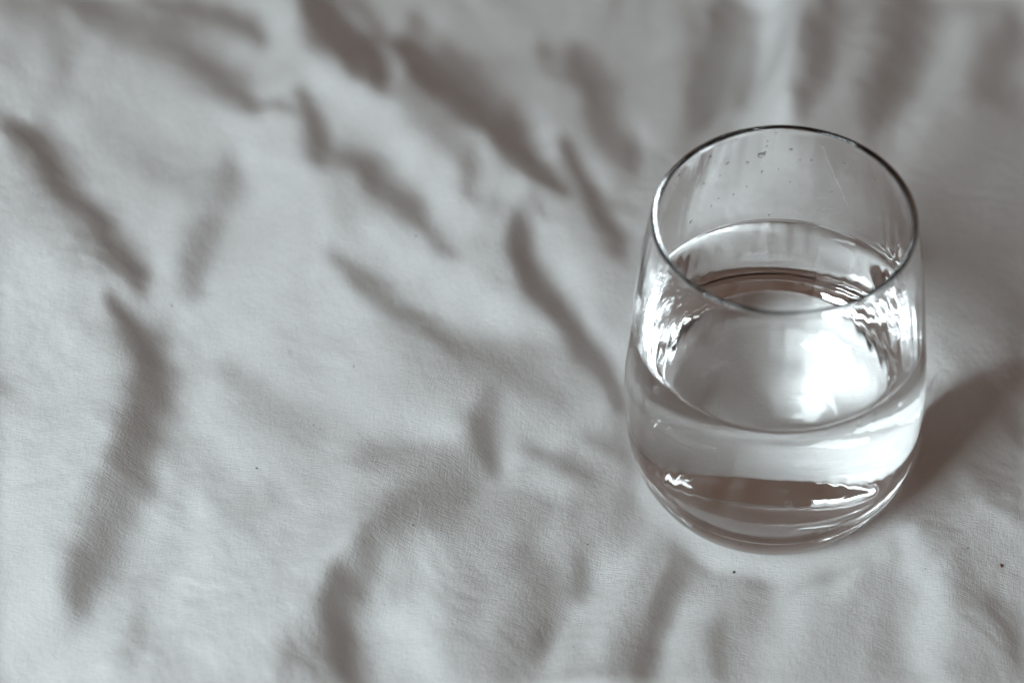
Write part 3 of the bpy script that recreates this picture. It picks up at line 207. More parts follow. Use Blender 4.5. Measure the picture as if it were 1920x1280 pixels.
17 1 0 2 1 1 2 2 2 3 3 3 3 4 4 4 4 3 2 2 4 4 3 1 1 4 7 6 4 2 1 -2 -4 -4 -3 3 8 12 16 17 14 10 5 -1 -5 -7 -7 -7 -9 -11 -12 -14 -11 -8 -5 -5 -5 -3 1 7 10 12 8 2 0 -1 -1 0 4 3 -2 -8 -14 -15 -12 -2 4 9 11 9 4 -2 -5 -4 -7 -13 -16 -17 -16 -15 -12 -12 -15 -14 -8 -1 6 11 17 21 16 11 6 6 8 12 11 7 0 -1 -2 -1 -3 -2 -3 -5 -7 -10 -10 -11 -12 -11 -9 -3 0 0 0 2 2 4 7 9 13 12 9 1 -5 -11 -12 -12 -6 -2 1 3 1 0 0 1 1 0 0 2 0 0 0 1 0 0 1 0 -1 1 0 0 1 0 0 0 0 0 0 1 -1 1 -1 0 1 0 -1 1
16 1 1 1 2 0 2 2 1 3 2 3 5 4 4 5 3 5 3 4 3 5 2 4 7 9 3 -2 -1 0 1 -1 -2 -3 -1 -2 0 7 13 18 17 15 10 6 1 -3 -8 -13 -19 -19 -19 -12 -7 -4 -3 -1 -1 1 4 8 10 7 4 2 -1 -2 -1 1 2 1 -4 -8 -9 -9 -8 -5 0 4 7 7 9 5 6 6 3 -1 -9 -13 -18 -14 -13 -13 -15 -17 -19 -15 -11 -3 5 11 14 11 7 5 9 12 14 7 4 5 6 2 4 3 4 -2 -9 -17 -20 -16 -12 -9 -8 -3 3 6 7 5 4 3 4 4 5 7 4 4 -1 -5 -11 -11 -9 -1 1 3 2 1 0 -1 0 0 0 0 0 1 0 0 0 0 0 0 1 -1 0 1 0 0 0 0 0 0 0 0 0 0 0 0 0 0 1 -1
16 1 1 1 0 2 1 1 2 2 3 3 3 4 5 5 6 4 5 4 2 2 5 10 13 6 -1 -5 -3 1 0 2 2 0 -3 -6 -5 0 5 10 14 15 14 7 3 -2 -10 -18 -18 -17 -9 -6 -3 -3 0 2 6 6 6 4 2 -1 -3 -1 0 0 -1 -1 -4 -7 -4 -1 1 0 -2 -4 -3 1 4 7 6 7 6 6 7 4 0 -7 -8 -8 -8 -8 -11 -15 -18 -18 -16 -15 -13 -7 2 5 6 3 3 5 5 7 13 19 16 12 8 8 5 1 -11 -22 -26 -19 -11 -8 -4 -1 4 7 9 9 9 7 3 1 -2 -5 -4 -3 2 1 1 -1 1 -1 -1 -4 -2 -2 -1 -2 -2 -1 -1 -1 1 -1 0 0 0 0 0 0 -1 1 0 0 -1 1 0 0 0 1 -1 0 1 -1 1 0 0 0 -1 1
16 0 1 1 1 1 1 2 1 2 2 3 3 4 5 5 6 7 4 3 3 3 8 13 10 2 -4 -3 0 0 2 3 2 -1 -5 -7 -5 -5 -1 1 8 11 11 9 4 -2 -7 -7 -7 -4 -4 -6 -6 -1 3 6 5 6 2 -2 -5 -6 -5 -4 -3 -3 -3 -6 -9 -7 0 8 9 9 3 -1 -3 -1 2 3 4 4 3 5 6 8 6 5 1 -4 -5 -7 -7 -10 -12 -12 -13 -16 -22 -19 -9 -1 -2 -1 -3 -1 2 8 18 22 20 14 11 7 3 -3 -13 -23 -24 -17 -10 -5 -3 1 4 6 8 9 10 9 9 4 -6 -12 -14 -8 -1 6 9 10 7 4 -1 -5 -6 -6 -6 -6 -3 -3 -1 -2 -1 -1 0 0 -1 1 -1 0 1 0 0 -1 1 -1 0 0 0 0 0 1 -1 1 -1 1 0 -1 1 0
15 1 1 0 1 1 1 1 2 0 3 2 3 4 5 6 6 7 7 6 3 3 6 7 4 1 3 3 1 0 1 1 -1 -1 -4 -4 -5 -6 -8 -3 1 6 8 8 5 1 2 3 6 1 -7 -7 -1 3 6 4 2 -1 -4 -6 -8 -7 -6 -7 -6 -6 -5 -6 -6 -3 3 10 15 12 7 -2 -3 -3 -1 1 1 1 3 4 5 8 11 10 7 2 -4 -6 -5 -6 -6 -7 -7 -12 -19 -21 -13 -8 -4 -3 2 7 8 9 8 10 10 8 6 3 -1 -9 -19 -21 -16 -13 -7 -1 5 5 4 5 4 4 4 5 8 6 -2 -12 -15 -12 -7 2 9 14 15 12 8 1 -7 -11 -12 -8 -7 -4 -4 -1 -2 -1 -1 -1 0 -1 0 0 0 -1 0 1 -1 1 0 0 0 0 0 -1 1 0 0 -1 0 1 0 -1
16 0 0 2 0 1 0 1 1 2 0 3 2 3 4 6 8 8 9 7 5 2 -1 0 1 8 9 6 2 1 -1 -2 -1 -3 0 -2 -4 -8 -7 -7 -4 2 6 4 3 5 9 11 5 0 -2 1 3 6 4 0 -3 -5 -8 -9 -8 -7 -8 -9 -9 -6 -4 -4 1 4 6 10 15 11 3 -1 -4 -4 -4 -3 -1 2 3 6 5 6 8 10 11 7 2 0 -3 -3 -5 -6 -6 -8 -13 -14 -13 -8 -5 1 8 12 11 6 3 -3 -6 -2 1 0 -4 -14 -19 -18 -14 -7 3 13 13 8 3 -1 0 -1 -3 -5 -3 -4 -6 -7 -7 -7 -3 3 11 14 14 17 15 6 -6 -15 -15 -13 -10 -6 -4 -3 -3 -1 -2 0 -1 0 -1 0 -1 1 0 -1 0 0 -1 1 0 0 0 0 0 -1 1 0 0 0 0 0
14 2 1 -1 2 0 1 0 1 1 2 0 3 2 4 5 6 9 11 9 6 -1 -4 -4 3 9 12 8 4 0 -1 -2 -2 0 -1 -1 -4 -5 -7 -7 -5 -4 -3 1 6 11 12 6 4 4 6 7 5 2 -1 -1 -5 -8 -7 -7 -8 -8 -11 -10 -8 -7 -6 0 4 8 11 15 11 7 1 -2 -5 -6 -4 -3 -2 2 5 4 6 4 6 8 9 9 9 6 3 0 -3 -4 -6 -6 -6 -7 -9 -7 -2 2 4 3 2 5 -1 -10 -12 -6 -2 1 -6 -10 -11 -9 -7 0 10 17 16 7 -2 -3 -3 -4 -9 -12 -17 -18 -13 -5 3 8 12 14 13 11 10 12 9 3 -8 -15 -18 -15 -11 -8 -6 -5 -2 -3 -1 -2 0 -1 0 -1 0 -1 -1 0 1 -1 1 -1 0 0 0 0 0 0 0 0 0 0 0 0
15 0 1 1 0 1 1 0 0 1 0 1 1 3 2 4 6 8 11 11 9 2 -2 -6 -1 5 11 11 7 1 -1 -1 -1 -1 -2 -3 -2 -2 -5 -7 -9 -10 -5 4 11 12 6 3 4 7 11 7 4 0 0 -4 -5 -6 -6 -6 -8 -11 -10 -8 -7 -7 -6 -2 4 11 14 13 11 4 2 -2 -4 -6 -4 -2 1 0 2 4 3 5 4 6 7 9 8 9 8 6 2 0 -2 -2 -1 -3 -5 -4 -3 -4 -6 -7 0 1 -5 -12 -13 -8 -2 1 5 5 5 1 -3 -3 1 9 10 6 2 -1 -4 -7 -8 -13 -17 -15 -10 -1 8 15 19 18 12 6 3 -1 -2 -8 -13 -16 -17 -15 -12 -9 -6 -5 -4 -3 -2 -1 -2 -1 -1 0 -1 0 0 0 -1 0 -1 0 0 0 0 0 0 1 -1 0 0 0 0 0
15 1 0 1 0 0 1 1 0 0 0 1 1 0 2 2 5 7 10 13 13 9 0 -6 -10 -1 7 14 10 5 1 -2 -1 -2 -2 -1 -3 -2 -2 -4 -8 -8 -2 6 9 4 -2 1 7 9 6 5 3 4 0 -2 -5 -4 -5 -9 -9 -8 -7 -6 -5 -5 -5 -1 3 9 10 9 7 7 4 0 -6 -4 -2 1 1 0 -2 0 3 4 6 5 5 6 8 8 9 7 8 3 2 2 1 0 -1 -2 -4 -7 -9 -6 -3 -4 -10 -13 -11 -11 -5 3 12 15 11 4 -1 -5 -2 1 6 7 3 1 -3 -6 -8 -6 -4 -2 4 7 10 15 14 11 6 0 -5 -11 -14 -17 -18 -18 -15 -15 -11 -10 -8 -5 -4 -3 -3 -2 -2 -1 -1 -1 0 -1 0 -1 0 0 0 0 0 -1 1 0 -1 0 0 0 0 0 0 0
14 1 1 0 1 1 0 0 0 0 1 0 -1 1 1 1 2 4 8 14 16 16 5 -6 -12 -11 3 13 15 9 3 0 -2 -1 -1 -2 -3 -4 -2 -1 1 -1 0 2 -1 -5 -2 4 4 5 4 4 6 4 1 -3 -3 -4 -6 -9 -7 -7 -4 -3 -4 -3 0 2 5 6 4 1 2 4 3 0 -2 -2 1 3 1 -1 -2 -1 2 5 4 6 6 6 6 7 7 8 6 6 5 2 2 2 1 0 -2 -3 -5 -3 -3 -9 -14 -12 -10 -10 -10 -5 3 6 4 6 10 11 5 1 0 3 5 1 -1 -4 -3 -2 -1 4 9 15 16 13 9 4 0 0 -7 -12 -20 -22 -24 -20 -16 -13 -11 -9 -7 -6 -5 -3 -3 -2 -1 -2 -1 -1 -1 -1 0 0 -1 0 0 0 -1 0 -1 0 1 -1 1 0 0 -1 0 0
15 0 0 2 0 1 -1 1 1 0 -1 -1 0 0 -1 0 1 1 4 8 13 15 9 -1 -9 -10 -1 13 18 14 7 1 -1 -1 -2 -2 -4 -5 -4 -1 1 2 -1 -2 -2 0 3 4 4 1 2 5 4 1 -2 -1 0 -5 -9 -6 -6 -3 -3 -3 -1 0 4 5 6 2 -1 -5 -5 -2 2 1 1 4 5 2 1 -1 -1 -1 2 4 6 5 7 6 7 6 7 8 7 7 4 4 2 1 1 -1 -1 0 2 0 -7 -12 -10 -7 -8 -11 -13 -15 -14 -10 0 16 27 25 10 -4 -5 0 2 3 0 2 0 -1 -1 1 6 8 10 10 7 6 4 0 -3 -12 -18 -25 -24 -20 -16 -10 -10 -7 -7 -5 -4 -4 -3 -3 -2 -1 -1 -1 -1 -1 -1 0 0 -1 0 -1 1 0 -1 0 0 0 -1 0 0 1 -1 1
14 1 1 0 1 0 2 0 -1 0 0 0 -1 -2 -1 -1 -1 -1 -3 -3 -1 -1 5 7 5 2 4 14 22 22 12 4 -1 -4 0 0 -1 -4 -7 -6 -5 -4 -1 2 6 9 9 3 0 -1 1 1 -3 -5 -1 2 -1 -5 -7 -5 -3 -2 -2 -1 1 4 4 4 4 0 -4 -8 -8 -5 -1 4 9 8 3 2 -1 -1 -1 -2 1 3 4 7 7 9 7 7 8 7 8 7 7 4 3 0 -3 -3 0 4 4 -3 -10 -11 -7 -5 -7 -9 -14 -17 -21 -16 0 18 26 20 5 -3 -1 4 7 5 6 5 3 -1 -5 -5 -6 -3 -2 1 5 4 3 0 -4 -7 -14 -18 -16 -13 -8 -7 -5 -6 -4 -5 -5 -3 -2 -3 -2 -2 -1 -2 -1 0 -1 -1 0 0 -1 0 -1 0 1 -1 0 0 0 0 0 -1 1 -1
14 1 1 0 1 1 0 0 1 0 -1 -1 -1 -1 -2 -1 -3 -2 -3 -5 -9 -6 -3 3 4 4 5 13 27 29 23 11 1 -2 -2 3 4 0 -5 -9 -9 -6 -3 1 7 12 11 6 -2 -3 -4 -7 -8 -5 0 2 -2 -5 -2 -2 -2 -1 -1 1 2 3 3 3 1 -3 -6 -7 -6 -3 0 5 8 6 2 -1 1 1 -2 0 0 -1 2 4 7 8 10 7 6 7 7 7 8 7 4 1 2 2 4 3 -3 -11 -16 -16 -13 -9 -7 -8 -10 -14 -17 -12 -2 3 3 0 3 12 21 22 19 15 12 6 0 -9 -12 -16 -16 -15 -11 -9 -7 -7 -6 -5 -2 -1 0 -1 -2 2 1 2 -1 -1 -4 -3 -2 -4 -3 -2 -2 -2 -2 0 -1 -1 -1 0 -1 -1 0 0 -1 0 0 0 -1 0 0 0 -1 1 -1 1
14 0 1 2 1 0 0 1 0 0 0 0 -2 -2 -2 -4 -2 -2 -2 -1 0 0 -1 -6 -5 -4 -5 2 18 34 31 22 11 2 0 3 5 4 -1 -5 -6 -7 -8 -7 -1 9 11 7 1 -4 -7 -9 -6 -4 -1 -3 -3 -1 1 2 1 -1 0 1 3 3 2 1 -2 -5 -7 -5 -2 -1 1 3 5 2 0 -1 2 3 4 2 0 -2 -3 -3 1 6 9 10 7 6 7 7 8 8 7 8 6 5 2 -6 -14 -23 -25 -22 -18 -15 -10 -8 -10 -12 -12 -7 -4 -2 -3 2 16 27 32 32 27 21 11 0 -11 -18 -23 -23 -22 -20 -16 -15 -16 -16 -13 -6 1 7 9 10 12 12 11 8 6 2 0 -1 -3 -1 -3 -2 -2 -1 -2 -1 -2 0 -1 -1 -1 0 -1 0 0 -1 0 0 0 -1 0 0 0 0 0 -1
14 1 1 0 1 1 1 1 0 0 0 -1 -1 -2 -2 -3 -5 -5 -3 -1 -1 -1 -2 -1 -1 -3 -12 -15 1 25 36 34 26 14 3 0 6 5 2 -2 -6 -5 -8 -11 -8 1 8 7 5 1 -4 -5 -5 -3 -6 -5 -2 2 3 1 2 1 3 4 3 2 0 -2 -5 -6 -5 0 1 0 -2 -1 0 1 1 4 2 4 4 3 2 2 -1 -5 -6 0 5 8 9 10 8 7 6 6 8 7 4 -2 -10 -17 -26 -26 -23 -20 -20 -17 -16 -14 -12 -11 -7 -1 9 16 19 23 26 27 22 20 19 14 4 -9 -18 -22 -22 -23 -21 -20 -19 -18 -17 -14 -8 -3 1 6 8 12 14 15 15 13 9 6 3 0 0 -2 -1 -1 -2 -2 -1 -2 0 -2 -1 -1 0 -1 0 -1 0 0 -1 0 -1 1 0 -1 0 0 0 0
13 1 1 1 1 1 1 0 2 0 0 0 -1 -2 -3 -4 -5 -5 -6 -8 -5 -4 0 3 2 -8 -16 -24 -17 5 28 42 45 35 16 7 4 8 3 -5 -6 -6 -6 -10 -8 -5 3 9 8 6 2 -2 -4 -6 -5 -2 -1 0 -2 1 1 6 5 5 3 1 -1 -4 -6 -5 0 4 1 -3 -6 -6 -3 3 6 6 5 1 -1 -1 2 5 5 0 -6 -3 6 9 9 7 5 4 2 3 2 2 -2 -9 -18 -25 -24 -19 -14 -15 -16 -20 -18 -16 -11 -6 1 12 23 28 30 29 26 18 9 2 4 1 -6 -11 -13 -13 -15 -18 -21 -20 -21 -21 -16 -10 -4 -1 0 1 6 10 13 14 16 14 12 8 6 2 1 0 -1 -2 -1 -1 -2 -1 -1 -1 -1 -1 0 -1 -1 0 -1 0 0 -1 1 -1 -1 1 0 -1 0 0
13 1 1 1 1 1 1 1 1 1 0 0 0 -1 -3 -4 -5 -7 -9 -7 -6 -2 -3 -5 -11 -14 -21 -30 -43 -35 -3 36 61 66 54 32 22 17 12 -1 -9 -9 -8 -6 -8 -5 -1 6 10 8 4 0 -3 -3 -2 -1 1 -1 -1 -1 3 2 5 3 2 3 1 -3 -6 -2 3 0 -4 -8 -8 -8 -3 3 8 8 6 4 0 -3 -5 -3 -4 -8 -7 6 17 15 8 4 2 1 0 -2 -1 -2 -2 -6 -12 -14 -13 -10 -10 -11 -15 -15 -13 -8 -3 1 6 12 17 18 19 21 21 13 -1 -7 -10 -10 -9 -9 -7 -6 -11 -14 -16 -19 -19 -17 -15 -8 -6 -5 -4 -1 5 10 15 17 14 11 10 9 6 4 2 1 0 -1 -1 -1 -1 -1 -2 -1 0 -1 -1 -1 0 -1 0 -1 0 0 -1 0 0 -1 0 0 0 0
13 1 1 1 1 1 1 2 0 1 1 0 0 0 -2 -2 -6 -7 -10 -11 -10 -12 -16 -21 -19 -16 -16 -28 -51 -64 -39 8 45 63 71 70 61 55 39 13 -5 -9 -8 -7 -8 -10 -4 3 9 10 7 3 0 -3 -4 -1 2 3 3 2 0 0 -1 2 5 2 1 -3 -2 1 0 -4 -8 -8 -10 -6 -3 1 4 6 7 7 8 -1 -12 -22 -25 -22 -4 16 25 19 10 3 3 0 -1 -2 -3 -1 1 3 2 -2 -3 -7 -8 -9 -6 -3 -1 1 4 3 2 2 1 3 5 12 15 9 -2 -14 -18 -17 -14 -8 -6 -7 -5 -7 -8 -10 -11 -12 -12 -11 -9 -9 -6 -4 5 16 18 15 9 7 6 5 6 6 3 1 0 1 -1 -1 -1 -1 -1 0 -2 0 -2 0 0 -1 0 -1 -1 0 0 0 -1 0 0 0 0 0
12 1 1 2 1 1 1 1 2 1 1 1 1 -1 0 -3 -3 -7 -10 -16 -21 -25 -25 -22 -13 -8 -9 -15 -25 -37 -31 -15 -2 7 21 47 76 97 84 44 9 -5 -6 -8 -11 -13 -11 -2 7 10 11 7 0 -7 -7 -4 3 7 7 6 2 0 1 3 2 1 -2 -2 0 0 -3 -7 -6 -6 -5 -5 -5 -4 0 4 8 9 4 -7 -22 -29 -28 -14 6 18 17 12 6 4 2 2 1 0 -1 0 2 5 4 1 -2 -1 -4 -1 2 3 6 6 6 5 1 -3 -3 -3 -1 3 4 1 -7 -19 -24 -21 -13 -9 -4 0 1 3 0 -2 -6 -9 -10 -13 -12 -6 -5 2 8 15 14 7 4 0 2 6 5 5 4 2 2 0 0 -1 0 -2 0 -2 0 -1 -1 0 -2 0 -1 0 0 -1 0 -1 1 0 -1 0 -1 0
12 1 1 1 1 2 1 1 1 2 2 1 1 1 0 0 -3 -5 -9 -15 -22 -25 -18 -4 1 0 -4 -4 -1 0 -6 -20 -33 -40 -34 -8 39 79 94 73 40 14 1 -7 -14 -16 -15 -6 3 10 9 6 -1 -5 -7 -3 1 8 11 10 8 6 5 1 0 -3 -3 -2 -1 -3 -6 -3 -2 -1 -1 -4 -8 -9 -4 3 5 0 -15 -23 -22 -17 -9 5 16 12 3 4 4 4 2 5 5 6 5 2 -2 -3 -3 0 0 1 2 1 2 3 4 7 9 9 4 2 1 -1 -2 -5 -8 -13 -23 -29 -27 -17 -10 -1 2 6 8 8 6 3 -2 -6 -11 -13 -10 -4 4 10 13 6 0 -4 -3 1 4 6 7 6 3 3 2 0 0 0 -1 0 -1 -1 -1 -1 0 -1 0 -1 -1 0 -1 0 -1 0 0 -1 0 0 0 0
12 1 1 1 1 1 2 1 2 1 2 2 1 2 1 0 0 -2 -5 -10 -15 -15 -6 5 9 6 5 5 4 1 -9 -23 -33 -38 -43 -40 -23 5 47 85 84 52 19 1 -10 -15 -14 -9 -1 4 6 3 1 0 -3 -3 2 9 14 16 14 11 5 1 -4 -3 -3 -2 -4 -6 -4 -1 3 4 0 -5 -8 -11 -10 -5 -6 -18 -28 -22 -11 -2 5 17 18 5 -1 3 9 6 5 3 6 5 2 -4 -7 -10 -6 -1 5 6 6 5 4 4 4 8 8 7 7 6 4 3 -1 -7 -15 -27 -36 -34 -25 -15 -5 2 7 8 9 7 8 5 3 -2 -6 -7 -5 0 9 13 6 -4 -11 -9 -5 0 6 7 8 6 4 3 1 1 0 0 0 -1 -1 0 -1 -1 -1 -1 -1 0 0 -1 -1 0 0 0 -1 0 0 -1 0 -1
10 2 1 1 1 2 1 2 1 2 2 2 3 1 3 1 2 -1 -1 -3 -7 -5 0 6 6 5 9 8 6 -3 -19 -25 -16 -6 -17 -45 -70 -69 -26 45 89 84 54 28 9 -6 -12 -12 -6 -1 2 1 2 -1 -2 -1 4 12 19 19 16 11 6 1 -1 -2 -4 -5 -5 -4 -1 1 3 2 1 -2 -8 -11 -14 -17 -22 -28 -19 -7 0 0 7 17 15 5 2 10 13 7 0 -1 -6 -8 -10 -11 -12 -8 -1 5 11 13 14 14 11 9 10 7 4 2 5 5 5 3 0 -6 -19 -32 -31 -25 -20 -15 -9 -4 3 5 5 5 3 5 3 4 3 4 2 4 7 2 -5 -9 -6 -4 -2 2 3 6 5 3 3 2 1 1 0 0 -1 0 -1 -1 0 -1 0 -1 -1 -1 0 -1 0 -1 0 -1 0 0 -1 0 0 0
11 0 1 2 1 1 2 2 1 2 2 2 2 4 2 3 2 3 1 1 1 2 5 6 5 4 4 6 4 -3 -13 -21 -12 4 7 -17 -56 -83 -72 -24 31 62 68 57 38 15 -4 -14 -12 -4 0 1 0 -2 -3 -1 7 12 18 18 17 13 7 4 1 -3 -3 -4 -3 -1 0 -2 -3 -2 0 -1 -3 -9 -18 -26 -30 -19 -6 1 -1 0 10 14 11 7 10 14 9 2 -4 -11 -15 -19 -21 -16 -10 -4 5 14 17 18 18 19 19 18 12 8 1 0 1 3 1 -2 -5 -14 -26 -29 -20 -12 -13 -15 -13 -6 -2 2 2 3 4 4 8 9 8 6 4 1 -4 -8 -8 -3 5 10 7 3 1 -1 -2 0 0 0 0 0 1 -1 0 0 -1 -1 -1 0 -2 0 0 -1 -1 0 -1 0 -1 0 -1 0 0 0 0 0
10 1 1 1 2 1 1 1 3 1 2 3 3 2 4 4 4 3 4 3 4 6 7 9 8 5 2 2 0 0 -6 -14 -22 -14 -1 2 -15 -40 -55 -48 -25 3 31 50 51 37 13 -2 -10 -5 -1 2 1 0 -2 -2 1 8 12 18 18 13 11 5 1 -1 -2 0 1 -1 -3 -6 -8 -6 -2 0 -2 -9 -20 -29 -26 -11 0 2 2 7 14 11 5 7 14 11 6 -3 -7 -13 -17 -20 -18 -15 -11 -3 5 14 21 21 20 21 24 22 17 6 2 -1 -1 -2 -5 -9 -17 -30 -35 -27 -14 -6 -6 -10 -8 -5 -2 2 4 8 12 15 15 11 7 0 -5 -9 -13 -10 -3 6 14 16 14 6 -1 -7 -8 -7 -3 -2 -1 0 -1 0 0 -2 0 0 -1 -2 1 -2 0 -1 -1 0 0 -1 0 -1 0 -1 0 0 -1 0
9 1 2 0 2 1 2 1 1 3 2 2 2 4 3 5 5 6 5 5 6 5 6 5 7 9 7 3 4 2 -2 -13 -25 -30 -17 -3 0 -10 -24 -34 -37 -28 -12 11 34 42 35 16 3 -1 2 3 4 3 0 -3 -6 -1 7 16 19 16 11 7 2 2 3 2 0 -2 -6 -8 -10 -6 -4 -3 -5 -12 -19 -26 -20 -9 2 7 12 19 16 6 -1 3 4 6 3 1 -7 -10 -13 -14 -12 -11 -6 -3 4 13 18 21 22 23 23 23 15 8 2 -1 -4 -6 -9 -17 -26 -32 -29 -21 -13 -5 -3 -3 -5 -4 0 2 9 15 19 21 15 9 1 -5 -10 -15 -11 -6 2 6 7 10 10 6 -2 -7 -9 -9 -7 -4 -2 -2 0 -1 -2 0 0 -1 -1 0 -2 0 -1 0 -1 -1 0 -1 -1 1 -1 0 0 -1 0 -1
8 2 0 2 1 1 2 2 1 2 2 2 3 3 4 4 6 6 7 8 7 6 3 2 3 8 10 9 7 7 1 -10 -23 -30 -25 -13 -6 -7 -15 -23 -26 -22 -20 -19 1 26 37 29 15 7 5 8 8 6 2 -5 -8 -5 5 13 15 14 11 8 6 4 3 2 -1 -3 -6 -6 -5 -7 -6 -8 -12 -13 -17 -15 -10 -3 8 15 19 17 9 1 -4 -6 -7 -4 2 1 -5 -8 -8 -5 -7 -4 -2 4 8 13 17 21 22 23 22 17 13 7 2 -2 -6 -11 -15 -18 -23 -20 -13 -7 -4 -2 1 1 1 1 -1 2 5 6 4 1 -1 -3 -1 1 3 3 2 4 1 -4 -7 -6 -3 -1 -1 -3 -6 -6 -7 -5 -4 -3 -2 -2 0 -1 -1 -1 -1 -1 0 -1 -1 0 0 -1 -1 0 -1 -1 0 0 -1 0 0 0
8 0 2 1 1 2 1 1 3 1 1 3 2 3 4 5 5 8 9 9 9 7 5 2 5 8 7 8 6 5 2 -5 -17 -23 -24 -20 -13 -9 -12 -20 -19 -12 -12 -19 -19 -3 16 26 20 11 13 14 13 11 5 -1 -5 -3 0 5 9 12 9 7 7 5 2 0 -2 -2 -2 -3 -4 -6 -9 -12 -13 -14 -9 -6 0 10 16 18 15 8 2 -2 -5 -13 -16 -13 -8 -7 -7 -3 2 1 3 4 6 10 12 15 20 22 25 20 15 10 5 2 -2 -7 -11 -13 -16 -18 -13 -6 1 2 4 6 8 10 7 1 -3 -8 -13 -17 -19 -22 -17 -10 1 10 16 20 18 15 6 -2 -13 -16 -11 -5 -1 -1 -1 -5 -6 -7 -4 -3 -3 -1 -2 -1 -1 -1 -1 0 -2 0 -1 -1 -1 0 -1 0 0 -1 0 -1 0 -1 0 0
7 1 1 1 2 1 1 2 1 2 2 1 3 3 3 5 6 7 9 11 11 12 9 7 5 5 6 2 1 1 0 -3 -6 -13 -17 -19 -18 -15 -12 -16 -20 -13 -6 -11 -22 -19 -6 7 14 15 17 21 20 16 11 5 1 -1 -1 -2 3 6 7 6 6 4 1 0 -1 -2 -3 -1 -2 -5 -10 -10 -12 -10 -8 -2 5 13 18 18 13 7 4 1 -5 -16 -22 -20 -17 -17 -11 0 7 9 9 11 14 16 18 19 21 23 20 14 6 0 -5 -8 -10 -11 -11 -13 -14 -11 -7 1 4 6 5 5 5 4 2 -3 -11 -16 -20 -22 -21 -16 -12 -5 -2 5 10 14 19 19 17 9 1 -6 -7 -3 -1 0 -2 -4 -6 -5 -6 -4 -3 -2 -2 -1 -2 -1 0 -2 0 -1 -1 -1 0 -1 0 -1 -1 0 0 -1 0 0 -1 0
6 2 0 2 0 2 1 2 1 2 2 2 2 2 3 3 5 7 9 13 15 14 11 8 5 1 -2 -3 -2 -1 0 -1 0 -1 -7 -14 -18 -16 -15 -15 -16 -14 -9 -9 -17 -24 -20 -8 4 10 16 23 25 23 18 12 8 3 -3 -8 -5 1 5 8 6 3 3 0 -1 -3 -2 -2 -1 -4 -10 -11 -9 -7 -5 0 8 11 12 13 14 12 10 6 -4 -16 -22 -25 -27 -21 -9 -1 4 9 13 17 21 23 22 19 15 16 14 8 0 -10 -12 -14 -13 -10 -9 -9 -8 -7 -2 1 3 1 -3 -6 -8 -7 -8 -8 -9 -9 -8 -6 -3 -2 -1 -4 -2 -4 -3 0 4 9 11 14 14 13 10 6 3 1 -1 -4 -4 -6 -5 -5 -3 -4 -1 -3 -1 -1 -1 -1 -1 -1 0 -1 -1 0 -1 -1 0 0 -1 0 -1 0 0 -1
5 1 2 0 2 1 2 1 2 1 2 1 2 2 2 4 4 6 8 11 14 14 10 4 0 -4 -7 -5 -1 1 2 4 3 2 -3 -9 -11 -15 -14 -13 -12 -11 -8 -9 -15 -21 -22 -17 -8 1 7 17 27 29 26 19 14 10 -2 -12 -13 -4 5 6 6 5 2 2 1 -1 0 0 -6 -11 -13 -11 -6 -1 4 11 13 8 2 5 12 15 10 4 -4 -13 -25 -31 -31 -16 -1 5 6 10 16 20 23 20 17 10 6 7 8 5 -4 -9 -13 -11 -9 -9 -8 -7 -6 -3 0 -1 -3 -6 -10 -12 -12 -10 -9 -7 -2 0 4 5 5 4 1 0 -1 -2 -2 -4 -7 -10 -7 0 14 20 22 19 12 5 0 -1 -4 -5 -5 -4 -4 -2 -3 -2 -2 -1 -2 -1 0 -1 -1 -1 -1 -1 0 0 -1 -1 0 -1 1 -1 0 0
5 0 1 2 1 1 2 1 2 1 2 2 1 1 3 1 3 4 8 9 12 10 4 0 -5 -6 -6 -4 -2 1 3 3 4 4 1 -1 -5 -8 -14 -15 -15 -12 -6 -3 -7 -13 -18 -19 -15 -12 -6 4 21 33 33 27 24 18 6 -11 -15 -9 -3 3 3 5 3 3 3 3 1 -5 -12 -14 -11 -8 -2 6 15 20 16 5 -2 1 5 7 4 1 -10 -21 -27 -29 -16 2 14 16 14 15 18 17 13 7 1 -3 -1 -1 0 -1 -3 -5 -5 -5 -6 -6 -7 -5 -3 -3 -5 -7 -10 -10 -9 -8 -6 -7 -4 -2 -1 2 3 4 3 5 5 8 9 8 3 -2 -10 -17 -15 -6 3 12 16 16 13 9 4 1 -1 -3 -4 -4 -4 -4 -2 -2 -2 -2 -1 -1 -1 -1 -1 0 -1 -1 -1 0 0 -1 -1 0 -1 0 -1 0
3 1 2 0 2 1 1 3 1 2 1 2 1 2 0 2 1 3 4 8 9 7 2 -4 -6 -6 -5 -3 -5 -5 -1 4 7 6 5 5 3 -4 -12 -18 -19 -16 -8 1 4 -3 -13 -17 -18 -16 -15 -8 8 25 35 36 31 28 16 -3 -16 -14 -8 -3 1 2 5 2 1 0 -5 -10 -9 -6 -1 1 4 11 20 20 13 5 0 -3 -2 -2 -2 -10 -19 -27 -26 -14 7 25 29 25 22 20 15 6 -3 -7 -10 -9 -11 -11 -12 -11 -5 0 3 3 1 -2 -4 -3 -5 -7 -10 -12 -13 -10 -5 -2 -1 0 -1 -1 1 0 1 2 4 4 9 13 14 14 9 1 -7 -11 -11 -5 0 1 0 2 4 5 7 4 1 0 -3 -4 -3 -3 -3 -2 -2 -2 -1 -1 -2 -1 -1 -1 0 0 -1 -1 -1 0 0 -1 0 -1 0 0
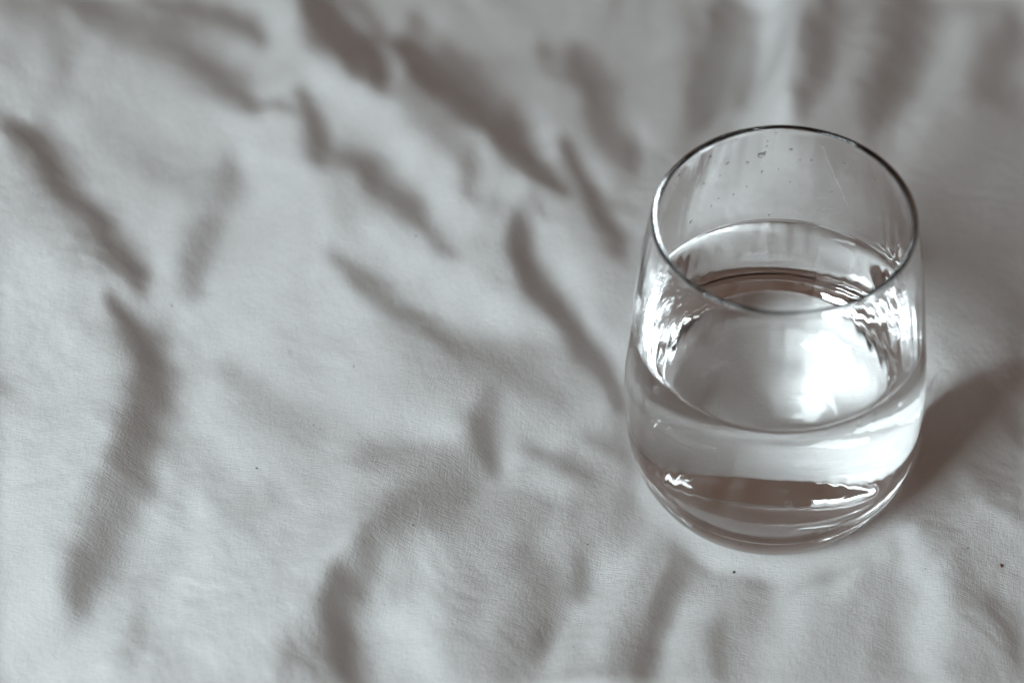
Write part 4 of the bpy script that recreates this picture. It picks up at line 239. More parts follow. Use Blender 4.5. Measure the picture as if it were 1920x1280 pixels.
3 1 0 2 0 2 2 1 2 2 2 1 2 1 1 0 1 1 2 3 7 6 2 -5 -4 -3 -2 -6 -8 -9 -3 3 5 7 8 8 4 -1 -7 -14 -16 -15 -12 0 7 2 -5 -15 -18 -18 -15 -13 -8 7 27 40 40 31 20 5 -12 -15 -9 -4 1 2 1 2 -3 -6 -10 -10 -4 3 8 10 14 18 19 16 9 4 0 -5 -7 -8 -12 -17 -23 -21 -13 1 16 24 29 29 29 22 11 -1 -8 -11 -11 -12 -17 -24 -23 -16 -8 1 7 9 6 2 1 -4 -7 -10 -12 -12 -9 -6 -4 -3 0 1 2 1 0 3 2 4 4 6 7 8 9 9 8 5 4 2 0 -3 -3 -4 -8 -10 -5 0 5 5 4 1 -1 -3 -3 -2 -3 -3 -1 -2 -2 -1 -1 -1 -1 -1 -1 -1 0 -1 0 -1 -1 1 -1 0 -1 -1
1 1 1 1 1 2 1 2 2 1 2 2 2 1 1 0 0 -1 -1 1 4 4 2 -2 -3 0 -1 -4 -5 -4 -6 -5 -1 4 9 8 5 0 -5 -6 -8 -12 -10 -2 7 7 1 -9 -18 -24 -23 -18 -14 -3 15 32 33 26 22 14 1 -9 -6 -1 0 1 0 -2 -4 -4 -4 -4 -2 4 10 15 19 20 17 10 5 2 0 -3 -7 -10 -16 -19 -16 -7 3 7 6 10 15 21 23 20 12 6 -3 -7 -8 -13 -22 -26 -26 -19 -10 -1 6 9 8 5 -1 -6 -8 -9 -8 -6 -4 -3 -3 -2 -3 -2 -1 1 3 3 6 6 5 4 2 -1 -1 1 4 10 13 13 9 4 -2 -8 -10 -11 -9 -3 2 5 5 1 0 -1 -3 -3 -2 -2 -2 -2 -1 -2 -1 -1 -1 0 -1 -1 -1 -1 0 0 -1 -1 0 -1 1 -1
1 0 1 1 2 0 2 1 2 3 2 2 2 2 1 0 -1 -3 -3 -2 -1 3 2 -1 -1 1 3 4 2 -2 -7 -10 -10 -3 5 9 6 2 -2 -2 -3 -8 -10 -3 6 11 8 3 -10 -22 -32 -32 -20 -10 1 8 12 8 17 29 27 16 6 1 -1 -2 -3 -6 -2 -1 2 3 2 3 8 14 17 17 12 8 5 2 1 0 -3 -7 -9 -12 -4 6 5 -2 -4 -3 2 6 10 10 9 5 4 -1 -7 -14 -16 -18 -16 -14 -9 -3 2 6 4 -1 -4 -7 -7 -5 -4 -1 0 0 -1 -3 -2 -2 -1 1 2 4 6 4 5 3 0 -1 -3 -3 2 8 13 13 11 6 0 -5 -7 -9 -7 -4 -1 3 4 3 0 0 -2 -2 -3 -1 -3 -1 -2 -1 -2 -1 0 -2 0 -1 -1 0 -1 -1 0 0 -1 0 -1 0
-1 2 0 0 1 2 1 2 2 2 2 3 2 2 2 1 -1 -2 -5 -6 -6 -3 1 3 2 3 6 6 4 2 -2 -6 -8 -9 -2 3 7 6 5 2 -4 -10 -13 -10 2 11 14 12 6 -6 -24 -34 -32 -23 -22 -21 -25 -20 2 31 49 49 33 18 4 -4 -4 -2 -3 -1 2 5 6 6 6 11 13 13 11 9 6 4 2 0 -1 -2 -4 -1 4 6 0 -8 -10 -7 -4 -3 -7 -10 -11 -4 4 4 -2 -4 -5 -2 -1 -1 -1 -1 1 -2 -6 -8 -9 -7 -5 -4 -1 0 2 2 2 2 2 2 1 1 2 1 1 3 4 3 4 3 2 1 3 4 4 5 5 4 0 -2 -5 -5 -8 -4 0 3 4 3 2 -1 -1 -2 -1 -3 -1 -2 -1 -2 -1 -1 -2 0 -2 0 0 -1 -1 0 -1 -1 0 0 0 0
-1 0 1 1 1 1 1 1 2 2 3 2 3 3 2 2 0 -2 -4 -9 -11 -9 -5 1 5 3 3 2 4 5 8 4 1 -3 -6 -2 2 6 9 6 -2 -10 -15 -13 -6 7 11 14 13 9 -2 -20 -33 -43 -47 -43 -35 -30 -19 9 37 47 50 41 26 14 6 1 -1 -1 1 4 7 7 7 8 14 13 11 10 6 4 0 -2 -4 -4 -2 1 4 5 0 -6 -9 -7 -6 -8 -14 -21 -21 -10 -3 0 1 2 6 7 8 7 7 6 2 -7 -12 -15 -11 -7 -4 -2 -2 1 2 4 7 8 7 5 4 1 -2 -3 -2 -1 2 5 8 8 8 8 4 1 -2 -4 -3 -3 -1 0 -2 -4 -4 -2 1 3 3 3 1 -1 -1 -2 -2 -1 -2 -2 -2 -1 -1 -1 -1 -1 -1 -1 -1 0 -1 0 0 -1 -1 0 -1 0
-2 0 0 1 0 1 2 2 1 3 2 3 3 4 3 2 2 0 -4 -8 -14 -16 -12 -5 -1 2 -1 -1 3 7 10 13 11 7 -1 -4 -2 0 2 3 4 -1 -7 -11 -6 0 6 5 11 14 11 -2 -24 -43 -54 -46 -28 -18 -17 -8 7 16 22 33 39 37 27 12 1 -1 1 4 6 5 7 12 15 17 14 9 7 1 -4 -10 -9 -7 -2 2 6 3 1 -2 -6 -8 -8 -9 -12 -9 -2 0 -3 -8 -9 -3 4 7 7 10 9 6 -4 -12 -16 -14 -12 -7 -4 -2 0 0 3 6 8 10 10 8 4 1 -3 -2 -4 -2 0 3 6 10 10 10 8 2 -4 -6 -8 -6 -4 -1 1 1 3 2 0 0 0 -2 -1 -1 -2 -1 -2 -2 -2 -1 -1 -2 -1 -1 -1 -1 0 -1 -1 -1 0 -1 -1 0 0 -1 0 -1
-3 0 1 0 1 1 0 1 2 2 2 4 3 3 5 5 3 2 -1 -6 -12 -16 -19 -16 -9 -4 -1 2 1 1 6 12 18 15 7 1 -2 -4 -6 -4 2 7 5 0 -4 -4 -4 1 4 12 18 11 -2 -20 -28 -30 -25 -16 -15 -15 -8 -5 -4 2 18 30 30 21 10 4 1 3 4 6 8 12 19 20 19 10 3 -4 -12 -14 -13 -6 1 5 6 7 6 -1 -8 -15 -16 -13 -5 6 14 16 8 0 -5 -5 -2 2 4 4 -1 -10 -16 -16 -14 -9 -9 -8 -4 -1 1 1 3 5 8 9 8 7 6 4 5 1 2 -1 -2 -1 1 3 8 9 8 4 -1 -6 -7 -8 -4 -3 1 6 7 3 0 -3 -5 -3 -4 -2 -2 -2 -1 -2 -1 -1 -2 0 -2 -1 -1 -1 -1 -1 0 -1 -1 0 0 -1 -1 0 0 0
-4 0 0 1 0 0 2 1 1 1 3 2 5 4 4 5 6 5 3 -1 -7 -15 -20 -22 -18 -11 -5 0 1 -1 -3 6 13 15 14 8 5 0 -6 -10 -8 1 8 10 5 -3 -5 -3 4 9 15 20 15 11 4 -9 -19 -23 -25 -26 -18 -5 -3 -6 -5 0 10 16 17 11 7 4 7 8 8 11 15 20 16 10 -2 -9 -14 -13 -8 -5 0 4 6 10 9 7 -5 -18 -24 -19 -7 6 18 20 20 15 9 1 -4 -6 -9 -13 -19 -23 -20 -11 -2 -2 -2 -3 -2 0 2 5 5 4 5 5 6 7 9 10 9 9 4 3 -1 -3 -3 0 1 2 3 1 0 -1 -4 -5 -7 -5 -2 4 3 1 -2 -4 -2 -2 -1 -1 -2 -1 -2 -1 -1 -2 -1 -1 -1 -1 -1 -1 -1 0 -2 0 0 -1 -1 0 0 -1 0 -1
-5 0 0 0 1 1 0 1 1 2 1 3 3 4 6 6 6 8 7 4 0 -10 -19 -23 -22 -19 -15 -9 -3 0 -1 -2 1 10 13 14 10 6 0 -7 -10 -11 -3 7 10 6 4 3 3 5 12 16 21 19 14 2 -11 -19 -30 -32 -20 -2 5 1 -8 -13 -10 4 16 18 14 11 10 9 6 6 9 12 10 5 -1 -6 -4 -5 -7 -8 -10 -10 -5 1 12 17 15 1 -16 -21 -13 0 10 17 18 18 12 3 -9 -18 -22 -28 -26 -20 -11 0 6 9 6 3 0 3 7 8 7 6 4 4 6 8 9 11 11 8 6 3 1 -1 -2 -4 -4 -3 -3 -1 -1 0 -1 -1 -6 -7 -4 -4 -4 -5 -4 0 0 3 2 0 0 -1 -1 -1 -1 -1 -1 -2 0 -2 0 -1 -1 -1 0 -1 0 -1 0 -1 0 0 -2 1
-5 0 0 0 0 -1 1 0 1 1 3 2 2 5 4 7 8 8 11 11 7 -2 -13 -20 -25 -30 -31 -26 -14 -3 4 1 3 7 10 10 10 11 10 4 -5 -10 -10 -7 1 9 12 11 5 4 5 12 17 19 10 2 -5 -15 -28 -33 -15 3 6 1 -3 -10 -12 -3 9 18 17 15 9 8 6 5 4 4 2 2 1 1 -2 -4 -10 -18 -25 -26 -22 -12 2 16 27 32 22 5 -2 -1 4 7 10 9 5 -7 -15 -21 -24 -23 -20 -13 -4 1 8 11 11 7 4 4 5 9 9 10 7 9 9 10 12 10 8 7 4 2 1 -2 -3 -4 -5 -5 -5 -3 0 0 1 -3 -4 -5 -6 -8 -10 -9 -5 0 3 4 4 2 2 -1 0 -1 -1 -1 -1 0 -2 0 -2 0 -1 0 -1 -1 -1 0 -1 0 -1 0 0 -1
-7 1 -1 0 0 1 -1 1 1 0 1 2 3 2 6 5 9 10 12 15 14 8 -3 -10 -16 -26 -33 -39 -39 -30 -16 -2 10 17 16 8 5 9 14 15 10 5 -3 -9 -10 -5 3 8 9 4 4 10 19 21 12 0 -9 -22 -30 -26 -12 2 6 2 -3 -5 -7 -4 4 11 16 13 10 6 7 4 3 -2 -2 -5 -7 -12 -13 -14 -15 -17 -20 -23 -22 -18 -14 -6 9 27 42 47 38 26 13 7 5 4 -6 -13 -18 -17 -17 -15 -12 -9 -6 -2 3 8 11 9 6 2 3 5 9 11 15 14 16 15 11 11 9 5 3 1 -2 -3 -4 -4 -4 -5 -3 -2 -2 0 -2 -3 -2 -3 -7 -10 -10 -8 -5 -3 2 3 3 3 1 2 -1 0 -1 -1 0 -2 0 -1 0 -2 0 -1 0 -1 0 -1 0 -1 0 -1 0 0
-6 -1 0 0 -1 0 0 0 0 1 0 1 2 3 4 6 8 10 13 15 17 11 6 3 0 -3 -12 -25 -39 -50 -48 -35 -14 7 20 16 6 3 8 17 19 16 11 3 -6 -10 -9 -4 0 1 1 12 24 25 13 1 -13 -25 -25 -18 -14 -8 0 4 2 -1 -4 -5 2 7 13 14 8 5 4 6 2 -4 -12 -18 -24 -25 -22 -15 -10 -5 -5 -7 -8 -10 -12 -12 -10 -5 14 38 57 53 37 21 11 -4 -15 -17 -12 -10 -9 -8 -6 -6 -7 -6 -2 4 9 10 10 8 6 5 6 10 12 15 15 13 13 10 8 7 4 1 0 -1 -3 -4 -5 -4 -4 -4 -2 -4 -3 -2 -2 -3 -5 -8 -8 -7 -5 -2 -1 1 2 2 2 0 0 0 -1 1 -2 0 -1 0 -1 0 -1 -1 -1 0 -1 0 -1 0 0 -1 0 -1
-7 -1 0 0 0 -1 0 0 0 -1 1 0 1 3 2 5 6 10 12 15 14 9 4 6 11 12 7 1 -13 -29 -45 -51 -50 -32 -6 17 17 6 5 9 15 17 14 10 4 0 -4 -10 -11 -8 -3 8 23 22 13 1 -8 -13 -11 -11 -20 -25 -9 1 5 3 -2 -1 -1 7 10 10 8 5 5 6 1 -10 -22 -29 -27 -19 -12 -7 -2 2 6 10 12 13 10 2 -9 -16 -14 1 14 22 26 29 16 -9 -16 -9 -1 -1 -3 -3 -3 -1 -3 -1 2 6 7 11 11 12 11 9 7 5 4 6 5 8 8 8 8 7 6 6 3 2 -1 -3 -5 -6 -7 -6 -6 -4 -3 -3 -2 -4 -4 -5 -5 -5 -3 -2 -1 -1 1 1 0 1 1 0 0 -1 0 -1 0 -1 -1 -1 0 0 -1 0 -1 -1 0 0 -1 1 -1 0
-8 0 0 -1 0 0 -1 -1 -1 1 -1 0 0 1 2 3 6 8 11 14 11 5 1 2 6 11 15 13 8 -3 -18 -32 -46 -55 -39 -9 10 13 10 10 12 12 11 5 1 1 2 0 -4 -7 -7 0 9 11 4 -1 2 5 7 1 -19 -31 -25 -7 0 1 4 3 3 4 7 8 9 7 6 3 -5 -20 -33 -30 -16 -4 2 -1 0 8 18 29 33 32 24 11 -5 -13 -18 -23 -34 -36 -7 20 15 -3 -7 5 9 5 0 1 4 5 9 12 13 12 12 11 11 9 7 4 4 -1 -3 -7 -4 -1 2 5 5 7 8 7 6 4 2 -1 -3 -6 -8 -7 -7 -6 -4 -4 -5 -3 -4 -4 -2 -1 -2 -2 -1 -1 -1 0 1 0 0 0 0 0 0 0 -1 -1 0 0 -1 -1 0 0 -1 0 0 -1 0 -1 0 -1
-8 0 -1 -1 0 -1 0 0 -1 -1 -1 0 0 -1 0 2 3 7 10 13 12 7 0 -1 -1 5 11 15 15 12 4 -9 -25 -42 -51 -43 -26 -8 7 13 15 17 15 9 1 -4 -2 2 4 4 -1 -5 -3 -1 -5 -3 6 18 19 11 -9 -28 -29 -19 -10 0 7 9 7 3 4 7 9 8 3 -6 -19 -32 -33 -23 -7 5 8 10 14 23 33 35 32 25 16 6 0 -7 -13 -29 -47 -45 -23 -2 2 -1 4 11 13 15 17 20 20 16 13 12 13 14 13 11 7 3 -2 -3 -5 -7 -11 -10 -11 -7 -3 -2 3 3 5 6 6 5 4 1 -1 -4 -5 -6 -4 -5 -5 -5 -5 -5 -4 -2 -2 0 -1 -1 -2 -1 -1 -1 0 0 0 0 1 -1 0 0 0 0 -1 0 0 -1 0 -1 0 -1 0 0 -1 0 -1 1
-9 0 0 -1 -1 0 -1 -1 0 -1 -1 -1 -2 -1 0 -1 1 3 8 12 14 10 7 3 2 2 7 12 14 13 9 1 -9 -25 -38 -52 -50 -39 -24 -6 8 16 24 26 18 6 -3 -2 0 2 1 -5 -7 -1 0 -2 5 18 22 13 -2 -18 -26 -20 -11 -2 7 9 6 2 1 4 5 2 -5 -17 -29 -29 -19 -10 -3 5 16 27 37 41 37 24 12 4 2 2 4 2 -9 -24 -30 -28 -29 -28 -20 -8 5 13 22 31 39 41 36 26 11 1 0 2 3 3 1 -3 -4 -6 -8 -9 -8 -11 -9 -9 -6 -3 -3 -2 -2 -2 2 3 0 0 -1 -2 0 1 0 2 -2 -2 -3 -3 -2 -1 -1 0 -1 -1 -2 -2 -1 0 -1 0 1 0 0 1 -1 0 0 0 0 -1 -1 0 0 0 -1 0 -1 0 0 0 0 -1
-8 -2 0 0 -1 -1 0 -1 -2 -1 0 -2 -1 -2 -3 -1 -2 1 3 8 12 12 9 7 6 5 7 10 15 15 13 5 -5 -12 -26 -34 -39 -40 -40 -32 -16 2 15 20 19 16 13 4 -2 -5 -7 -11 -15 -7 8 10 13 16 18 12 0 -16 -20 -14 -5 0 3 2 0 -1 -3 -5 -7 -8 -15 -23 -24 -14 -1 8 9 17 30 39 41 34 21 11 2 -4 -6 -1 2 1 -6 -12 -13 -17 -34 -43 -32 -12 4 17 29 36 38 36 31 24 12 1 -6 -6 -3 -3 -1 -1 -2 -3 -4 -3 -4 -4 -6 -6 -9 -8 -9 -10 -8 -4 -2 -1 0 -2 -3 0 1 4 7 6 6 4 2 1 0 -1 0 -1 0 -2 -1 0 -1 0 1 1 0 1 0 0 1 -1 0 0 0 -1 1 0 -1 -1 1 -1 0 -1 0 -1 0 0
-9 0 -1 -1 0 -1 -1 -1 -1 -1 -2 -1 -2 -2 -3 -3 -4 -4 -1 2 7 6 6 5 6 5 7 10 17 22 21 16 8 -3 -13 -22 -22 -23 -30 -36 -29 -14 -4 -1 2 9 14 13 8 -1 -8 -18 -30 -23 2 20 25 24 18 9 -5 -17 -17 -8 1 4 1 -4 -4 -5 -9 -15 -17 -20 -20 -21 -16 -6 11 25 35 41 40 34 21 10 9 8 4 -3 -8 -6 -3 -3 -4 -6 -7 -13 -26 -40 -32 -11 6 18 21 20 13 9 8 11 14 11 10 8 7 5 4 3 2 0 0 -1 0 -1 -4 -8 -9 -13 -13 -9 -6 -2 0 0 0 0 -1 -1 0 3 6 7 7 6 6 2 1 -1 -1 -2 -1 -1 0 0 3 1 1 1 0 1 0 0 1 0 0 0 0 0 -1 0 0 0 -1 1 -1 0 0 0 -1 0
-9 -1 0 -1 -1 -1 -1 -1 0 -2 -1 -2 -2 -2 -3 -5 -4 -7 -8 -4 0 3 1 2 1 4 4 12 18 24 24 24 21 14 4 -9 -16 -16 -21 -26 -30 -28 -19 -9 -5 -3 1 6 9 7 2 -11 -27 -28 -8 16 22 21 18 7 -12 -14 -11 -2 7 8 2 -4 -6 -7 -11 -18 -22 -21 -19 -15 -12 0 24 45 50 39 25 12 4 1 1 7 6 0 -6 -8 -7 -3 -2 -1 -2 -6 -17 -27 -23 -8 1 -1 -2 -6 -8 -10 -6 2 15 25 28 26 20 15 9 9 5 3 1 0 -1 -2 -4 -8 -12 -12 -10 -5 -2 1 0 3 3 4 4 1 0 -2 0 0 3 5 4 3 1 1 0 -1 -2 -1 -1 1 0 2 2 0 2 0 1 1 -1 1 0 0 0 0 0 0 -1 0 0 0 0 0 -1 0 0 0
-9 0 -2 0 -1 0 -2 0 -2 -1 -1 -2 -2 -3 -2 -4 -7 -8 -10 -11 -7 2 3 0 -2 -4 1 7 16 21 25 26 28 27 19 10 -3 -11 -13 -21 -31 -35 -31 -19 -7 -5 -7 -3 2 8 8 2 -10 -20 -10 6 11 12 10 1 -7 -6 -5 -4 4 11 8 0 -9 -12 -16 -19 -17 -13 -11 -11 -4 17 43 52 37 13 0 -2 -2 -3 -2 1 4 3 -1 -6 -5 -2 0 0 1 -1 -10 -19 -18 -7 -8 -18 -24 -20 -9 -3 4 10 18 24 24 23 19 16 15 11 10 5 3 1 0 -3 -6 -10 -12 -12 -9 -7 -4 -3 1 3 7 9 9 6 1 -1 -3 -1 1 2 2 3 2 2 2 1 -1 -1 0 -1 0 1 0 2 0 1 0 1 0 1 0 0 0 0 0 0 0 0 0 -1 0 0 0 0 0 -1
-10 0 0 -1 -1 -1 0 -2 -1 -1 -2 -1 -2 -2 -3 -4 -5 -9 -13 -16 -13 -4 4 3 2 -3 -6 -2 5 15 21 26 28 28 28 22 14 4 -3 -12 -22 -33 -37 -31 -20 -11 -6 -5 -1 6 10 11 4 -5 -6 4 11 8 2 -5 -5 -5 -11 -18 -6 11 12 -1 -14 -20 -21 -17 -9 -3 -1 2 15 33 39 29 11 0 -4 -3 -2 -7 -7 -4 6 9 4 -2 -5 -5 -4 -3 -4 -6 -9 -17 -17 -9 -7 -14 -19 -10 7 19 21 18 13 9 5 3 4 11 14 14 10 9 6 4 1 -3 -6 -8 -11 -12 -11 -10 -9 -7 -4 -1 4 10 11 11 9 6 5 5 3 3 2 2 2 2 1 1 1 0 -1 -1 -1 -1 0 1 1 0 1 0 1 0 1 0 0 1 0 -1 1 0 0 -1 0 0 0 -1 1 0
-9 -1 -1 0 -1 -1 -1 -1 -1 -1 -2 -2 -1 -2 -3 -3 -4 -6 -12 -19 -23 -16 -6 1 2 5 2 -3 -1 6 16 23 24 23 22 23 22 19 12 5 -6 -19 -31 -37 -31 -21 -12 -6 -4 0 10 15 13 6 2 6 11 10 0 -8 -5 -6 -17 -24 -20 -10 -6 -9 -9 -14 -12 -5 0 8 15 24 29 25 9 -6 -6 0 2 3 -1 -5 -9 -4 4 8 6 -2 -4 -8 -12 -15 -12 -7 -6 -6 -10 -8 -4 -1 3 14 22 26 20 10 -1 -6 -10 -11 -5 2 6 9 10 10 9 7 3 0 -3 -5 -4 -5 -8 -8 -8 -8 -8 -5 -2 1 7 10 14 14 13 13 10 7 5 3 2 1 1 0 0 -2 -2 -2 -1 -2 0 0 0 1 1 0 1 0 0 0 1 0 0 1 -1 0 0 1 0 0 -1 1 -1 0
-9 -1 -1 -1 0 -1 -1 -1 -1 -2 -1 -1 -3 -1 -2 -2 -3 -5 -6 -14 -20 -19 -11 -10 -11 -8 -6 -3 1 11 18 21 23 20 19 19 18 15 15 16 11 1 -12 -25 -30 -25 -20 -12 -5 -3 -3 -1 2 5 5 8 13 9 2 -1 0 -3 -10 -19 -27 -29 -29 -19 -6 9 18 20 21 20 22 23 15 0 -19 -23 -12 1 6 4 0 -2 -6 -6 -3 0 -2 -1 -3 -5 -12 -16 -14 -6 4 7 4 0 3 12 19 18 16 12 5 -4 -10 -14 -14 -14 -11 -6 -1 3 7 8 8 7 6 5 4 4 2 1 0 -3 -3 -5 -5 -5 -3 -3 0 4 9 12 14 13 13 10 8 6 5 3 1 0 -1 -1 -2 -2 -3 -1 -1 -2 1 1 0 1 0 1 0 1 0 0 1 0 0 0 0 0 0 0 0 0 0 0
-9 -1 0 -1 -1 -1 -1 -1 -1 -1 -2 -2 -1 -3 -1 -2 -2 -1 -3 -5 -6 -4 -2 -8 -20 -29 -29 -27 -19 -4 15 27 29 31 29 24 17 10 5 7 12 13 3 -5 -14 -18 -15 -12 -10 -12 -13 -13 -9 -3 4 5 3 2 3 9 11 9 2 -11 -24 -35 -30 -13 3 16 29 36 31 23 16 5 -4 -19 -26 -23 -11 -3 2 1 1 -1 -1 -5 -9 -13 -14 -8 0 1 -1 -4 -3 2 11 17 15 9 12 16 15 6 -4 -6 -8 -9 -10 -13 -14 -15 -13 -10 -5 1 5 7 8 8 9 11 10 9 7 5 2 1 -2 -2 -3 -2 -3 -2 -2 1 2 4 6 8 10 10 8 7 6 6 4 3 2 0 -1 -3 -1 -2 -1 0 0 0 1 0 1 1 0 1 0 1 -1 0 1 1 0 0 0 -1 1 -1 0 0
-10 0 -1 0 -1 -1 -1 -1 -1 -2 -1 -1 -2 -2 -2 -1 -2 -1 0 3 4 11 14 7 -7 -21 -31 -39 -44 -40 -27 -11 8 29 41 48 42 24 7 -1 2 6 9 5 2 0 -5 -12 -16 -15 -13 -8 -2 1 1 -5 -10 -8 1 10 17 15 8 -1 -15 -23 -15 -3 5 10 14 21 23 16 7 -1 -9 -16 -19 -18 -12 -7 -5 -4 -2 1 0 -4 -11 -16 -15 -12 -8 0 6 12 15 19 21 16 7 3 6 9 5 -4 -11 -14 -12 -9 -7 -5 -7 -10 -11 -12 -5 -2 4 8 8 9 11 11 12 10 9 5 4 2 0 -1 -1 -2 -2 -1 -1 0 -1 -2 -3 0 5 8 9 9 8 7 6 5 3 1 -1 0 -2 -1 -2 1 -1 1 0 1 1 0 1 0 1 0 1 0 1 -1 0 1 0 0 0 0 0 0
-9 -1 0 -1 -1 -1 0 -2 -1 -1 -1 -2 -2 -1 -3 -2 -1 -1 1 4 8 15 20 22 18 7 -6 -20 -34 -50 -60 -60 -47 -22 11 37 57 56 36 16 4 3 6 10 14 7 -3 -12 -15 -11 -4 2 3 2 -2 -9 -15 -13 -3 8 12 13 10 4 -5 -8 -5 1 -1 -2 -1 1 7 12 8 1 -5 -7 -11 -12 -12 -10 -9 -8 -4 -2 -1 -2 -5 -3 1 -3 -9 -10 -2 13 24 26 19 5 -5 -6 -3 -3 -4 -5 -9 -13 -12 -8 -3 0 0 -2 -6 -7 -8 -3 1 5 8 10 8 11 11 11 10 9 7 5 3 2 1 -1 -2 -3 -2 -2 -4 -7 -10 -8 -4 3 10 12 12 10 10 6 4 1 -1 -3 -2 -1 0 -1 1 -1 1 1 1 0 2 0 0 1 1 1 -1 1 0 0 0 1 0 0 0 0
-9 0 -1 -1 -1 0 -2 0 -2 0 -2 -2 -1 -3 -1 -3 -2 -1 1 2 7 9 15 24 28 28 19 6 -11 -30 -44 -54 -58 -56 -44 -22 8 39 53 46 28 14 14 17 11 3 -6 -6 -5 -2 2 1 2 0 -5 -10 -12 -12 -6 2 8 10 10 7 2 -2 -2 -1 -2 -7 -10 -8 -3 5 11 7 0 -4 -6 -8 -10 -11 -10 -6 -6 -3 -1 -1 1 8 14 11 2 -6 -5 0 8 8 2 -2 -1 2 -3 -8 -10 -9 -11 -16 -13 -7 1 2 3 2 1 -2 -4 -1 3 6 7 6 8 7 9 11 11 12 11 8 8 5 2 2 -2 -4 -5 -8 -9 -9 -11 -14 -12 -6 1 8 12 14 12 10 6 3 0 -1 -1 -1 0 0 1 1 1 1 0 2 0 1 1 0 0 1 1 0 1 -1 1 0 0 0 0 0
-9 -1 -1 0 0 -1 -1 -1 -1 -2 -1 -1 -2 -2 -3 -2 -3 -2 -1 2 5 7 9 10 19 26 29 24 9 -5 -19 -24 -31 -39 -48 -52 -46 -23 7 31 41 39 33 17 2 -5 3 8 11 7 2 1 -2 -2 -4 -7 -10 -9 -7 -1 3 7 8 6 6 3 1 -2 -4 -8 -9 -10 -8 -3 6 12 5 -2 -5 -7 -9 -7 -7 -7 -4 -3 -2 -1 1 7 12 16 12 7 1 -3 -8 -11 -9 -1 9 10 2 -8 -12 -15 -16 -18 -17 -9 -5 0 2 6 6 8 8 8 7 7 6 7 4 4 5 7 9 10 11 11 8 6 5 1 0 -4 -8 -9 -9 -10 -10 -11 -14 -13 -10 -4 3 7 10 12 10 7 5 4 2 2 2 2 1 1 1 1 1 0 1 1 1 1 1 0 0 1 0 1 0 0 0 1 0 0
-9 0 -1 -1 -1 -1 0 -1 -1 -1 -1 -1 -2 -2 -2 -4 -2 -4 -3 -1 5 8 6 5 7 14 22 25 23 10 -1 -8 -11 -19 -28 -37 -42 -43 -34 -14 11 32 25 8 0 10 21 24 17 11 5 1 -1 -2 -4 -5 -6 -7 -6 -3 1 3 5 6 6 4 3 1 -4 -6 -9 -8 -8 -6 -2 6 10 1 -5 -6 -6 -6 -5 -3 -3 -3 -2 -3 0 1 6 11 13 11 9 1 -8 -12 -10 0 10 9 3 -5 -9 -9 -13 -13 -15 -15 -13 -10 -5 2 11 15 18 14 11 6 4 3 3 3 4 6 8 8 7 7 7 6 4 1 -1 -3 -6 -8 -9 -8 -8 -9 -9 -11 -11 -10 -9 -4 0 6 9 11 9 8 6 6 4 3 2 2 1 1 2 1 1 1 1 1 0 1 1 0 1 0 0 1 0 0 1 0
-9 -1 0 -1 0 -1 -1 -1 0 -1 -2 -1 -1 -2 -2 -2 -5 -4 -6 -3 -2 5 8 6 5 5 9 17 20 20 10 3 -1 -5 -14 -20 -25 -28 -27 -25 -18 -18 -15 -3 18 33 32 26 17 11 6 3 1 -2 -2 -3 -4 -6 -4 -4 -1 1 4 5 4 4 4 3 1 -5 -7 -8 -8 -7 -4 -1 6 6 -3 -5 -2 -4 -3 -4 -4 -3 -3 -2 -3 -1 3 6 9 10 10 5 -1 -7 -7 -1 3 5 2 1 -2 -3 -3 -3 -6 -9 -13 -12 -9 -4 3 12 14 12 6 1 1 0 2 3 5 6 8 7 7 6 5 5 3 3 1 -1 -3 -5 -8 -10 -10 -8 -9 -8 -7 -8 -9 -9 -5 -3 3 6 9 8 9 7 5 4 3 3 2 2 1 2 1 1 1 0 2 0 1 0 0 1 1 0 1 0 0 0
-9 0 -1 0 -1 -1 -1 0 -2 0 -1 -2 -1 -1 -2 -3 -2 -6 -6 -9 -9 -8 -2 2 3 3 4 8 18 22 24 17 10 4 -1 -10 -19 -21 -18 -18 -30 -43 -35 3 34 36 27 17 14 10 7 4 2 1 -2 -1 -4 -3 -4 -2 -2 0 1 3 3 5 2 3 2 1 -4 -8 -7 -6 -7 -4 1 7 4 -1 -3 -3 -3 -4 -4 -5 -5 -4 -2 -1 1 3 6 8 7 8 3 -1 -3 -5 -2 1 3 2 2 0 1 0 1 -1 -2 -3 -3 -2 -1 2 2 0 -3 -2 -1 0 0 2 4 6 6 8 6 5 5 4 5 5 4 3 1 -2 -5 -8 -10 -12 -11 -10 -7 -6 -5 -4 -5 -4 -2 0 3 4 6 5 6 5 4 2 3 2 1 2 1 2 1 1 1 1 0 2 0 1 0 0 0 1 0 0
-8 -1 0 -1 -1 0 -1 -1 -1 -1 -1 0 -2 -1 -2 -1 -3 -4 -6 -11 -14 -17 -14 -6 -1 2 3 5 9 15 23 26 24 16 8 -1 -8 -12 -15 -21 -34 -39 -17 15 26 21 13 10 9 9 7 5 2 1 1 -2 -1 -2 -3 -3 -1 -1 1 1 3 2 4 2 3 1 0 -6 -6 -7 -6 -5 0 6 10 1 -3 -2 -5 -6 -6 -6 -5 -4 -3 -2 0 2 4 5 8 6 5 3 -2 -2 -3 -2 0 1 2 1 0 -2 1 2 3 3 2 0 0 -2 -5 -6 -6 -2 0 2 2 2 2 4 5 7 7 7 5 4 5 4 6 5 3 1 -3 -5 -8 -12 -12 -11 -12 -9 -5 -4 -2 -2 -3 -1 -2 2 2 5 5 5 4 4 3 2 3 1 2 1 1 2 1 0 2 0 1 0 1 1 0 0 1 0
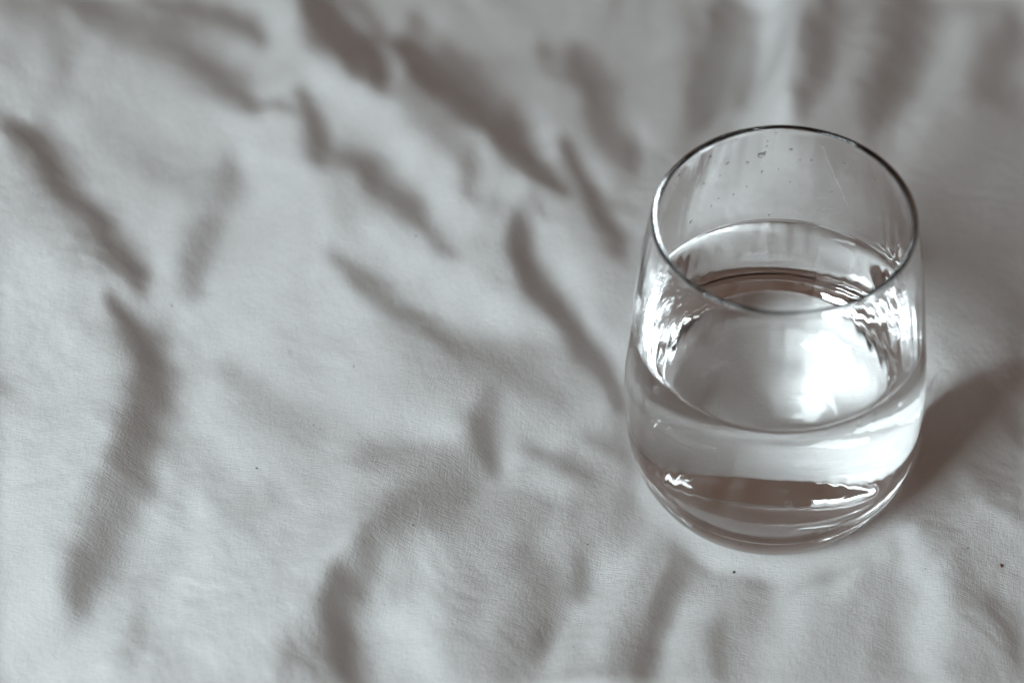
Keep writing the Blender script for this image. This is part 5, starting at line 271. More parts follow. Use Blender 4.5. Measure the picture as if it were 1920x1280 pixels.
-9 0 -1 0 -1 -1 0 -1 0 -2 0 -2 0 -1 -1 -2 -2 -2 -5 -7 -12 -12 -10 -6 -4 0 3 2 -1 0 4 14 20 24 21 10 3 -1 -7 -17 -28 -21 2 12 6 2 3 5 6 5 6 5 4 2 1 -1 -1 -2 -1 -2 -2 0 -1 2 1 2 2 3 1 3 1 -1 -7 -6 -5 -2 -2 5 9 5 -2 -5 -5 -6 -8 -7 -6 -5 -4 -1 -1 2 3 5 4 6 6 3 2 -2 -2 -2 -2 1 0 0 -1 1 0 2 3 1 0 -3 -4 -7 -4 -4 -1 1 2 3 4 3 2 2 3 6 8 9 8 6 5 7 5 5 3 1 0 -5 -8 -8 -12 -13 -13 -12 -11 -9 -7 -3 -2 -1 1 2 5 5 6 5 5 4 3 3 2 2 2 2 1 1 1 2 0 1 2 0 0 1 1 0 0 1
-8 -1 0 -1 -1 0 -1 -1 -1 0 -1 -1 -1 -1 0 -1 -1 -1 -3 -4 -6 -6 -3 -2 -2 -3 -2 0 0 -1 -2 -2 5 14 18 17 12 7 3 -9 -14 -2 8 -2 -9 -7 -4 -1 3 5 4 4 3 2 1 2 -1 -1 -1 -2 -1 -1 0 0 1 2 2 2 2 2 1 1 -2 -6 -4 -3 0 2 8 8 -2 -5 -7 -8 -8 -7 -7 -4 -3 -2 0 1 1 3 4 4 5 4 2 2 0 -2 -1 -1 -1 0 2 1 2 1 1 0 -4 -5 -11 -9 -7 -1 3 2 2 3 5 4 3 2 2 3 8 8 10 10 8 6 8 8 7 3 0 -3 -6 -9 -9 -14 -14 -15 -15 -15 -12 -9 -6 -2 2 5 7 8 7 5 5 5 3 4 3 2 2 1 3 1 1 1 2 1 0 1 1 0 1 0 1 0
-8 -1 0 -1 0 -1 -1 0 -1 -1 -1 -1 -1 0 -1 0 -1 0 0 -2 -3 -4 -1 -2 -2 -4 -3 -2 0 3 3 -2 -4 -1 7 17 19 15 7 -5 -3 8 6 -7 -13 -11 -8 -2 -1 2 3 3 3 2 2 0 0 0 -1 -1 -1 -1 0 0 1 1 1 2 2 1 2 2 0 -4 -3 -2 1 1 5 8 -1 -7 -7 -8 -7 -7 -5 -4 -2 -2 -1 -1 1 2 3 4 3 5 3 3 1 1 -1 -2 0 -1 -1 1 1 -1 -1 -1 -3 -7 -9 -12 -9 -4 1 3 3 4 5 7 6 2 2 2 5 7 9 7 7 9 10 11 11 9 5 0 -3 -6 -10 -11 -14 -15 -17 -16 -16 -15 -10 -7 -1 5 7 8 7 7 5 4 5 3 3 3 2 3 1 2 1 2 0 1 1 1 1 1 0 1 0 1
-8 0 -1 0 -1 0 -1 -2 0 -1 -1 0 -1 -2 0 -1 1 0 2 1 -1 0 -3 -2 -2 -1 -2 -2 -2 -3 -4 -3 -8 -7 1 12 20 21 10 0 3 14 7 -6 -10 -11 -8 -5 -2 0 1 2 2 3 1 1 0 0 0 -1 0 -1 -1 0 1 0 2 0 2 1 2 1 2 -1 -3 0 0 2 2 4 2 -5 -7 -6 -6 -5 -4 -4 -4 -2 -2 -1 0 0 3 3 4 4 4 2 2 0 1 -1 -2 -2 -2 -2 -4 -2 -2 -3 -2 -5 -9 -13 -15 -11 -4 5 6 6 8 10 9 6 2 2 3 7 6 6 4 6 9 12 13 13 9 6 1 -3 -7 -11 -13 -14 -15 -14 -15 -14 -14 -11 -5 1 6 7 7 6 6 5 4 3 3 4 2 2 2 2 2 0 2 1 1 1 1 0 1 1 0 0
-8 0 -1 -1 0 -1 0 0 -2 -1 0 -2 -1 0 -1 0 0 1 1 3 5 2 1 0 0 0 1 -2 -5 -8 -7 -8 -8 -12 -10 1 14 17 10 3 13 20 10 1 -5 -8 -7 -6 -3 -2 1 0 1 1 2 1 1 0 -1 1 -1 0 0 -1 0 1 0 1 1 2 1 2 1 1 -3 -1 0 0 2 4 4 -4 -4 -5 -4 -3 -5 -4 -3 -4 -2 -1 -1 2 1 2 3 2 3 2 1 1 0 0 -2 -2 -3 -5 -3 -4 -4 -2 -2 -3 -6 -13 -19 -22 -16 -9 2 8 11 13 13 11 6 5 4 7 7 7 5 3 3 7 11 12 13 11 6 1 -4 -7 -11 -14 -12 -12 -11 -12 -13 -11 -6 0 3 6 5 6 5 5 4 5 3 3 3 2 2 2 2 2 1 1 1 2 0 1 1 0 1 1
-8 -1 0 0 0 -1 -1 -1 0 -1 -1 -1 -1 -1 -1 -1 0 1 1 5 6 8 6 4 1 2 -1 -1 -6 -5 -6 -5 -10 -15 -18 -12 -3 5 2 8 22 27 17 6 -2 -4 -5 -5 -4 -2 -1 0 1 1 0 1 0 1 0 0 -1 0 -1 1 -1 1 0 1 1 1 1 1 2 1 -1 -2 0 0 0 4 6 -1 -4 -2 -3 -4 -3 -4 -4 -2 -3 -1 0 -1 1 2 1 2 0 1 0 1 0 0 0 -2 -2 -3 -4 -3 -3 -1 -1 -1 -3 -8 -15 -24 -33 -31 -22 -9 2 9 14 15 17 14 13 10 11 10 7 3 0 0 5 11 15 14 13 7 3 -3 -7 -11 -11 -11 -10 -11 -12 -9 -5 0 4 4 6 5 5 5 5 3 4 3 3 3 2 2 1 2 2 1 2 0 1 1 0 2 0 1
-8 0 0 -1 -1 0 0 -1 -1 -1 -1 0 -1 -2 -1 0 -2 0 2 2 6 7 8 6 7 4 2 -1 -1 -3 -2 -3 -7 -13 -19 -20 -18 -15 -5 13 29 28 17 10 3 -2 -4 -3 -4 -2 -3 0 0 0 0 1 1 0 0 0 0 -1 1 -1 1 -1 1 0 0 1 1 2 1 2 -1 -1 -2 0 1 3 4 1 -1 -3 -2 -4 -3 -3 -2 -3 -1 -2 0 1 0 1 1 0 1 -1 0 0 0 1 0 0 -1 -2 -2 -3 -2 -3 -1 0 1 0 -6 -15 -25 -38 -44 -42 -32 -17 -2 10 18 23 24 22 17 14 13 8 3 -1 0 7 12 17 16 14 11 6 -2 -6 -11 -12 -10 -10 -9 -7 -2 3 4 5 5 5 5 4 4 5 4 3 3 2 3 2 3 1 1 2 1 1 1 2 1 0 1 0
-7 -1 0 0 -1 -1 -1 0 0 -1 -1 -2 -1 0 -2 -2 0 -1 0 1 2 6 6 7 8 9 8 4 3 1 0 0 1 -5 -11 -20 -26 -24 -11 11 24 19 12 6 3 1 -1 -4 -2 -3 -1 -2 -1 0 1 -1 1 0 0 0 0 0 0 0 -1 0 0 1 1 0 1 1 1 1 1 -2 1 -1 0 1 4 0 -2 -1 -3 -1 -2 -2 -3 -1 -1 -1 -1 0 1 1 1 1 0 1 0 0 1 0 1 1 -1 1 -2 -2 -3 -4 -2 0 2 2 3 -1 -10 -20 -35 -48 -56 -52 -38 -22 -5 8 16 23 25 24 21 18 14 9 5 4 8 11 13 16 15 14 9 2 -5 -7 -10 -8 -7 -4 1 4 5 4 4 5 4 5 5 3 4 4 3 3 3 2 1 3 2 1 1 2 1 0 1 1 1 0
-8 1 -1 -1 0 0 0 -1 -1 -1 -1 -1 -1 -1 -1 -2 -1 -2 -2 0 1 1 4 7 9 11 11 13 10 9 6 5 5 5 -1 -12 -23 -24 -12 1 6 0 1 2 2 0 0 -1 -3 -2 -3 -1 -1 -1 0 0 0 0 1 -1 0 1 -1 0 0 0 0 0 0 1 0 1 0 2 1 0 0 0 -2 0 0 1 -2 -2 -1 -1 -1 -1 0 -1 -2 0 -1 0 0 1 1 2 2 1 1 1 1 2 2 2 2 0 0 -1 -3 -3 -4 -3 -1 1 3 3 2 -3 -10 -23 -39 -52 -59 -51 -41 -29 -17 -5 10 19 24 25 25 23 20 15 12 9 12 13 17 19 18 12 4 -4 -5 -8 -6 -4 0 1 3 4 4 4 5 5 3 5 4 3 4 3 2 2 3 1 2 2 1 1 2 1 1 0 1 1
-7 -1 0 0 0 -1 -1 0 -1 0 -1 -1 -1 -2 -2 0 -3 -1 -2 -2 -2 0 2 5 7 9 13 14 17 14 13 10 8 7 4 -1 -12 -15 -11 -6 -11 -11 -9 -4 0 0 -2 -1 -1 -3 -1 -2 -1 -1 -1 1 -1 0 0 0 0 -1 0 0 0 0 1 0 0 0 0 0 1 0 1 1 0 -1 -2 -2 -2 -2 0 0 0 -1 0 0 -1 0 0 -1 0 -1 0 0 3 2 4 3 3 3 2 4 4 3 4 2 0 -1 -3 -4 -6 -5 -6 -3 -2 1 2 3 3 -1 -8 -24 -37 -47 -51 -50 -47 -40 -29 -13 3 14 20 25 27 27 24 22 18 18 19 21 21 17 9 3 -2 -4 -6 -4 -3 0 0 3 3 4 5 4 5 4 4 3 3 3 3 3 2 3 1 2 2 1 0 2 1 1 1 1
-7 -1 0 0 -1 0 0 -1 0 -1 -1 0 -2 -1 -1 -2 -2 -3 -1 -4 -2 -1 1 3 3 4 6 11 14 17 15 13 10 9 9 6 0 -6 -8 -10 -13 -15 -11 -6 -4 -1 -1 -1 -2 -1 -2 -2 -1 -1 -1 -1 0 0 -1 0 0 0 0 0 0 0 -1 0 0 0 1 0 0 1 0 2 0 -3 -4 -5 -3 -1 1 1 1 1 -1 0 1 -1 0 -1 -1 0 0 1 2 3 5 6 6 5 6 5 6 7 4 4 2 -1 -2 -5 -7 -9 -9 -8 -8 -5 -3 0 3 5 4 -1 -10 -23 -33 -41 -45 -47 -48 -40 -30 -17 -6 2 9 15 22 28 28 27 25 23 23 21 19 14 7 3 -1 -3 -1 -1 2 2 4 5 4 5 4 4 4 4 4 3 2 3 2 2 2 1 2 2 1 1 1 1 1 1
-8 1 -1 -1 1 -1 0 0 -1 0 -1 -1 0 -2 -2 -2 -1 -2 -4 -2 -4 -2 1 1 1 0 1 5 10 12 13 11 13 12 12 13 10 3 -5 -10 -13 -13 -10 -8 -4 -4 -1 -2 -2 -1 -2 -1 -2 -1 -1 -1 -1 0 0 0 0 0 -1 0 0 0 0 0 0 0 0 0 0 -1 1 1 -1 -3 -6 -5 -3 0 2 2 2 1 1 0 -1 -1 -1 -1 0 -1 1 0 2 5 5 7 8 10 9 10 8 7 6 6 4 2 -2 -5 -7 -9 -11 -12 -11 -10 -7 -4 -3 1 2 4 -2 -8 -16 -23 -29 -33 -35 -37 -39 -37 -33 -27 -21 -13 -4 8 19 24 24 23 24 28 32 30 26 19 9 1 -2 3 5 5 6 5 5 5 5 4 4 4 2 4 3 3 2 2 2 2 1 1 3 0 1 2 0 1
-7 -1 0 0 -1 1 -1 -1 0 0 0 -1 -1 -1 -1 -2 -3 -2 -2 -4 -2 -3 -2 0 -1 -1 0 2 4 9 10 12 10 11 11 13 14 10 3 -7 -14 -10 -7 -5 -5 -3 -3 -2 -1 -3 -1 -2 -2 -1 -1 -1 0 -1 0 -1 0 -1 1 0 -1 0 0 0 0 0 0 -1 0 0 1 0 -2 -4 -4 -4 -4 1 2 3 2 2 1 -1 -1 -1 -2 -1 -2 0 0 2 2 3 6 7 10 11 12 9 11 9 10 8 7 4 2 -1 -5 -7 -9 -11 -11 -9 -9 -7 -5 -4 -2 -4 -5 -10 -15 -20 -23 -24 -21 -22 -22 -26 -29 -33 -33 -33 -28 -19 -8 1 7 10 15 23 32 40 41 35 23 9 6 8 11 11 8 7 7 4 6 4 4 4 4 2 4 2 3 2 2 2 2 1 1 2 1 1 1 1
-7 0 -1 0 0 -1 0 0 0 -1 0 0 -1 -1 -1 -2 -1 -4 -2 -3 -4 -3 -1 -2 -1 -1 -1 0 3 5 9 11 11 8 7 4 3 7 9 1 -3 -4 0 -3 -3 -3 -3 -3 -2 -1 -2 -2 0 -2 -1 -1 -1 -1 -1 0 -1 1 -1 -1 1 0 -1 0 0 0 0 0 0 -1 1 1 -2 -4 -3 -4 -4 0 3 3 3 1 0 0 -2 -2 -2 -1 -1 -1 -1 1 2 3 4 8 8 10 10 10 10 12 13 12 12 11 7 6 3 0 -3 -5 -8 -9 -7 -9 -9 -10 -12 -13 -14 -17 -22 -26 -27 -29 -26 -20 -14 -8 -6 -9 -16 -21 -26 -28 -22 -18 -14 -9 -3 6 15 23 30 33 30 21 16 21 23 19 13 10 7 7 5 5 4 4 4 3 3 2 3 2 2 2 2 2 1 1 2 0 1 1
-7 -1 0 0 0 0 -1 0 0 0 0 -1 0 -1 -1 -1 -3 -1 -4 -3 -3 -2 -3 0 -1 -1 -1 -1 -1 3 5 9 10 12 10 5 1 -5 -2 4 4 5 4 2 -1 -3 -2 -3 -2 -3 -1 -1 -3 -1 -2 -1 -1 0 -1 0 -1 -1 0 1 -1 0 0 0 0 0 -1 0 0 0 1 2 -2 -2 -2 -4 -6 1 2 3 1 1 1 -1 -1 -2 -1 -2 -1 -1 0 -1 0 2 2 4 6 5 7 9 11 13 14 17 18 16 17 15 13 10 7 3 1 -4 -6 -9 -12 -16 -18 -20 -21 -21 -22 -27 -31 -35 -38 -36 -29 -19 -9 1 4 2 -4 -8 -12 -12 -13 -13 -11 -9 -5 -2 0 6 15 22 27 34 36 27 20 12 10 7 6 6 4 4 3 4 2 4 2 2 3 1 2 1 2 2 0 2 1 1
-7 0 0 -1 -1 0 1 0 -1 0 0 0 -1 1 -2 -1 -1 -3 -3 -3 -3 -3 0 0 0 -3 -4 -3 -3 -3 3 6 13 19 20 18 12 -1 -6 -6 -3 -2 0 1 -1 -1 -3 -2 -3 -1 -3 -2 -1 -2 -1 -1 -1 -2 0 -1 0 0 -1 -1 0 0 0 0 0 0 0 0 -1 1 4 1 -1 -1 -2 -5 -7 0 3 0 1 1 0 1 0 1 -1 -1 -1 -2 -2 -2 -2 -2 0 -1 2 3 4 7 9 13 16 18 20 22 22 21 22 22 19 16 10 7 0 -3 -6 -7 -11 -11 -14 -16 -18 -22 -29 -36 -45 -51 -53 -50 -41 -28 -14 -5 1 5 6 5 3 -1 -4 -3 -6 -8 -13 -14 -7 8 20 34 39 35 23 16 11 9 6 6 5 4 4 3 3 3 2 3 1 3 1 2 1 1 2 1 1 1
-8 0 0 0 0 -1 0 0 0 0 0 0 1 -1 0 -1 -2 -2 -3 -3 -5 -2 0 2 1 -2 -3 -5 -5 -5 -5 0 10 18 24 26 29 21 5 -3 -11 -16 -14 -6 -2 -2 -3 -2 -2 -3 -2 -2 -2 -1 -2 -1 -1 -1 -1 -1 -1 -1 1 -1 0 -1 0 0 0 0 0 0 0 3 4 1 -1 -1 -2 -6 -6 -1 -1 0 0 2 1 2 2 1 1 0 -2 -2 -4 -3 -4 -4 -4 -2 -3 1 2 5 7 10 14 17 18 19 21 24 28 28 29 29 25 19 13 9 9 8 9 5 3 -1 -7 -14 -23 -32 -42 -53 -62 -67 -65 -62 -52 -39 -24 -14 -3 2 6 7 6 4 7 5 1 -8 -9 -4 7 20 31 31 24 18 12 9 8 5 5 4 4 3 4 2 3 2 3 1 2 2 1 2 1 1 1 1
-7 0 -1 0 -1 1 -1 0 0 0 0 1 0 0 1 -1 0 -2 -3 -5 -4 -5 -4 0 1 1 -1 -1 1 -1 -5 -7 -5 1 10 23 38 41 28 12 -5 -19 -24 -15 -7 -3 -2 -4 -2 -3 -2 -2 -2 -1 -1 -2 -2 -1 -1 0 -1 0 -2 0 0 0 0 0 -1 0 1 0 1 5 5 0 -1 0 -4 -11 -5 -1 -2 -1 1 0 3 2 3 1 1 0 -1 -2 -3 -5 -6 -5 -5 -5 -4 -3 0 2 5 7 9 10 12 12 13 20 26 31 32 34 34 29 24 20 20 20 23 22 18 14 9 3 -4 -15 -24 -35 -45 -55 -64 -67 -70 -65 -58 -46 -36 -22 -14 -5 2 7 8 11 9 5 1 3 6 8 14 18 19 15 13 10 7 6 5 4 4 4 2 3 2 2 2 3 1 2 2 0 2 1 1 1
-7 -1 0 0 0 -1 0 -1 1 0 0 0 0 2 0 1 -1 -1 -2 -3 -5 -8 -7 -8 -5 -1 0 3 4 7 3 -1 -8 -11 -6 5 20 41 41 29 12 -9 -18 -17 -8 -5 -3 -3 -4 -2 -2 -2 -2 -2 -2 -1 -1 -1 -1 -2 0 -1 0 -1 -1 0 0 -1 1 0 -1 1 4 7 2 0 1 -2 -7 -10 -2 -2 -3 -1 -2 1 2 2 1 2 0 -1 -2 -3 -3 -4 -4 -6 -6 -6 -5 -5 -3 -1 0 3 5 6 4 2 4 9 17 20 24 25 28 25 23 23 24 29 31 34 36 34 32 28 21 16 7 -3 -13 -23 -36 -50 -59 -67 -70 -69 -65 -55 -41 -28 -16 -6 0 1 2 4 8 11 10 2 -2 4 9 11 10 8 7 6 5 4 4 3 3 2 3 3 2 1 2 1 2 2 1 1 1 1
-7 0 -1 -1 0 0 -1 1 -1 0 0 1 1 0 1 2 1 0 -1 -4 -5 -7 -11 -12 -9 -7 -3 -1 4 7 8 5 2 -3 -8 -10 -4 17 36 37 25 13 -1 -10 -10 -4 -4 -4 -3 -4 -3 -2 -2 -2 -1 -2 -1 -2 -1 -1 -1 -1 -1 0 0 -1 0 0 -1 0 1 2 8 4 1 0 -1 -4 -10 -6 1 -1 -1 -3 -1 -1 -2 1 0 0 -1 -1 -2 -3 -4 -4 -4 -5 -6 -6 -7 -6 -6 -5 -3 0 2 3 2 -2 -5 -6 -4 1 6 9 12 16 18 21 25 28 32 38 42 48 50 51 51 46 40 32 21 10 -3 -14 -29 -43 -54 -66 -70 -70 -61 -50 -37 -27 -18 -14 -12 -7 0 6 4 -5 -12 -10 -1 4 6 6 6 5 5 4 3 3 3 3 2 2 2 2 2 2 1 1 1 1 2 0
-7 -1 0 0 -1 0 0 -1 0 0 0 0 1 1 2 1 2 2 0 -1 -6 -8 -12 -11 -8 -5 -6 -7 -4 1 7 6 4 4 -1 -6 -10 -1 24 35 34 23 11 0 -8 -9 -6 -4 -5 -3 -4 -2 -2 -2 -1 -2 -2 0 -2 -1 -1 -1 0 -1 -1 0 -1 0 0 0 1 7 5 2 -1 -2 -2 -7 -10 1 1 0 0 -2 -2 -3 -1 -2 -1 -1 -2 -2 -3 -4 -3 -4 -4 -5 -5 -6 -6 -8 -8 -9 -6 -5 -1 3 2 1 -5 -13 -21 -20 -15 -7 2 12 19 22 23 22 24 25 31 37 46 54 59 62 62 59 51 40 31 18 7 -5 -21 -34 -46 -54 -58 -54 -51 -45 -41 -36 -28 -20 -13 -9 -10 -18 -22 -18 -10 -3 0 4 4 3 4 3 3 3 3 2 2 2 2 2 1 2 1 2 1 2 0 2
-7 0 0 -1 0 -2 0 0 0 0 0 0 0 1 2 2 2 3 3 0 -2 -9 -11 -10 -6 -2 -4 -8 -9 -4 0 3 2 2 3 0 -3 -4 10 30 33 26 16 7 -1 -7 -9 -6 -7 -5 -3 -3 -2 -2 -2 -1 -1 -2 -1 -1 -2 -1 -1 0 0 -1 0 -1 0 1 5 6 3 -2 -2 -1 -6 -11 -5 1 2 1 0 0 -2 -2 -2 -3 -2 -2 -2 -3 -3 -2 -4 -3 -5 -4 -5 -6 -7 -8 -10 -10 -11 -8 -5 -3 3 4 3 -5 -14 -23 -25 -21 -12 1 10 18 19 21 19 17 16 18 22 29 39 49 56 60 61 59 55 48 40 28 19 5 -9 -21 -30 -38 -42 -48 -50 -48 -40 -32 -25 -23 -26 -30 -31 -26 -18 -9 -4 0 0 4 1 4 2 2 2 3 2 2 1 2 2 1 1 1 2 1 1 1
-6 -1 -1 0 -1 0 -1 0 -1 -1 0 1 0 1 1 2 4 4 4 5 1 -3 -9 -10 -5 -1 -2 -3 -7 -9 -5 -3 -2 -3 0 1 -1 -2 0 15 24 22 17 16 13 4 -5 -11 -6 -6 -4 -4 -1 -2 -1 -2 -1 -2 -1 -2 0 -2 -1 -1 -1 0 -1 0 1 6 5 2 -3 -1 -2 -4 -11 -11 0 1 0 1 0 0 1 -1 -2 -2 -1 -3 -2 -3 -3 -3 -3 -4 -3 -5 -5 -6 -7 -8 -10 -11 -13 -13 -12 -7 -3 5 10 8 2 -4 -12 -19 -21 -20 -10 -4 4 10 15 17 15 12 9 8 12 21 28 37 45 49 52 54 52 51 44 36 26 13 3 -8 -19 -28 -36 -39 -38 -31 -28 -28 -33 -38 -38 -31 -22 -15 -8 -5 0 -1 2 1 2 2 2 1 2 2 2 1 2 1 2 1 1 1 1 0
-7 0 -1 0 -1 0 0 -2 0 0 -1 -1 1 0 1 3 3 4 7 7 7 3 -2 -4 -2 -1 1 -3 -6 -8 -9 -8 -7 -4 -6 -6 -1 1 -1 1 10 12 13 16 18 14 5 -5 -9 -5 -3 -2 -2 0 -2 -1 -1 -1 -2 -2 -2 0 -1 -1 -1 0 0 2 5 4 1 -3 -2 -3 -4 -11 -14 -4 0 -1 -1 -1 0 2 0 1 0 1 -1 -1 -2 -3 -3 -3 -3 -3 -4 -5 -5 -5 -6 -8 -8 -12 -13 -16 -18 -16 -10 2 11 16 15 10 4 -3 -13 -19 -21 -21 -19 -11 -2 9 14 15 13 10 7 6 11 14 19 25 28 34 39 42 45 46 39 34 24 17 8 -1 -11 -16 -20 -21 -21 -23 -30 -35 -37 -32 -24 -17 -11 -8 -4 -2 -1 1 1 1 1 2 2 0 2 2 1 1 1 2 0 1 2 1
-6 -1 0 -1 0 -1 -1 0 -1 -1 0 -1 0 0 1 1 2 5 6 9 12 10 8 7 5 2 -1 -2 -5 -10 -11 -9 -8 -10 -9 -6 0 5 3 -3 2 10 8 3 0 -1 0 3 3 -1 0 2 0 0 0 0 -2 0 -2 -1 -2 -2 -2 0 0 0 4 6 3 -2 -3 -3 -4 -6 -10 -15 -6 0 -2 -2 -3 -2 -1 -1 2 1 2 1 1 0 -1 -2 -2 -2 -3 -3 -4 -4 -5 -6 -5 -5 -7 -8 -12 -17 -21 -22 -16 -6 7 16 18 18 13 7 1 -6 -14 -18 -24 -25 -20 -11 0 9 13 15 13 10 8 9 9 11 14 15 20 26 29 32 35 33 30 26 22 16 10 2 -3 -6 -9 -14 -18 -27 -29 -27 -24 -19 -14 -10 -7 -3 -2 -1 0 1 1 1 0 2 1 1 1 2 1 0 2 1 1 1
-6 -1 0 -1 0 -1 -1 -1 -1 0 -1 0 -2 0 0 0 3 3 6 10 11 15 14 13 7 1 -1 0 0 -4 -6 -6 -6 -9 -11 -3 2 1 -1 -3 1 12 12 -6 -23 -27 -18 -5 6 11 11 8 7 3 2 1 1 -1 0 -2 -2 -2 0 0 3 5 3 0 -1 -4 -4 -5 -6 -11 -16 -10 0 0 -1 -2 -3 -4 -2 -1 -1 1 1 2 1 1 1 -1 -1 -2 -2 -2 -4 -3 -5 -4 -4 -4 -4 -6 -10 -15 -20 -23 -20 -12 -4 8 17 19 18 14 9 6 -1 -9 -15 -22 -26 -24 -15 -5 4 9 11 12 11 8 10 10 12 14 15 16 20 22 24 25 25 22 20 18 14 12 8 5 1 -3 -10 -16 -20 -23 -21 -18 -15 -10 -8 -6 -4 -2 -1 -1 1 0 1 1 1 1 1 1 1 2 0 1 0 1
-6 0 -1 -1 -1 0 0 -1 -1 -1 -1 -1 -1 -1 -1 0 0 3 4 7 12 12 12 6 1 0 5 10 11 8 2 -2 -2 -3 -2 -5 -9 -12 -11 -8 -4 3 7 -4 -18 -24 -24 -17 -10 3 15 20 16 12 7 5 4 3 1 2 0 0 0 2 1 1 -1 -3 -4 -3 -5 -7 -13 -16 -11 -1 -1 0 1 -2 -2 -3 -4 -3 -2 -1 0 0 2 1 0 1 0 -1 1 -2 0 -3 -3 -3 -4 -3 -4 -4 -7 -13 -17 -19 -19 -18 -11 -4 7 15 20 18 16 12 11 5 -3 -12 -19 -22 -23 -17 -10 -1 5 7 7 9 9 11 12 13 12 13 14 18 20 22 20 18 15 13 13 12 14 10 9 3 -3 -8 -15 -16 -18 -16 -14 -12 -10 -6 -4 -4 -2 0 -2 1 0 1 0 1 1 0 2 0 1 1 1 1
-6 0 -1 0 0 -1 -2 0 -1 -1 -1 -2 0 -2 -1 -1 -1 0 3 5 7 8 5 0 -4 4 11 14 15 13 6 2 3 6 3 -7 -17 -20 -17 -15 -12 -10 -8 -2 2 0 -7 -18 -22 -15 -4 9 17 17 17 15 12 10 9 7 4 1 -1 -2 -2 -3 -3 -3 -5 -5 -8 -13 -15 -10 -2 -2 0 0 0 0 0 -1 -2 -4 -4 -4 -3 -1 -2 0 0 1 1 2 1 2 1 0 -1 -3 -3 -4 -3 -6 -7 -10 -11 -14 -15 -16 -16 -12 -4 7 14 18 18 17 16 15 11 5 -4 -15 -18 -20 -16 -10 -4 2 3 3 4 6 7 8 9 9 8 9 13 15 19 18 16 13 15 16 14 15 10 7 1 -3 -8 -13 -13 -14 -13 -12 -8 -8 -6 -3 -3 -3 0 -1 0 0 1 0 0 2 0 1 1 1 0 1
-6 0 0 -1 -1 -1 0 -1 0 -2 -1 -1 -2 -1 -2 -2 -1 -2 -1 2 4 6 3 -2 -1 2 7 10 9 11 8 6 5 5 4 -4 -11 -14 -18 -17 -17 -13 -8 -3 5 13 10 -2 -15 -22 -21 -13 -3 7 11 13 13 15 15 12 10 6 3 1 1 -2 -1 -3 -5 -10 -13 -15 -7 -2 -1 0 -2 0 -1 2 1 1 0 -2 -5 -5 -5 -5 -3 -2 -1 0 1 2 3 4 3 3 1 -3 -6 -6 -6 -5 -6 -3 -6 -8 -12 -15 -17 -15 -12 -3 8 13 14 16 16 17 19 15 10 2 -7 -12 -13 -12 -7 -4 0 2 1 -1 1 3 5 4 5 3 3 7 9 13 14 16 18 20 20 15 13 8 5 -1 -4 -7 -10 -12 -11 -10 -9 -8 -6 -5 -3 -2 -2 -1 -1 0 0 0 1 0 0 1 1 0 2 0
-5 -1 0 -1 0 -1 0 -1 -2 0 -2 -1 -2 -1 -3 -2 -3 -3 -2 -3 0 3 5 4 0 -2 0 2 7 8 7 2 -1 -1 2 4 2 -6 -11 -15 -14 -9 -2 1 1 7 15 14 3 -13 -22 -24 -16 -10 -5 -3 1 4 8 9 9 11 12 12 9 7 2 -2 -8 -12 -11 -3 -2 -2 -1 -1 0 -1 0 1 2 1 0 -2 -2 -5 -5 -4 -5 -3 -2 -1 1 2 3 3 4 3 0 -3 -7 -9 -8 -4 0 0 0 -3 -9 -13 -17 -19 -16 -11 -5 5 9 12 17 18 19 20 15 13 7 0 -4 -6 -7 -5 -1 3 3 3 1 -1 -1 3 2 3 2 1 2 3 6 10 17 19 19 17 14 9 6 2 -1 -5 -7 -8 -9 -9 -9 -7 -5 -6 -4 -3 -2 -2 0 -1 -1 1 0 0 1 0 1 0 1 0
-5 0 -1 0 -1 0 -2 0 -1 -1 -1 -1 -2 -2 -2 -3 -3 -4 -5 -5 -3 1 6 8 4 -2 -6 -3 2 4 2 -4 -7 -6 -1 8 6 1 -4 -6 -7 -6 -1 3 3 6 13 18 12 0 -14 -19 -20 -15 -13 -11 -9 -8 -7 -4 1 5 12 14 13 10 5 -1 -2 0 2 0 -1 0 -2 0 -1 -1 -1 0 1 2 -1 0 -3 -3 -3 -4 -3 -4 -2 -1 0 2 1 2 1 1 -1 -4 -5 -8 -5 -3 1 3 4 2 -3 -9 -15 -20 -23 -21 -15 -7 1 8 13 20 21 20 20 17 15 11 7 2 -2 -2 -2 3 7 7 3 1 -1 -2 -1 1 4 4 2 0 0 4 6 13 14 14 11 11 6 4 0 -1 -4 -6 -8 -7 -7 -6 -7 -5 -4 -3 -3 -2 -1 -1 0 -1 0 0 0 1 0 1 0 1
-5 0 -1 0 -1 0 0 -2 0 -2 0 -2 -1 -2 -2 -3 -4 -4 -6 -6 -7 -3 6 7 8 2 -3 -4 -5 -4 0 0 -6 -10 -8 0 6 4 -1 0 -2 -1 2 4 7 10 11 11 12 4 -5 -15 -17 -16 -10 -7 -8 -10 -12 -9 -7 -1 2 3 3 3 4 5 6 8 8 5 3 1 0 -2 -1 -1 0 -1 1 1 0 -1 -1 -2 -3 -3 -2 -2 -3 -2 -2 -2 0 -1 0 -1 1 1 -1 -1 -3 -2 0 2 4 3 2 -1 -7 -14 -21 -26 -27 -22 -11 -4 6 15 21 22 22 21 19 18 14 11 7 1 2 2 6 9 7 3 0 -4 -2 -2 0 4 5 5 3 0 1 2 6 10 10 8 7 5 3 -1 -2 -4 -5 -6 -6 -6 -6 -4 -5 -3 -3 -2 -2 -1 -1 0 -1 0 1 0 0 0 0 1
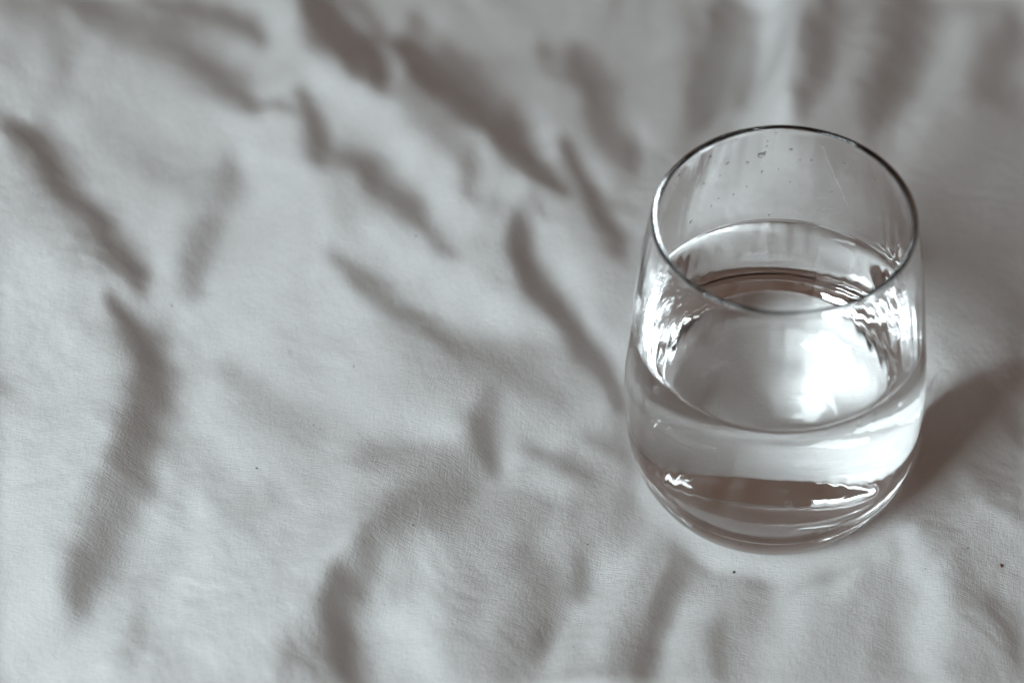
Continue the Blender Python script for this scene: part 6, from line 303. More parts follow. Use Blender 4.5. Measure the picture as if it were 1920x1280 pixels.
-4 -1 0 -1 0 -1 -1 0 -1 0 -2 -1 -2 -2 -2 -2 -3 -4 -6 -8 -9 -7 -1 7 6 4 2 -2 -6 -6 0 5 2 -8 -13 -9 2 4 3 -2 1 0 3 8 10 8 5 6 7 7 0 -8 -13 -12 -9 -7 -8 -9 -6 -7 -5 -4 -5 -6 -4 -3 -2 1 4 7 8 8 6 3 2 1 0 0 0 -1 0 2 2 0 -1 -1 -3 -3 -3 -4 -3 -3 -4 -4 -2 1 1 4 4 6 5 3 1 -1 -1 0 1 4 5 0 -1 -5 -10 -19 -26 -30 -28 -19 -9 3 12 19 21 21 21 21 21 17 11 7 4 5 9 10 9 6 2 1 -4 -4 -2 -1 4 5 4 2 0 -1 3 4 7 8 7 4 3 2 0 -3 -3 -4 -5 -6 -4 -5 -3 -4 -3 -2 -2 -2 -1 -1 0 0 -1 0 0 1 0 1
-5 0 0 0 -1 0 0 -1 -1 -1 -1 -1 -1 -2 -2 -3 -3 -4 -5 -6 -9 -7 -4 4 6 2 -1 -4 -4 -6 -5 1 1 -2 -8 -4 3 7 3 0 -1 2 3 6 8 3 0 1 7 10 6 0 -5 -9 -14 -15 -13 -7 -6 -4 -2 -4 -5 -7 -8 -7 -5 -2 2 5 5 6 4 4 2 2 2 3 0 0 -2 0 2 1 1 -1 -2 -3 -3 -1 -3 -4 -2 -3 -1 0 4 5 8 8 8 8 4 3 1 1 2 3 4 2 -1 -3 -5 -8 -14 -22 -28 -30 -28 -17 -3 8 15 17 18 19 20 20 18 11 8 6 8 10 12 11 9 6 4 -2 -6 -5 -3 0 3 2 2 2 1 4 5 6 6 6 4 2 0 0 -2 -4 -3 -4 -5 -4 -4 -3 -3 -3 -2 -1 -1 -1 -1 0 0 -1 1 0 0 0
-4 0 -1 0 0 -1 -1 0 -1 -1 -1 -1 -1 -1 -2 -2 -3 -3 -4 -6 -5 -5 -1 3 3 -2 -9 -8 -8 -10 -11 -10 -5 -1 4 9 13 11 5 0 -1 1 2 5 4 1 0 3 6 9 9 3 -4 -10 -16 -19 -14 -10 -6 -3 -2 -3 -6 -8 -7 -6 -2 1 3 2 3 3 2 1 2 2 2 3 2 0 -2 -3 0 1 2 2 1 -1 -2 -1 0 0 -3 -1 -2 -1 2 6 7 9 9 7 8 7 6 4 4 4 5 5 1 -1 -4 -5 -8 -10 -16 -25 -30 -33 -25 -10 2 9 11 12 12 16 20 21 15 8 4 6 7 11 15 16 12 7 0 -6 -7 -5 -3 2 3 3 4 3 5 5 5 5 4 3 1 1 -1 -2 -3 -3 -3 -3 -4 -4 -2 -2 -2 -2 -2 -1 0 -1 -1 1 -1 0 1 -1
-3 -1 0 -1 0 -1 0 -1 0 -1 0 -1 -1 -2 -1 -2 -2 -4 -3 -5 -4 -4 -3 -3 -7 -12 -12 -10 -10 -8 -8 -6 -1 7 12 11 12 10 5 1 -1 -3 -2 2 6 7 4 3 3 0 -3 -3 -5 -9 -12 -11 -9 -6 -4 -2 -2 -4 -7 -9 -7 -2 0 3 3 2 2 0 1 1 2 1 2 3 4 0 0 -1 -3 1 0 2 2 1 1 0 2 1 1 -2 -4 -2 -1 1 6 9 10 9 5 4 5 8 8 10 7 9 7 5 1 -3 -5 -7 -8 -13 -21 -32 -34 -30 -17 -4 1 1 3 6 13 19 21 18 10 3 2 4 10 15 19 16 10 3 -3 -4 -4 0 1 3 4 5 4 4 6 4 4 3 3 0 0 0 -2 -3 -2 -3 -3 -2 -3 -3 -2 -2 -1 -1 -1 -1 0 -1 0 0 0 0
-4 0 0 0 -1 0 0 -1 0 -1 -1 -1 -1 -1 -1 -2 -2 -2 -4 -3 -6 -6 -7 -11 -14 -15 -14 -12 -8 -5 0 7 13 15 12 5 0 3 5 2 -2 -6 -3 2 8 9 7 0 -8 -13 -11 -6 -6 -6 -5 -3 1 1 -1 -1 -3 -5 -8 -5 -6 -2 1 2 2 1 -1 0 0 2 3 3 3 2 3 2 1 0 1 0 0 0 2 2 0 1 2 2 1 0 -1 -4 -4 -1 1 6 11 11 9 2 -1 1 7 11 14 12 12 11 10 6 2 -1 -6 -7 -15 -21 -32 -36 -32 -23 -12 -6 -4 -2 -1 7 13 17 18 13 7 4 3 7 11 17 17 15 9 2 0 -2 0 2 3 4 5 5 4 5 4 4 2 2 1 -1 -1 0 -3 -2 -2 -3 -2 -2 -2 -2 -1 -2 -1 -1 0 -1 0 0 -1 1
-3 -1 0 0 0 0 -2 0 0 0 -1 -1 -1 0 -2 -1 -2 -2 -2 -4 -5 -5 -7 -9 -8 -7 -9 -13 -16 -11 -2 6 12 14 9 2 -4 -3 4 5 1 -3 -3 2 8 10 1 -11 -16 -13 -6 -4 -4 -6 -2 2 3 2 1 -1 -3 -4 -1 -4 -4 -5 -1 0 0 0 -2 -3 2 4 5 7 4 1 1 1 -1 3 4 1 2 0 -1 1 2 1 1 2 3 1 -1 -1 -4 -4 -3 2 6 12 13 9 2 -3 -1 4 11 14 15 14 14 13 13 7 4 -2 -7 -16 -23 -32 -38 -36 -29 -17 -9 -6 -4 -4 0 4 9 15 19 14 8 3 4 8 15 17 16 12 6 1 -1 1 3 4 5 5 5 5 4 3 3 3 1 1 0 -2 -1 -2 -2 -2 -2 -2 -1 -2 -2 -1 -1 0 -2 0 0 -1 1 -1
-3 0 0 -1 0 -1 1 -1 -1 0 -1 0 0 -2 0 -1 -1 -2 -2 -2 -3 -4 -3 -1 -1 1 1 -7 -14 -15 -13 -8 -4 2 5 2 -4 -3 1 5 4 3 0 3 7 2 -10 -15 -11 -5 -3 -1 -3 -4 -1 2 0 -1 0 0 -1 0 1 -1 -5 -6 -4 -1 -1 -3 -3 1 3 5 7 7 6 2 -3 -2 0 3 5 5 2 2 0 -1 -1 0 2 4 3 3 2 -1 -2 -4 -3 -3 1 6 11 14 11 5 -2 -4 1 8 13 13 13 15 14 15 14 10 4 -3 -14 -24 -35 -41 -41 -32 -20 -12 -6 -5 -5 -6 -5 4 12 19 17 11 5 6 8 13 14 14 11 5 3 2 4 7 6 6 5 4 5 4 3 2 2 1 0 1 -1 -1 -2 -1 -2 -1 -3 -1 -1 -1 -1 -2 0 0 -2 0 0 0
-3 0 -1 1 -1 0 -1 1 -1 -1 1 -1 -1 0 -2 0 -1 -1 -1 -2 -1 -1 1 0 3 7 5 1 -2 -9 -12 -15 -12 -9 -3 -6 -7 -7 -3 2 5 4 1 0 -1 -8 -11 -8 -3 -1 1 -2 -3 0 0 -1 -4 -3 0 0 -1 -1 -1 -1 -5 -6 -2 0 -1 -1 1 3 5 5 6 5 5 2 0 -4 -1 2 3 5 6 5 2 -2 -2 -1 1 3 5 4 2 2 0 -2 -3 -3 -2 1 5 10 14 12 5 -1 -6 -1 4 8 10 10 11 15 19 19 16 9 1 -10 -20 -32 -38 -40 -35 -26 -17 -9 -7 -9 -9 -9 1 9 15 14 13 9 8 8 10 11 11 9 4 7 8 8 8 7 7 6 4 4 4 3 2 1 1 0 0 -1 0 -2 -1 -2 -1 -1 -2 -1 -1 -1 0 -2 1 -1 -1 0
-3 0 0 -1 0 0 0 -1 0 0 -1 0 0 -1 0 -1 -1 0 -1 -1 0 0 1 3 4 5 7 6 5 2 -4 -8 -11 -10 -10 -8 -10 -9 -7 -4 0 -1 -3 -9 -15 -16 -8 -1 1 2 0 0 1 2 1 -3 -4 -2 1 -1 -4 -6 -6 -5 -6 -3 2 5 4 4 6 4 5 4 1 2 4 5 1 1 -1 -2 0 2 5 6 6 3 0 -3 -2 1 4 6 5 2 1 0 -1 -2 -1 0 2 5 8 9 8 2 -2 -5 -3 1 5 6 7 10 14 21 22 21 15 8 -3 -12 -23 -33 -40 -36 -31 -21 -15 -11 -12 -10 -9 -3 3 9 10 11 11 8 7 8 9 8 7 8 12 13 11 9 6 6 5 5 4 2 3 3 1 0 1 -1 -1 0 -1 -1 -1 -2 0 -2 -1 -1 -1 0 -1 0 0 0
-2 0 -1 0 0 0 0 -1 0 0 -1 0 -1 0 0 -1 0 -1 -1 0 0 1 1 2 3 5 6 7 6 5 3 -1 -5 -8 -7 -7 -7 -8 -8 -6 -5 -3 -6 -13 -19 -16 -8 -2 -2 -3 -3 0 2 0 -2 -4 -2 -1 0 -2 -5 -9 -9 -8 -5 0 7 10 11 10 5 3 1 2 0 1 1 2 6 5 3 -1 -3 -1 1 4 7 8 4 1 -3 -2 1 4 6 5 5 3 0 -2 -3 -2 0 3 3 5 4 2 0 -2 -3 -2 0 1 3 5 9 14 22 25 26 22 16 6 -5 -18 -29 -38 -37 -33 -25 -17 -15 -15 -13 -10 -5 0 4 8 8 7 5 5 6 7 7 8 13 15 14 10 9 7 6 5 3 5 2 2 2 1 0 1 0 -1 -1 -1 -1 0 -2 0 -2 0 -1 0 -1 -1 0 -1
-3 0 1 -1 0 0 -1 1 -1 0 0 -1 0 0 -1 0 -1 0 0 0 0 0 1 1 3 4 4 6 6 5 4 2 -1 -3 -6 -5 -4 -6 -5 -5 -4 -5 -4 -8 -10 -7 -2 -2 -5 -5 -5 -6 -6 -5 -8 -7 -7 -7 -9 -9 -9 -9 -8 -3 3 8 10 13 12 8 4 0 -3 -1 2 0 0 1 3 9 7 0 0 1 2 1 3 6 7 6 1 -1 -2 1 4 6 5 5 4 0 -3 -5 -5 -2 2 3 2 0 -1 -1 -1 0 -1 0 2 1 3 8 13 21 26 28 28 22 14 1 -14 -25 -34 -37 -33 -26 -18 -17 -18 -17 -12 -7 1 3 5 3 2 0 3 5 5 7 12 17 15 13 10 7 7 5 5 2 4 2 2 2 1 0 0 0 0 -1 0 -1 -1 -1 0 -1 -1 -1 -1 0 -1 0
-2 0 -1 1 -1 0 0 0 0 -1 0 0 0 -1 0 0 0 0 -1 0 0 1 1 1 2 2 5 3 5 5 3 3 0 -1 -3 -3 -4 -3 -4 -4 -4 -2 -3 -2 -2 1 3 4 3 1 -2 -4 -5 -9 -10 -13 -13 -17 -21 -21 -20 -15 -8 -1 11 13 12 8 7 5 1 0 1 0 2 2 1 -1 4 7 5 2 2 4 5 4 1 2 5 6 7 2 1 0 2 3 3 2 2 3 -1 -5 -6 -6 -2 1 3 0 -3 -4 -1 1 2 2 0 2 1 2 7 13 17 24 27 30 27 19 8 -8 -19 -29 -32 -30 -26 -22 -20 -19 -17 -12 -7 -2 1 0 -1 0 -1 1 2 2 10 15 16 14 10 9 6 6 4 5 3 3 2 1 2 1 0 0 0 0 -1 -1 0 -1 -1 -1 0 -1 0 0 -1 0
-2 0 0 -1 1 -1 0 0 0 0 0 -1 0 0 0 -1 0 0 0 0 0 0 1 1 2 2 2 5 2 4 4 2 2 -1 0 -3 -3 -2 -3 -3 -3 -2 -2 -1 1 4 6 7 7 6 6 3 0 -1 -4 -6 -11 -16 -21 -24 -22 -18 -15 -7 1 3 -2 -4 -1 -1 2 3 3 3 4 3 1 2 6 7 6 2 0 5 7 7 5 2 1 2 3 4 3 2 1 3 2 1 0 0 2 -1 -6 -7 -7 -2 -1 1 -2 -5 -4 0 2 2 3 1 1 0 4 6 12 14 20 26 32 30 23 12 -2 -14 -23 -27 -27 -24 -21 -19 -17 -16 -13 -9 -7 -3 -2 -2 -1 -1 -2 -1 4 10 15 13 11 8 7 6 5 4 3 3 2 3 0 2 1 1 -1 0 0 0 -1 -1 0 -1 -1 0 -1 0 0 -1
-2 0 0 0 0 0 0 -1 0 0 -1 1 -1 0 0 0 0 -1 1 0 0 0 1 1 1 2 3 2 3 3 3 2 2 1 -1 -1 -2 -2 -2 -3 -2 -2 -1 1 0 2 6 6 8 8 7 7 6 4 4 1 -2 -6 -8 -10 -8 -11 -12 -13 -14 -14 -17 -18 -14 -8 -5 -1 1 2 0 1 2 5 7 8 7 4 2 3 7 8 7 6 4 1 -1 -2 -1 -1 1 2 4 3 2 1 0 1 -2 -6 -7 -7 -4 -2 -2 -4 -6 -5 0 3 3 1 -1 1 2 6 6 9 13 19 25 31 31 26 15 2 -9 -18 -22 -23 -23 -19 -18 -14 -14 -13 -12 -8 -4 -3 -1 -1 -3 -4 -3 4 9 10 10 9 7 5 5 4 4 3 3 1 3 0 2 0 1 0 -1 0 -1 0 0 0 -1 -1 0 -1 0 0
-2 0 0 0 -1 0 1 -1 0 0 1 -1 0 0 0 0 0 0 0 -1 1 1 -1 2 0 2 1 2 3 3 2 3 1 1 0 0 -1 -2 -2 -1 -1 -2 0 -1 1 2 3 6 6 7 7 7 6 7 5 6 4 2 0 2 3 2 -3 -8 -12 -17 -21 -21 -19 -13 -9 -7 -6 -7 -6 -5 -3 2 2 4 5 4 4 4 6 9 8 5 5 3 1 -2 -6 -4 -3 0 2 5 3 2 2 1 1 -3 -5 -8 -7 -4 -4 -5 -7 -7 -4 1 3 3 0 -2 -1 2 5 6 7 11 16 24 31 33 29 22 9 -2 -12 -18 -20 -21 -20 -19 -14 -13 -10 -9 -8 -4 -4 -5 -3 -6 -7 -1 3 7 7 7 7 5 6 4 3 3 3 2 1 2 1 0 1 0 1 -1 1 0 -2 0 0 0 -1 0 -1 0
-1 -1 0 0 0 0 -1 1 0 -1 0 0 0 0 0 0 -1 1 -1 2 -1 0 1 0 2 1 2 1 2 2 2 2 2 1 1 0 -1 0 -1 -2 -2 0 -1 0 1 2 2 3 6 5 7 6 7 6 6 5 4 5 4 6 5 6 4 -1 -8 -10 -13 -14 -13 -11 -7 -6 -7 -8 -10 -9 -7 -6 -5 -5 -2 0 0 0 3 7 8 5 2 4 3 2 0 -5 -5 -4 0 0 2 2 2 2 1 1 -3 -3 -5 -6 -5 -7 -8 -9 -7 -3 2 4 2 -3 -6 -4 -1 0 2 5 9 17 24 30 34 32 28 18 7 -3 -12 -17 -20 -19 -19 -14 -12 -9 -7 -8 -6 -6 -7 -7 -8 -6 -1 3 5 5 5 6 3 5 3 4 2 3 2 1 1 1 1 0 0 1 -1 0 0 0 -1 0 0 -1 0 -1
-2 0 1 0 0 0 -1 0 0 0 0 0 0 -1 0 0 1 -1 1 -1 0 1 1 0 1 1 1 2 1 2 2 1 2 1 1 0 1 -1 -1 0 -1 -1 -1 0 1 1 2 4 3 6 5 5 6 5 6 5 6 3 5 4 6 6 3 2 -1 -6 -7 -8 -8 -6 -4 -3 -3 -5 -5 -6 -7 -8 -8 -9 -7 -2 -3 -5 -5 -1 3 3 2 1 2 2 1 1 -2 -3 -4 -1 -2 -1 -1 1 3 2 0 0 -2 -3 -6 -6 -9 -10 -10 -8 -3 2 5 1 -5 -8 -8 -7 -5 -2 5 10 16 21 27 31 32 29 23 13 5 -4 -9 -14 -16 -17 -13 -11 -9 -7 -8 -7 -7 -9 -8 -8 -4 -1 2 3 4 4 5 3 4 2 3 2 1 3 0 2 0 2 0 -1 1 0 0 -1 0 -1 0 0 0 0
-1 0 -1 0 0 0 1 -1 0 0 0 0 0 0 0 0 -1 1 0 0 1 -1 1 1 0 1 0 2 2 1 2 1 1 2 1 1 0 -1 0 0 0 -1 0 0 0 1 2 2 3 4 4 6 4 6 5 5 4 5 4 5 4 4 4 2 0 -1 -5 -6 -5 -5 -3 -1 -2 0 -2 -3 -3 -4 -8 -6 -5 -2 -2 -5 -9 -10 -5 -1 1 -1 -1 0 0 1 1 0 -1 -4 -3 -5 -3 -2 0 1 2 0 3 1 0 -5 -8 -11 -12 -11 -8 -3 1 4 2 -5 -8 -8 -10 -9 -4 3 9 14 18 22 26 27 26 23 16 8 3 -3 -7 -10 -12 -10 -9 -9 -8 -8 -9 -6 -8 -6 -7 -3 -1 2 2 3 3 3 3 3 2 3 2 1 2 1 1 0 1 1 0 -1 0 1 0 -1 0 0 -1 0
-1 0 0 0 -1 0 0 1 -1 0 0 0 0 0 0 0 0 0 0 0 0 1 0 0 1 0 2 1 1 1 1 2 2 1 0 1 0 1 0 0 -1 1 -1 0 1 1 1 2 3 3 4 4 5 4 4 5 4 5 4 3 4 4 3 3 1 -1 -3 -3 -4 -3 -3 -3 0 -2 -1 -1 -1 -3 -3 -4 -3 0 -1 -4 -8 -10 -9 -4 -2 0 -1 -2 0 -1 0 0 0 -2 -3 -5 -7 -6 -4 -2 -1 1 2 5 4 2 -3 -9 -13 -12 -11 -8 -3 0 2 1 -2 -6 -9 -11 -11 -7 1 9 12 15 17 20 23 22 21 16 9 4 0 -4 -5 -6 -6 -6 -8 -7 -6 -5 -4 -7 -6 -5 -2 -1 2 1 3 2 3 2 3 1 2 2 1 1 1 1 0 1 0 0 1 -1 0 0 0 -1 0 0
-2 0 0 0 1 0 -1 0 0 1 -1 0 0 0 0 0 1 -1 0 1 0 0 0 1 0 1 1 0 1 2 1 1 1 1 2 0 1 1 0 -1 1 -1 1 0 0 1 2 1 2 2 4 3 4 4 5 4 4 4 4 4 3 3 3 2 2 0 -1 -2 -3 -4 -2 -2 -2 -1 -1 -1 -2 -1 -2 -3 -2 -1 -1 -2 -5 -8 -8 -5 -3 -2 0 1 -1 0 0 -2 -2 -1 -2 -3 -6 -7 -7 -5 -4 -3 -2 3 6 7 2 -4 -10 -13 -11 -9 -7 -5 -3 -1 1 1 -2 -9 -13 -13 -7 -1 7 11 12 14 16 20 20 20 14 8 2 -1 -3 -1 -2 -1 -2 -4 -3 -2 -2 -5 -6 -6 -4 -1 -1 1 1 2 2 2 2 2 2 1 2 1 1 0 1 0 0 1 0 0 0 0 0 0 0 -1
-1 0 0 0 0 -1 1 0 0 -1 0 0 0 1 -1 0 0 1 0 -1 1 0 0 1 0 1 0 1 1 1 1 2 0 1 1 1 1 0 1 1 -1 1 0 0 1 0 1 2 2 2 2 4 3 3 4 4 4 3 4 3 3 3 3 2 2 0 1 -2 -2 -1 -3 -2 -2 -1 -1 -1 -2 -2 -2 -1 -2 -2 -1 -3 -3 -5 -6 -5 -4 -1 0 -1 2 0 -2 -2 -3 -2 -1 0 -1 -4 -5 -6 -4 -6 -5 -3 1 4 5 1 -5 -11 -14 -12 -7 -4 -4 -5 -3 2 4 0 -9 -12 -14 -9 -3 5 9 11 12 14 16 18 18 13 8 2 0 -2 1 0 0 0 1 3 0 -4 -6 -5 -5 -3 -1 0 0 2 1 2 1 1 2 1 2 1 1 1 0 1 1 0 0 0 0 0 0 0 -1 1
-1 0 0 0 -1 1 0 -1 1 0 0 0 0 -1 1 0 0 -1 1 0 0 1 0 0 1 0 1 0 1 1 1 0 2 1 1 1 0 1 0 0 1 0 0 1 0 1 1 1 1 3 2 3 2 4 3 3 4 3 3 4 3 3 3 2 1 1 0 0 -1 -2 -2 -2 -2 -1 -1 -2 0 -2 -1 -2 -2 -2 -2 -1 -3 -3 -5 -5 -3 -2 -2 0 0 0 0 -2 -3 -2 -1 1 2 0 -2 -2 -4 -3 -5 -6 -3 -1 3 3 -2 -8 -14 -15 -11 -6 -2 -4 -5 -3 3 4 2 -7 -11 -12 -10 -6 1 6 8 9 12 14 17 17 15 10 5 1 -1 0 0 1 4 5 2 -2 -6 -6 -4 -4 -2 -1 0 0 1 1 1 2 1 2 0 1 1 1 2 0 0 0 0 1 0 0 -1 0 1 -1
-1 0 0 0 0 0 0 0 -1 1 0 0 0 0 0 0 0 0 0 1 -1 0 1 0 0 1 0 2 0 0 1 1 1 1 0 1 2 0 1 0 1 0 1 0 0 1 1 1 2 1 2 2 3 3 3 3 3 3 3 2 4 2 2 2 2 2 0 0 0 -2 -1 -1 -1 -2 -2 -1 -1 -1 -2 -2 -1 -2 -1 -2 -3 -3 -2 -4 -4 -3 -1 -1 -1 0 -1 -1 -1 -2 0 0 1 2 1 -1 0 -2 -1 -4 -4 -2 0 3 2 -1 -8 -14 -16 -12 -8 -4 -4 -5 -4 1 0 -1 -2 -5 -8 -10 -10 -4 2 5 7 9 10 15 16 16 12 7 4 2 1 1 4 5 4 -2 -4 -5 -4 -3 -3 -2 0 -1 1 0 1 1 2 0 2 1 0 2 -1 1 1 0 1 -1 0 1 0 0 0 0
-1 0 0 0 0 0 0 0 0 0 0 0 -1 1 0 0 0 1 -1 0 1 0 0 0 1 0 1 -1 2 0 1 1 0 1 1 1 0 1 1 1 0 0 1 0 1 1 0 2 1 1 2 2 2 2 3 3 2 4 2 4 1 3 3 2 1 1 2 0 -1 0 -1 -1 -2 -1 -1 -1 -2 -1 -1 -1 -2 -1 -2 -2 -2 -2 -3 -3 -3 -2 -3 -1 0 -1 -1 -1 -1 -1 -1 0 1 1 1 1 0 0 0 -1 -2 -1 1 2 6 3 1 -5 -11 -13 -13 -9 -7 -6 -7 -8 -6 -2 -2 2 0 -6 -11 -11 -8 -2 1 2 4 8 10 13 13 13 11 9 6 5 7 6 4 -1 -3 -4 -4 -4 -2 -2 -2 0 -1 1 1 0 0 2 0 1 2 -1 2 0 0 1 0 1 0 0 0 0 -1 0
-1 0 0 0 0 0 0 0 0 0 0 0 0 0 0 0 0 0 0 0 0 1 0 0 0 1 0 1 0 1 1 0 2 0 1 1 1 0 0 1 0 1 0 1 1 0 1 1 1 2 1 2 2 2 2 2 4 2 3 1 4 2 1 3 2 1 0 1 0 0 -1 -1 0 -2 -1 -1 -1 -1 -1 -2 -1 -2 -1 -2 -1 -3 -2 -2 -2 -3 -2 -1 -2 -1 -1 0 -1 -1 -1 0 0 0 1 1 1 1 -1 1 0 0 0 4 4 7 5 3 -2 -8 -9 -10 -7 -7 -7 -7 -6 -7 -5 -5 -3 -3 -5 -10 -11 -11 -9 -5 -1 0 3 5 8 11 13 15 15 12 10 10 5 2 -2 -4 -3 -2 -4 -1 -2 -1 0 -1 0 1 1 0 1 1 0 1 0 1 1 0 0 0 0 0 1 0 0 0
0 -1 0 0 1 -1 0 0 0 0 0 0 1 -1 0 0 0 0 1 0 0 0 0 1 0 0 0 1 0 1 0 1 0 2 0 0 1 1 1 0 1 1 0 1 0 1 1 0 1 2 1 1 3 2 1 3 1 3 2 3 2 2 3 1 1 2 1 1 1 0 -1 0 -2 0 -1 -1 -1 -1 -2 -1 -1 -1 -2 -1 -2 -1 -3 -2 -2 -2 -2 -2 -2 0 -1 -1 -1 0 -1 -1 0 1 1 1 0 0 1 0 0 1 1 2 5 5 6 5 2 -1 -4 -5 -5 -3 -3 -1 -2 -4 -7 -10 -9 -6 -5 -6 -10 -13 -13 -13 -9 -7 -5 -2 0 4 11 16 18 18 16 13 8 3 0 -1 -2 -4 -1 -3 -1 -1 -2 0 0 0 0 1 0 1 0 1 1 0 0 1 0 0 1 0 -1 0 1 0
-1 1 -1 0 0 0 0 0 1 -1 0 0 0 1 -1 0 1 0 -1 1 0 0 0 0 1 0 1 0 0 1 0 1 1 0 1 1 0 1 0 1 1 0 1 0 1 1 0 1 1 1 2 1 1 2 2 2 2 2 2 2 2 2 2 2 2 1 1 1 0 0 1 -1 0 -1 -1 -1 -1 -1 -1 -1 -1 -2 -1 -1 -2 -1 -2 -2 -2 -2 -1 -2 -1 -2 0 -1 -1 -1 0 0 -1 1 -1 1 0 1 1 0 1 0 2 2 2 5 4 5 3 2 -1 -1 -3 -2 2 1 3 1 -4 -8 -9 -8 -5 -4 -6 -7 -12 -11 -14 -12 -11 -10 -7 -2 4 10 16 17 17 14 10 5 2 0 -2 -2 -2 -2 -2 -2 0 -1 -1 0 0 0 1 0 1 0 0 1 0 0 1 0 0 0 1 0 -1 1
-1 0 1 -1 0 1 -1 0 0 0 0 0 0 0 0 1 -1 0 1 -1 1 0 0 1 -1 1 0 0 2 -1 1 1 0 0 1 1 1 0 1 1 0 1 0 1 1 0 1 1 1 0 1 2 1 1 3 1 2 1 3 2 2 2 1 2 2 1 1 1 1 0 0 0 0 -1 0 -1 -1 -1 -1 -1 -1 -1 -1 -2 -1 -2 -1 -2 -1 -2 -2 -2 -1 -1 -1 -1 0 -1 -1 -1 1 -1 1 0 1 0 1 0 1 0 1 2 3 2 4 3 4 2 1 0 -1 0 0 3 3 2 0 -3 -7 -5 -4 -2 0 -2 -2 -5 -6 -10 -10 -11 -11 -9 -5 -1 4 11 13 11 9 5 1 0 -1 -1 -3 -1 -2 -1 -2 0 -1 0 0 -1 0 0 1 0 1 0 0 1 0 1 0 0 0 0 0 -1
-1 0 0 1 -1 0 0 1 -1 0 1 0 0 -1 1 -1 1 0 0 0 0 0 1 -1 1 0 0 1 0 1 0 0 1 1 0 0 1 1 0 1 0 1 1 0 1 0 1 1 1 1 1 1 1 2 0 2 2 2 2 2 1 2 2 1 1 2 2 0 1 0 1 0 -1 0 -1 0 -1 -1 0 -1 -1 -1 -2 -1 -1 -1 -1 -2 -2 -1 -1 -1 -2 -1 -2 -1 -1 0 0 0 -1 0 0 0 0 1 0 1 0 2 0 1 2 3 3 3 2 3 1 0 1 1 0 2 1 2 1 -1 -2 -4 -2 -1 1 2 4 2 0 -1 -3 -4 -4 -7 -10 -10 -6 1 3 4 1 1 1 -1 -1 -1 -1 -3 -1 -2 -1 -1 0 -1 -1 1 0 0 -1 1 0 0 1 0 0 0 0 0 0 0 1 0
0 0 -1 0 1 -1 1 -1 0 1 -1 0 0 1 -1 1 -1 0 0 1 0 0 0 1 0 0 0 1 -1 1 1 0 0 1 1 0 0 1 1 0 2 0 0 1 0 1 1 0 1 1 1 1 1 1 2 1 2 2 1 1 2 2 1 2 2 1 0 2 0 1 0 0 1 0 -1 0 -1 0 -1 -1 -1 -1 -1 -1 -1 -2 -1 -1 -1 -2 -2 -1 -1 -1 -1 0 -1 -2 0 -1 0 0 0 0 0 1 0 1 1 0 1 1 2 1 2 3 3 1 3 1 1 0 1 0 2 2 1 -1 0 -2 -1 0 0 3 3 5 4 4 3 3 0 -2 -5 -7 -7 -5 -4 -7 -7 -5 -2 -1 -2 -1 -2 -1 -2 -2 -1 -2 -1 0 0 -1 0 0 0 0 0 0 1 0 0 0 0 1 0 0 0 0
-1 0 1 -1 0 1 -1 1 0 -1 0 0 0 0 1 0 0 0 0 0 0 0 0 0 1 0 1 -1 1 0 0 1 0 0 1 1 1 0 1 0 0 1 1 1 0 1 0 1 0 1 1 1 2 1 1 1 1 1 2 2 1 1 2 1 1 2 1 1 1 1 0 0 0 0 0 -1 1 -2 0 -1 -1 0 -1 -1 -1 -1 -2 0 -2 -1 -1 -1 -1 -2 -1 -1 -1 0 -1 0 -1 0 0 0 1 -1 1 0 1 0 2 1 0 2 2 2 2 3 1 1 1 1 1 1 1 0 1 2 -1 0 -1 -1 2 1 3 4 4 5 5 3 4 2 -1 -3 -4 -5 -6 -9 -10 -9 -6 -3 -2 -3 -1 -2 -2 -1 -1 -1 -1 -2 -1 0 0 -1 1 0 0 0 0 0 0 0 1 0 0 0 0 0
0 -1 0 1 -1 0 1 -1 0 1 0 0 0 0 0 -1 1 0 0 0 0 0 1 0 -1 1 0 1 0 0 1 0 1 0 0 1 0 1 0 1 0 0 1 0 1 1 1 0 1 1 1 0 1 1 1 2 1 2 0 2 2 1 2 1 1 1 1 1 1 0 1 1 0 0 0 0 -1 0 -1 0 -1 -2 0 -1 -1 -1 0 -2 -1 -1 -1 -2 -1 -1 0 -1 -1 -1 -1 0 0 -1 0 0 0 1 0 1 -1 2 0 1 1 1 2 1 2 1 2 2 1 1 1 1 0 2 1 0 1 0 -1 1 0 1 3 2 4 4 3 4 4 2 1 -1 -2 -2 -5 -8 -10 -9 -7 -5 -3 -2 -3 -1 -2 -1 -2 -1 -2 0 -1 0 -2 1 -1 0 0 0 0 0 0 1 -1 0 0 1 0 0
-1 1 0 -1 1 -1 0 0 1 -1 0 1 0 0 -1 1 0 0 0 0 0 1 -1 0 1 0 0 0 1 0 0 0 1 0 1 0 1 0 1 0 1 1 0 1 0 0 1 1 1 0 1 1 1 1 1 1 1 1 2 0 1 2 1 1 2 0 2 1 0 2 0 0 0 0 1 -1 0 0 -1 0 -1 0 -1 -1 0 -1 -2 0 -1 -1 -1 -1 -1 -1 -1 -2 0 0 -1 -1 0 0 -1 0 0 0 0 1 1 0 1 0 2 1 1 1 1 3 1 1 2 0 1 1 1 1 1 0 0 1 0 0 1 1 1 2 3 3 4 3 3 2 2 0 -1 -3 -4 -5 -7 -8 -7 -5 -4 -3 -2 -3 -1 -2 -2 -1 -1 -1 0 -2 0 -1 0 0 0 0 -1 1 0 0 0 0 0 0 0 0
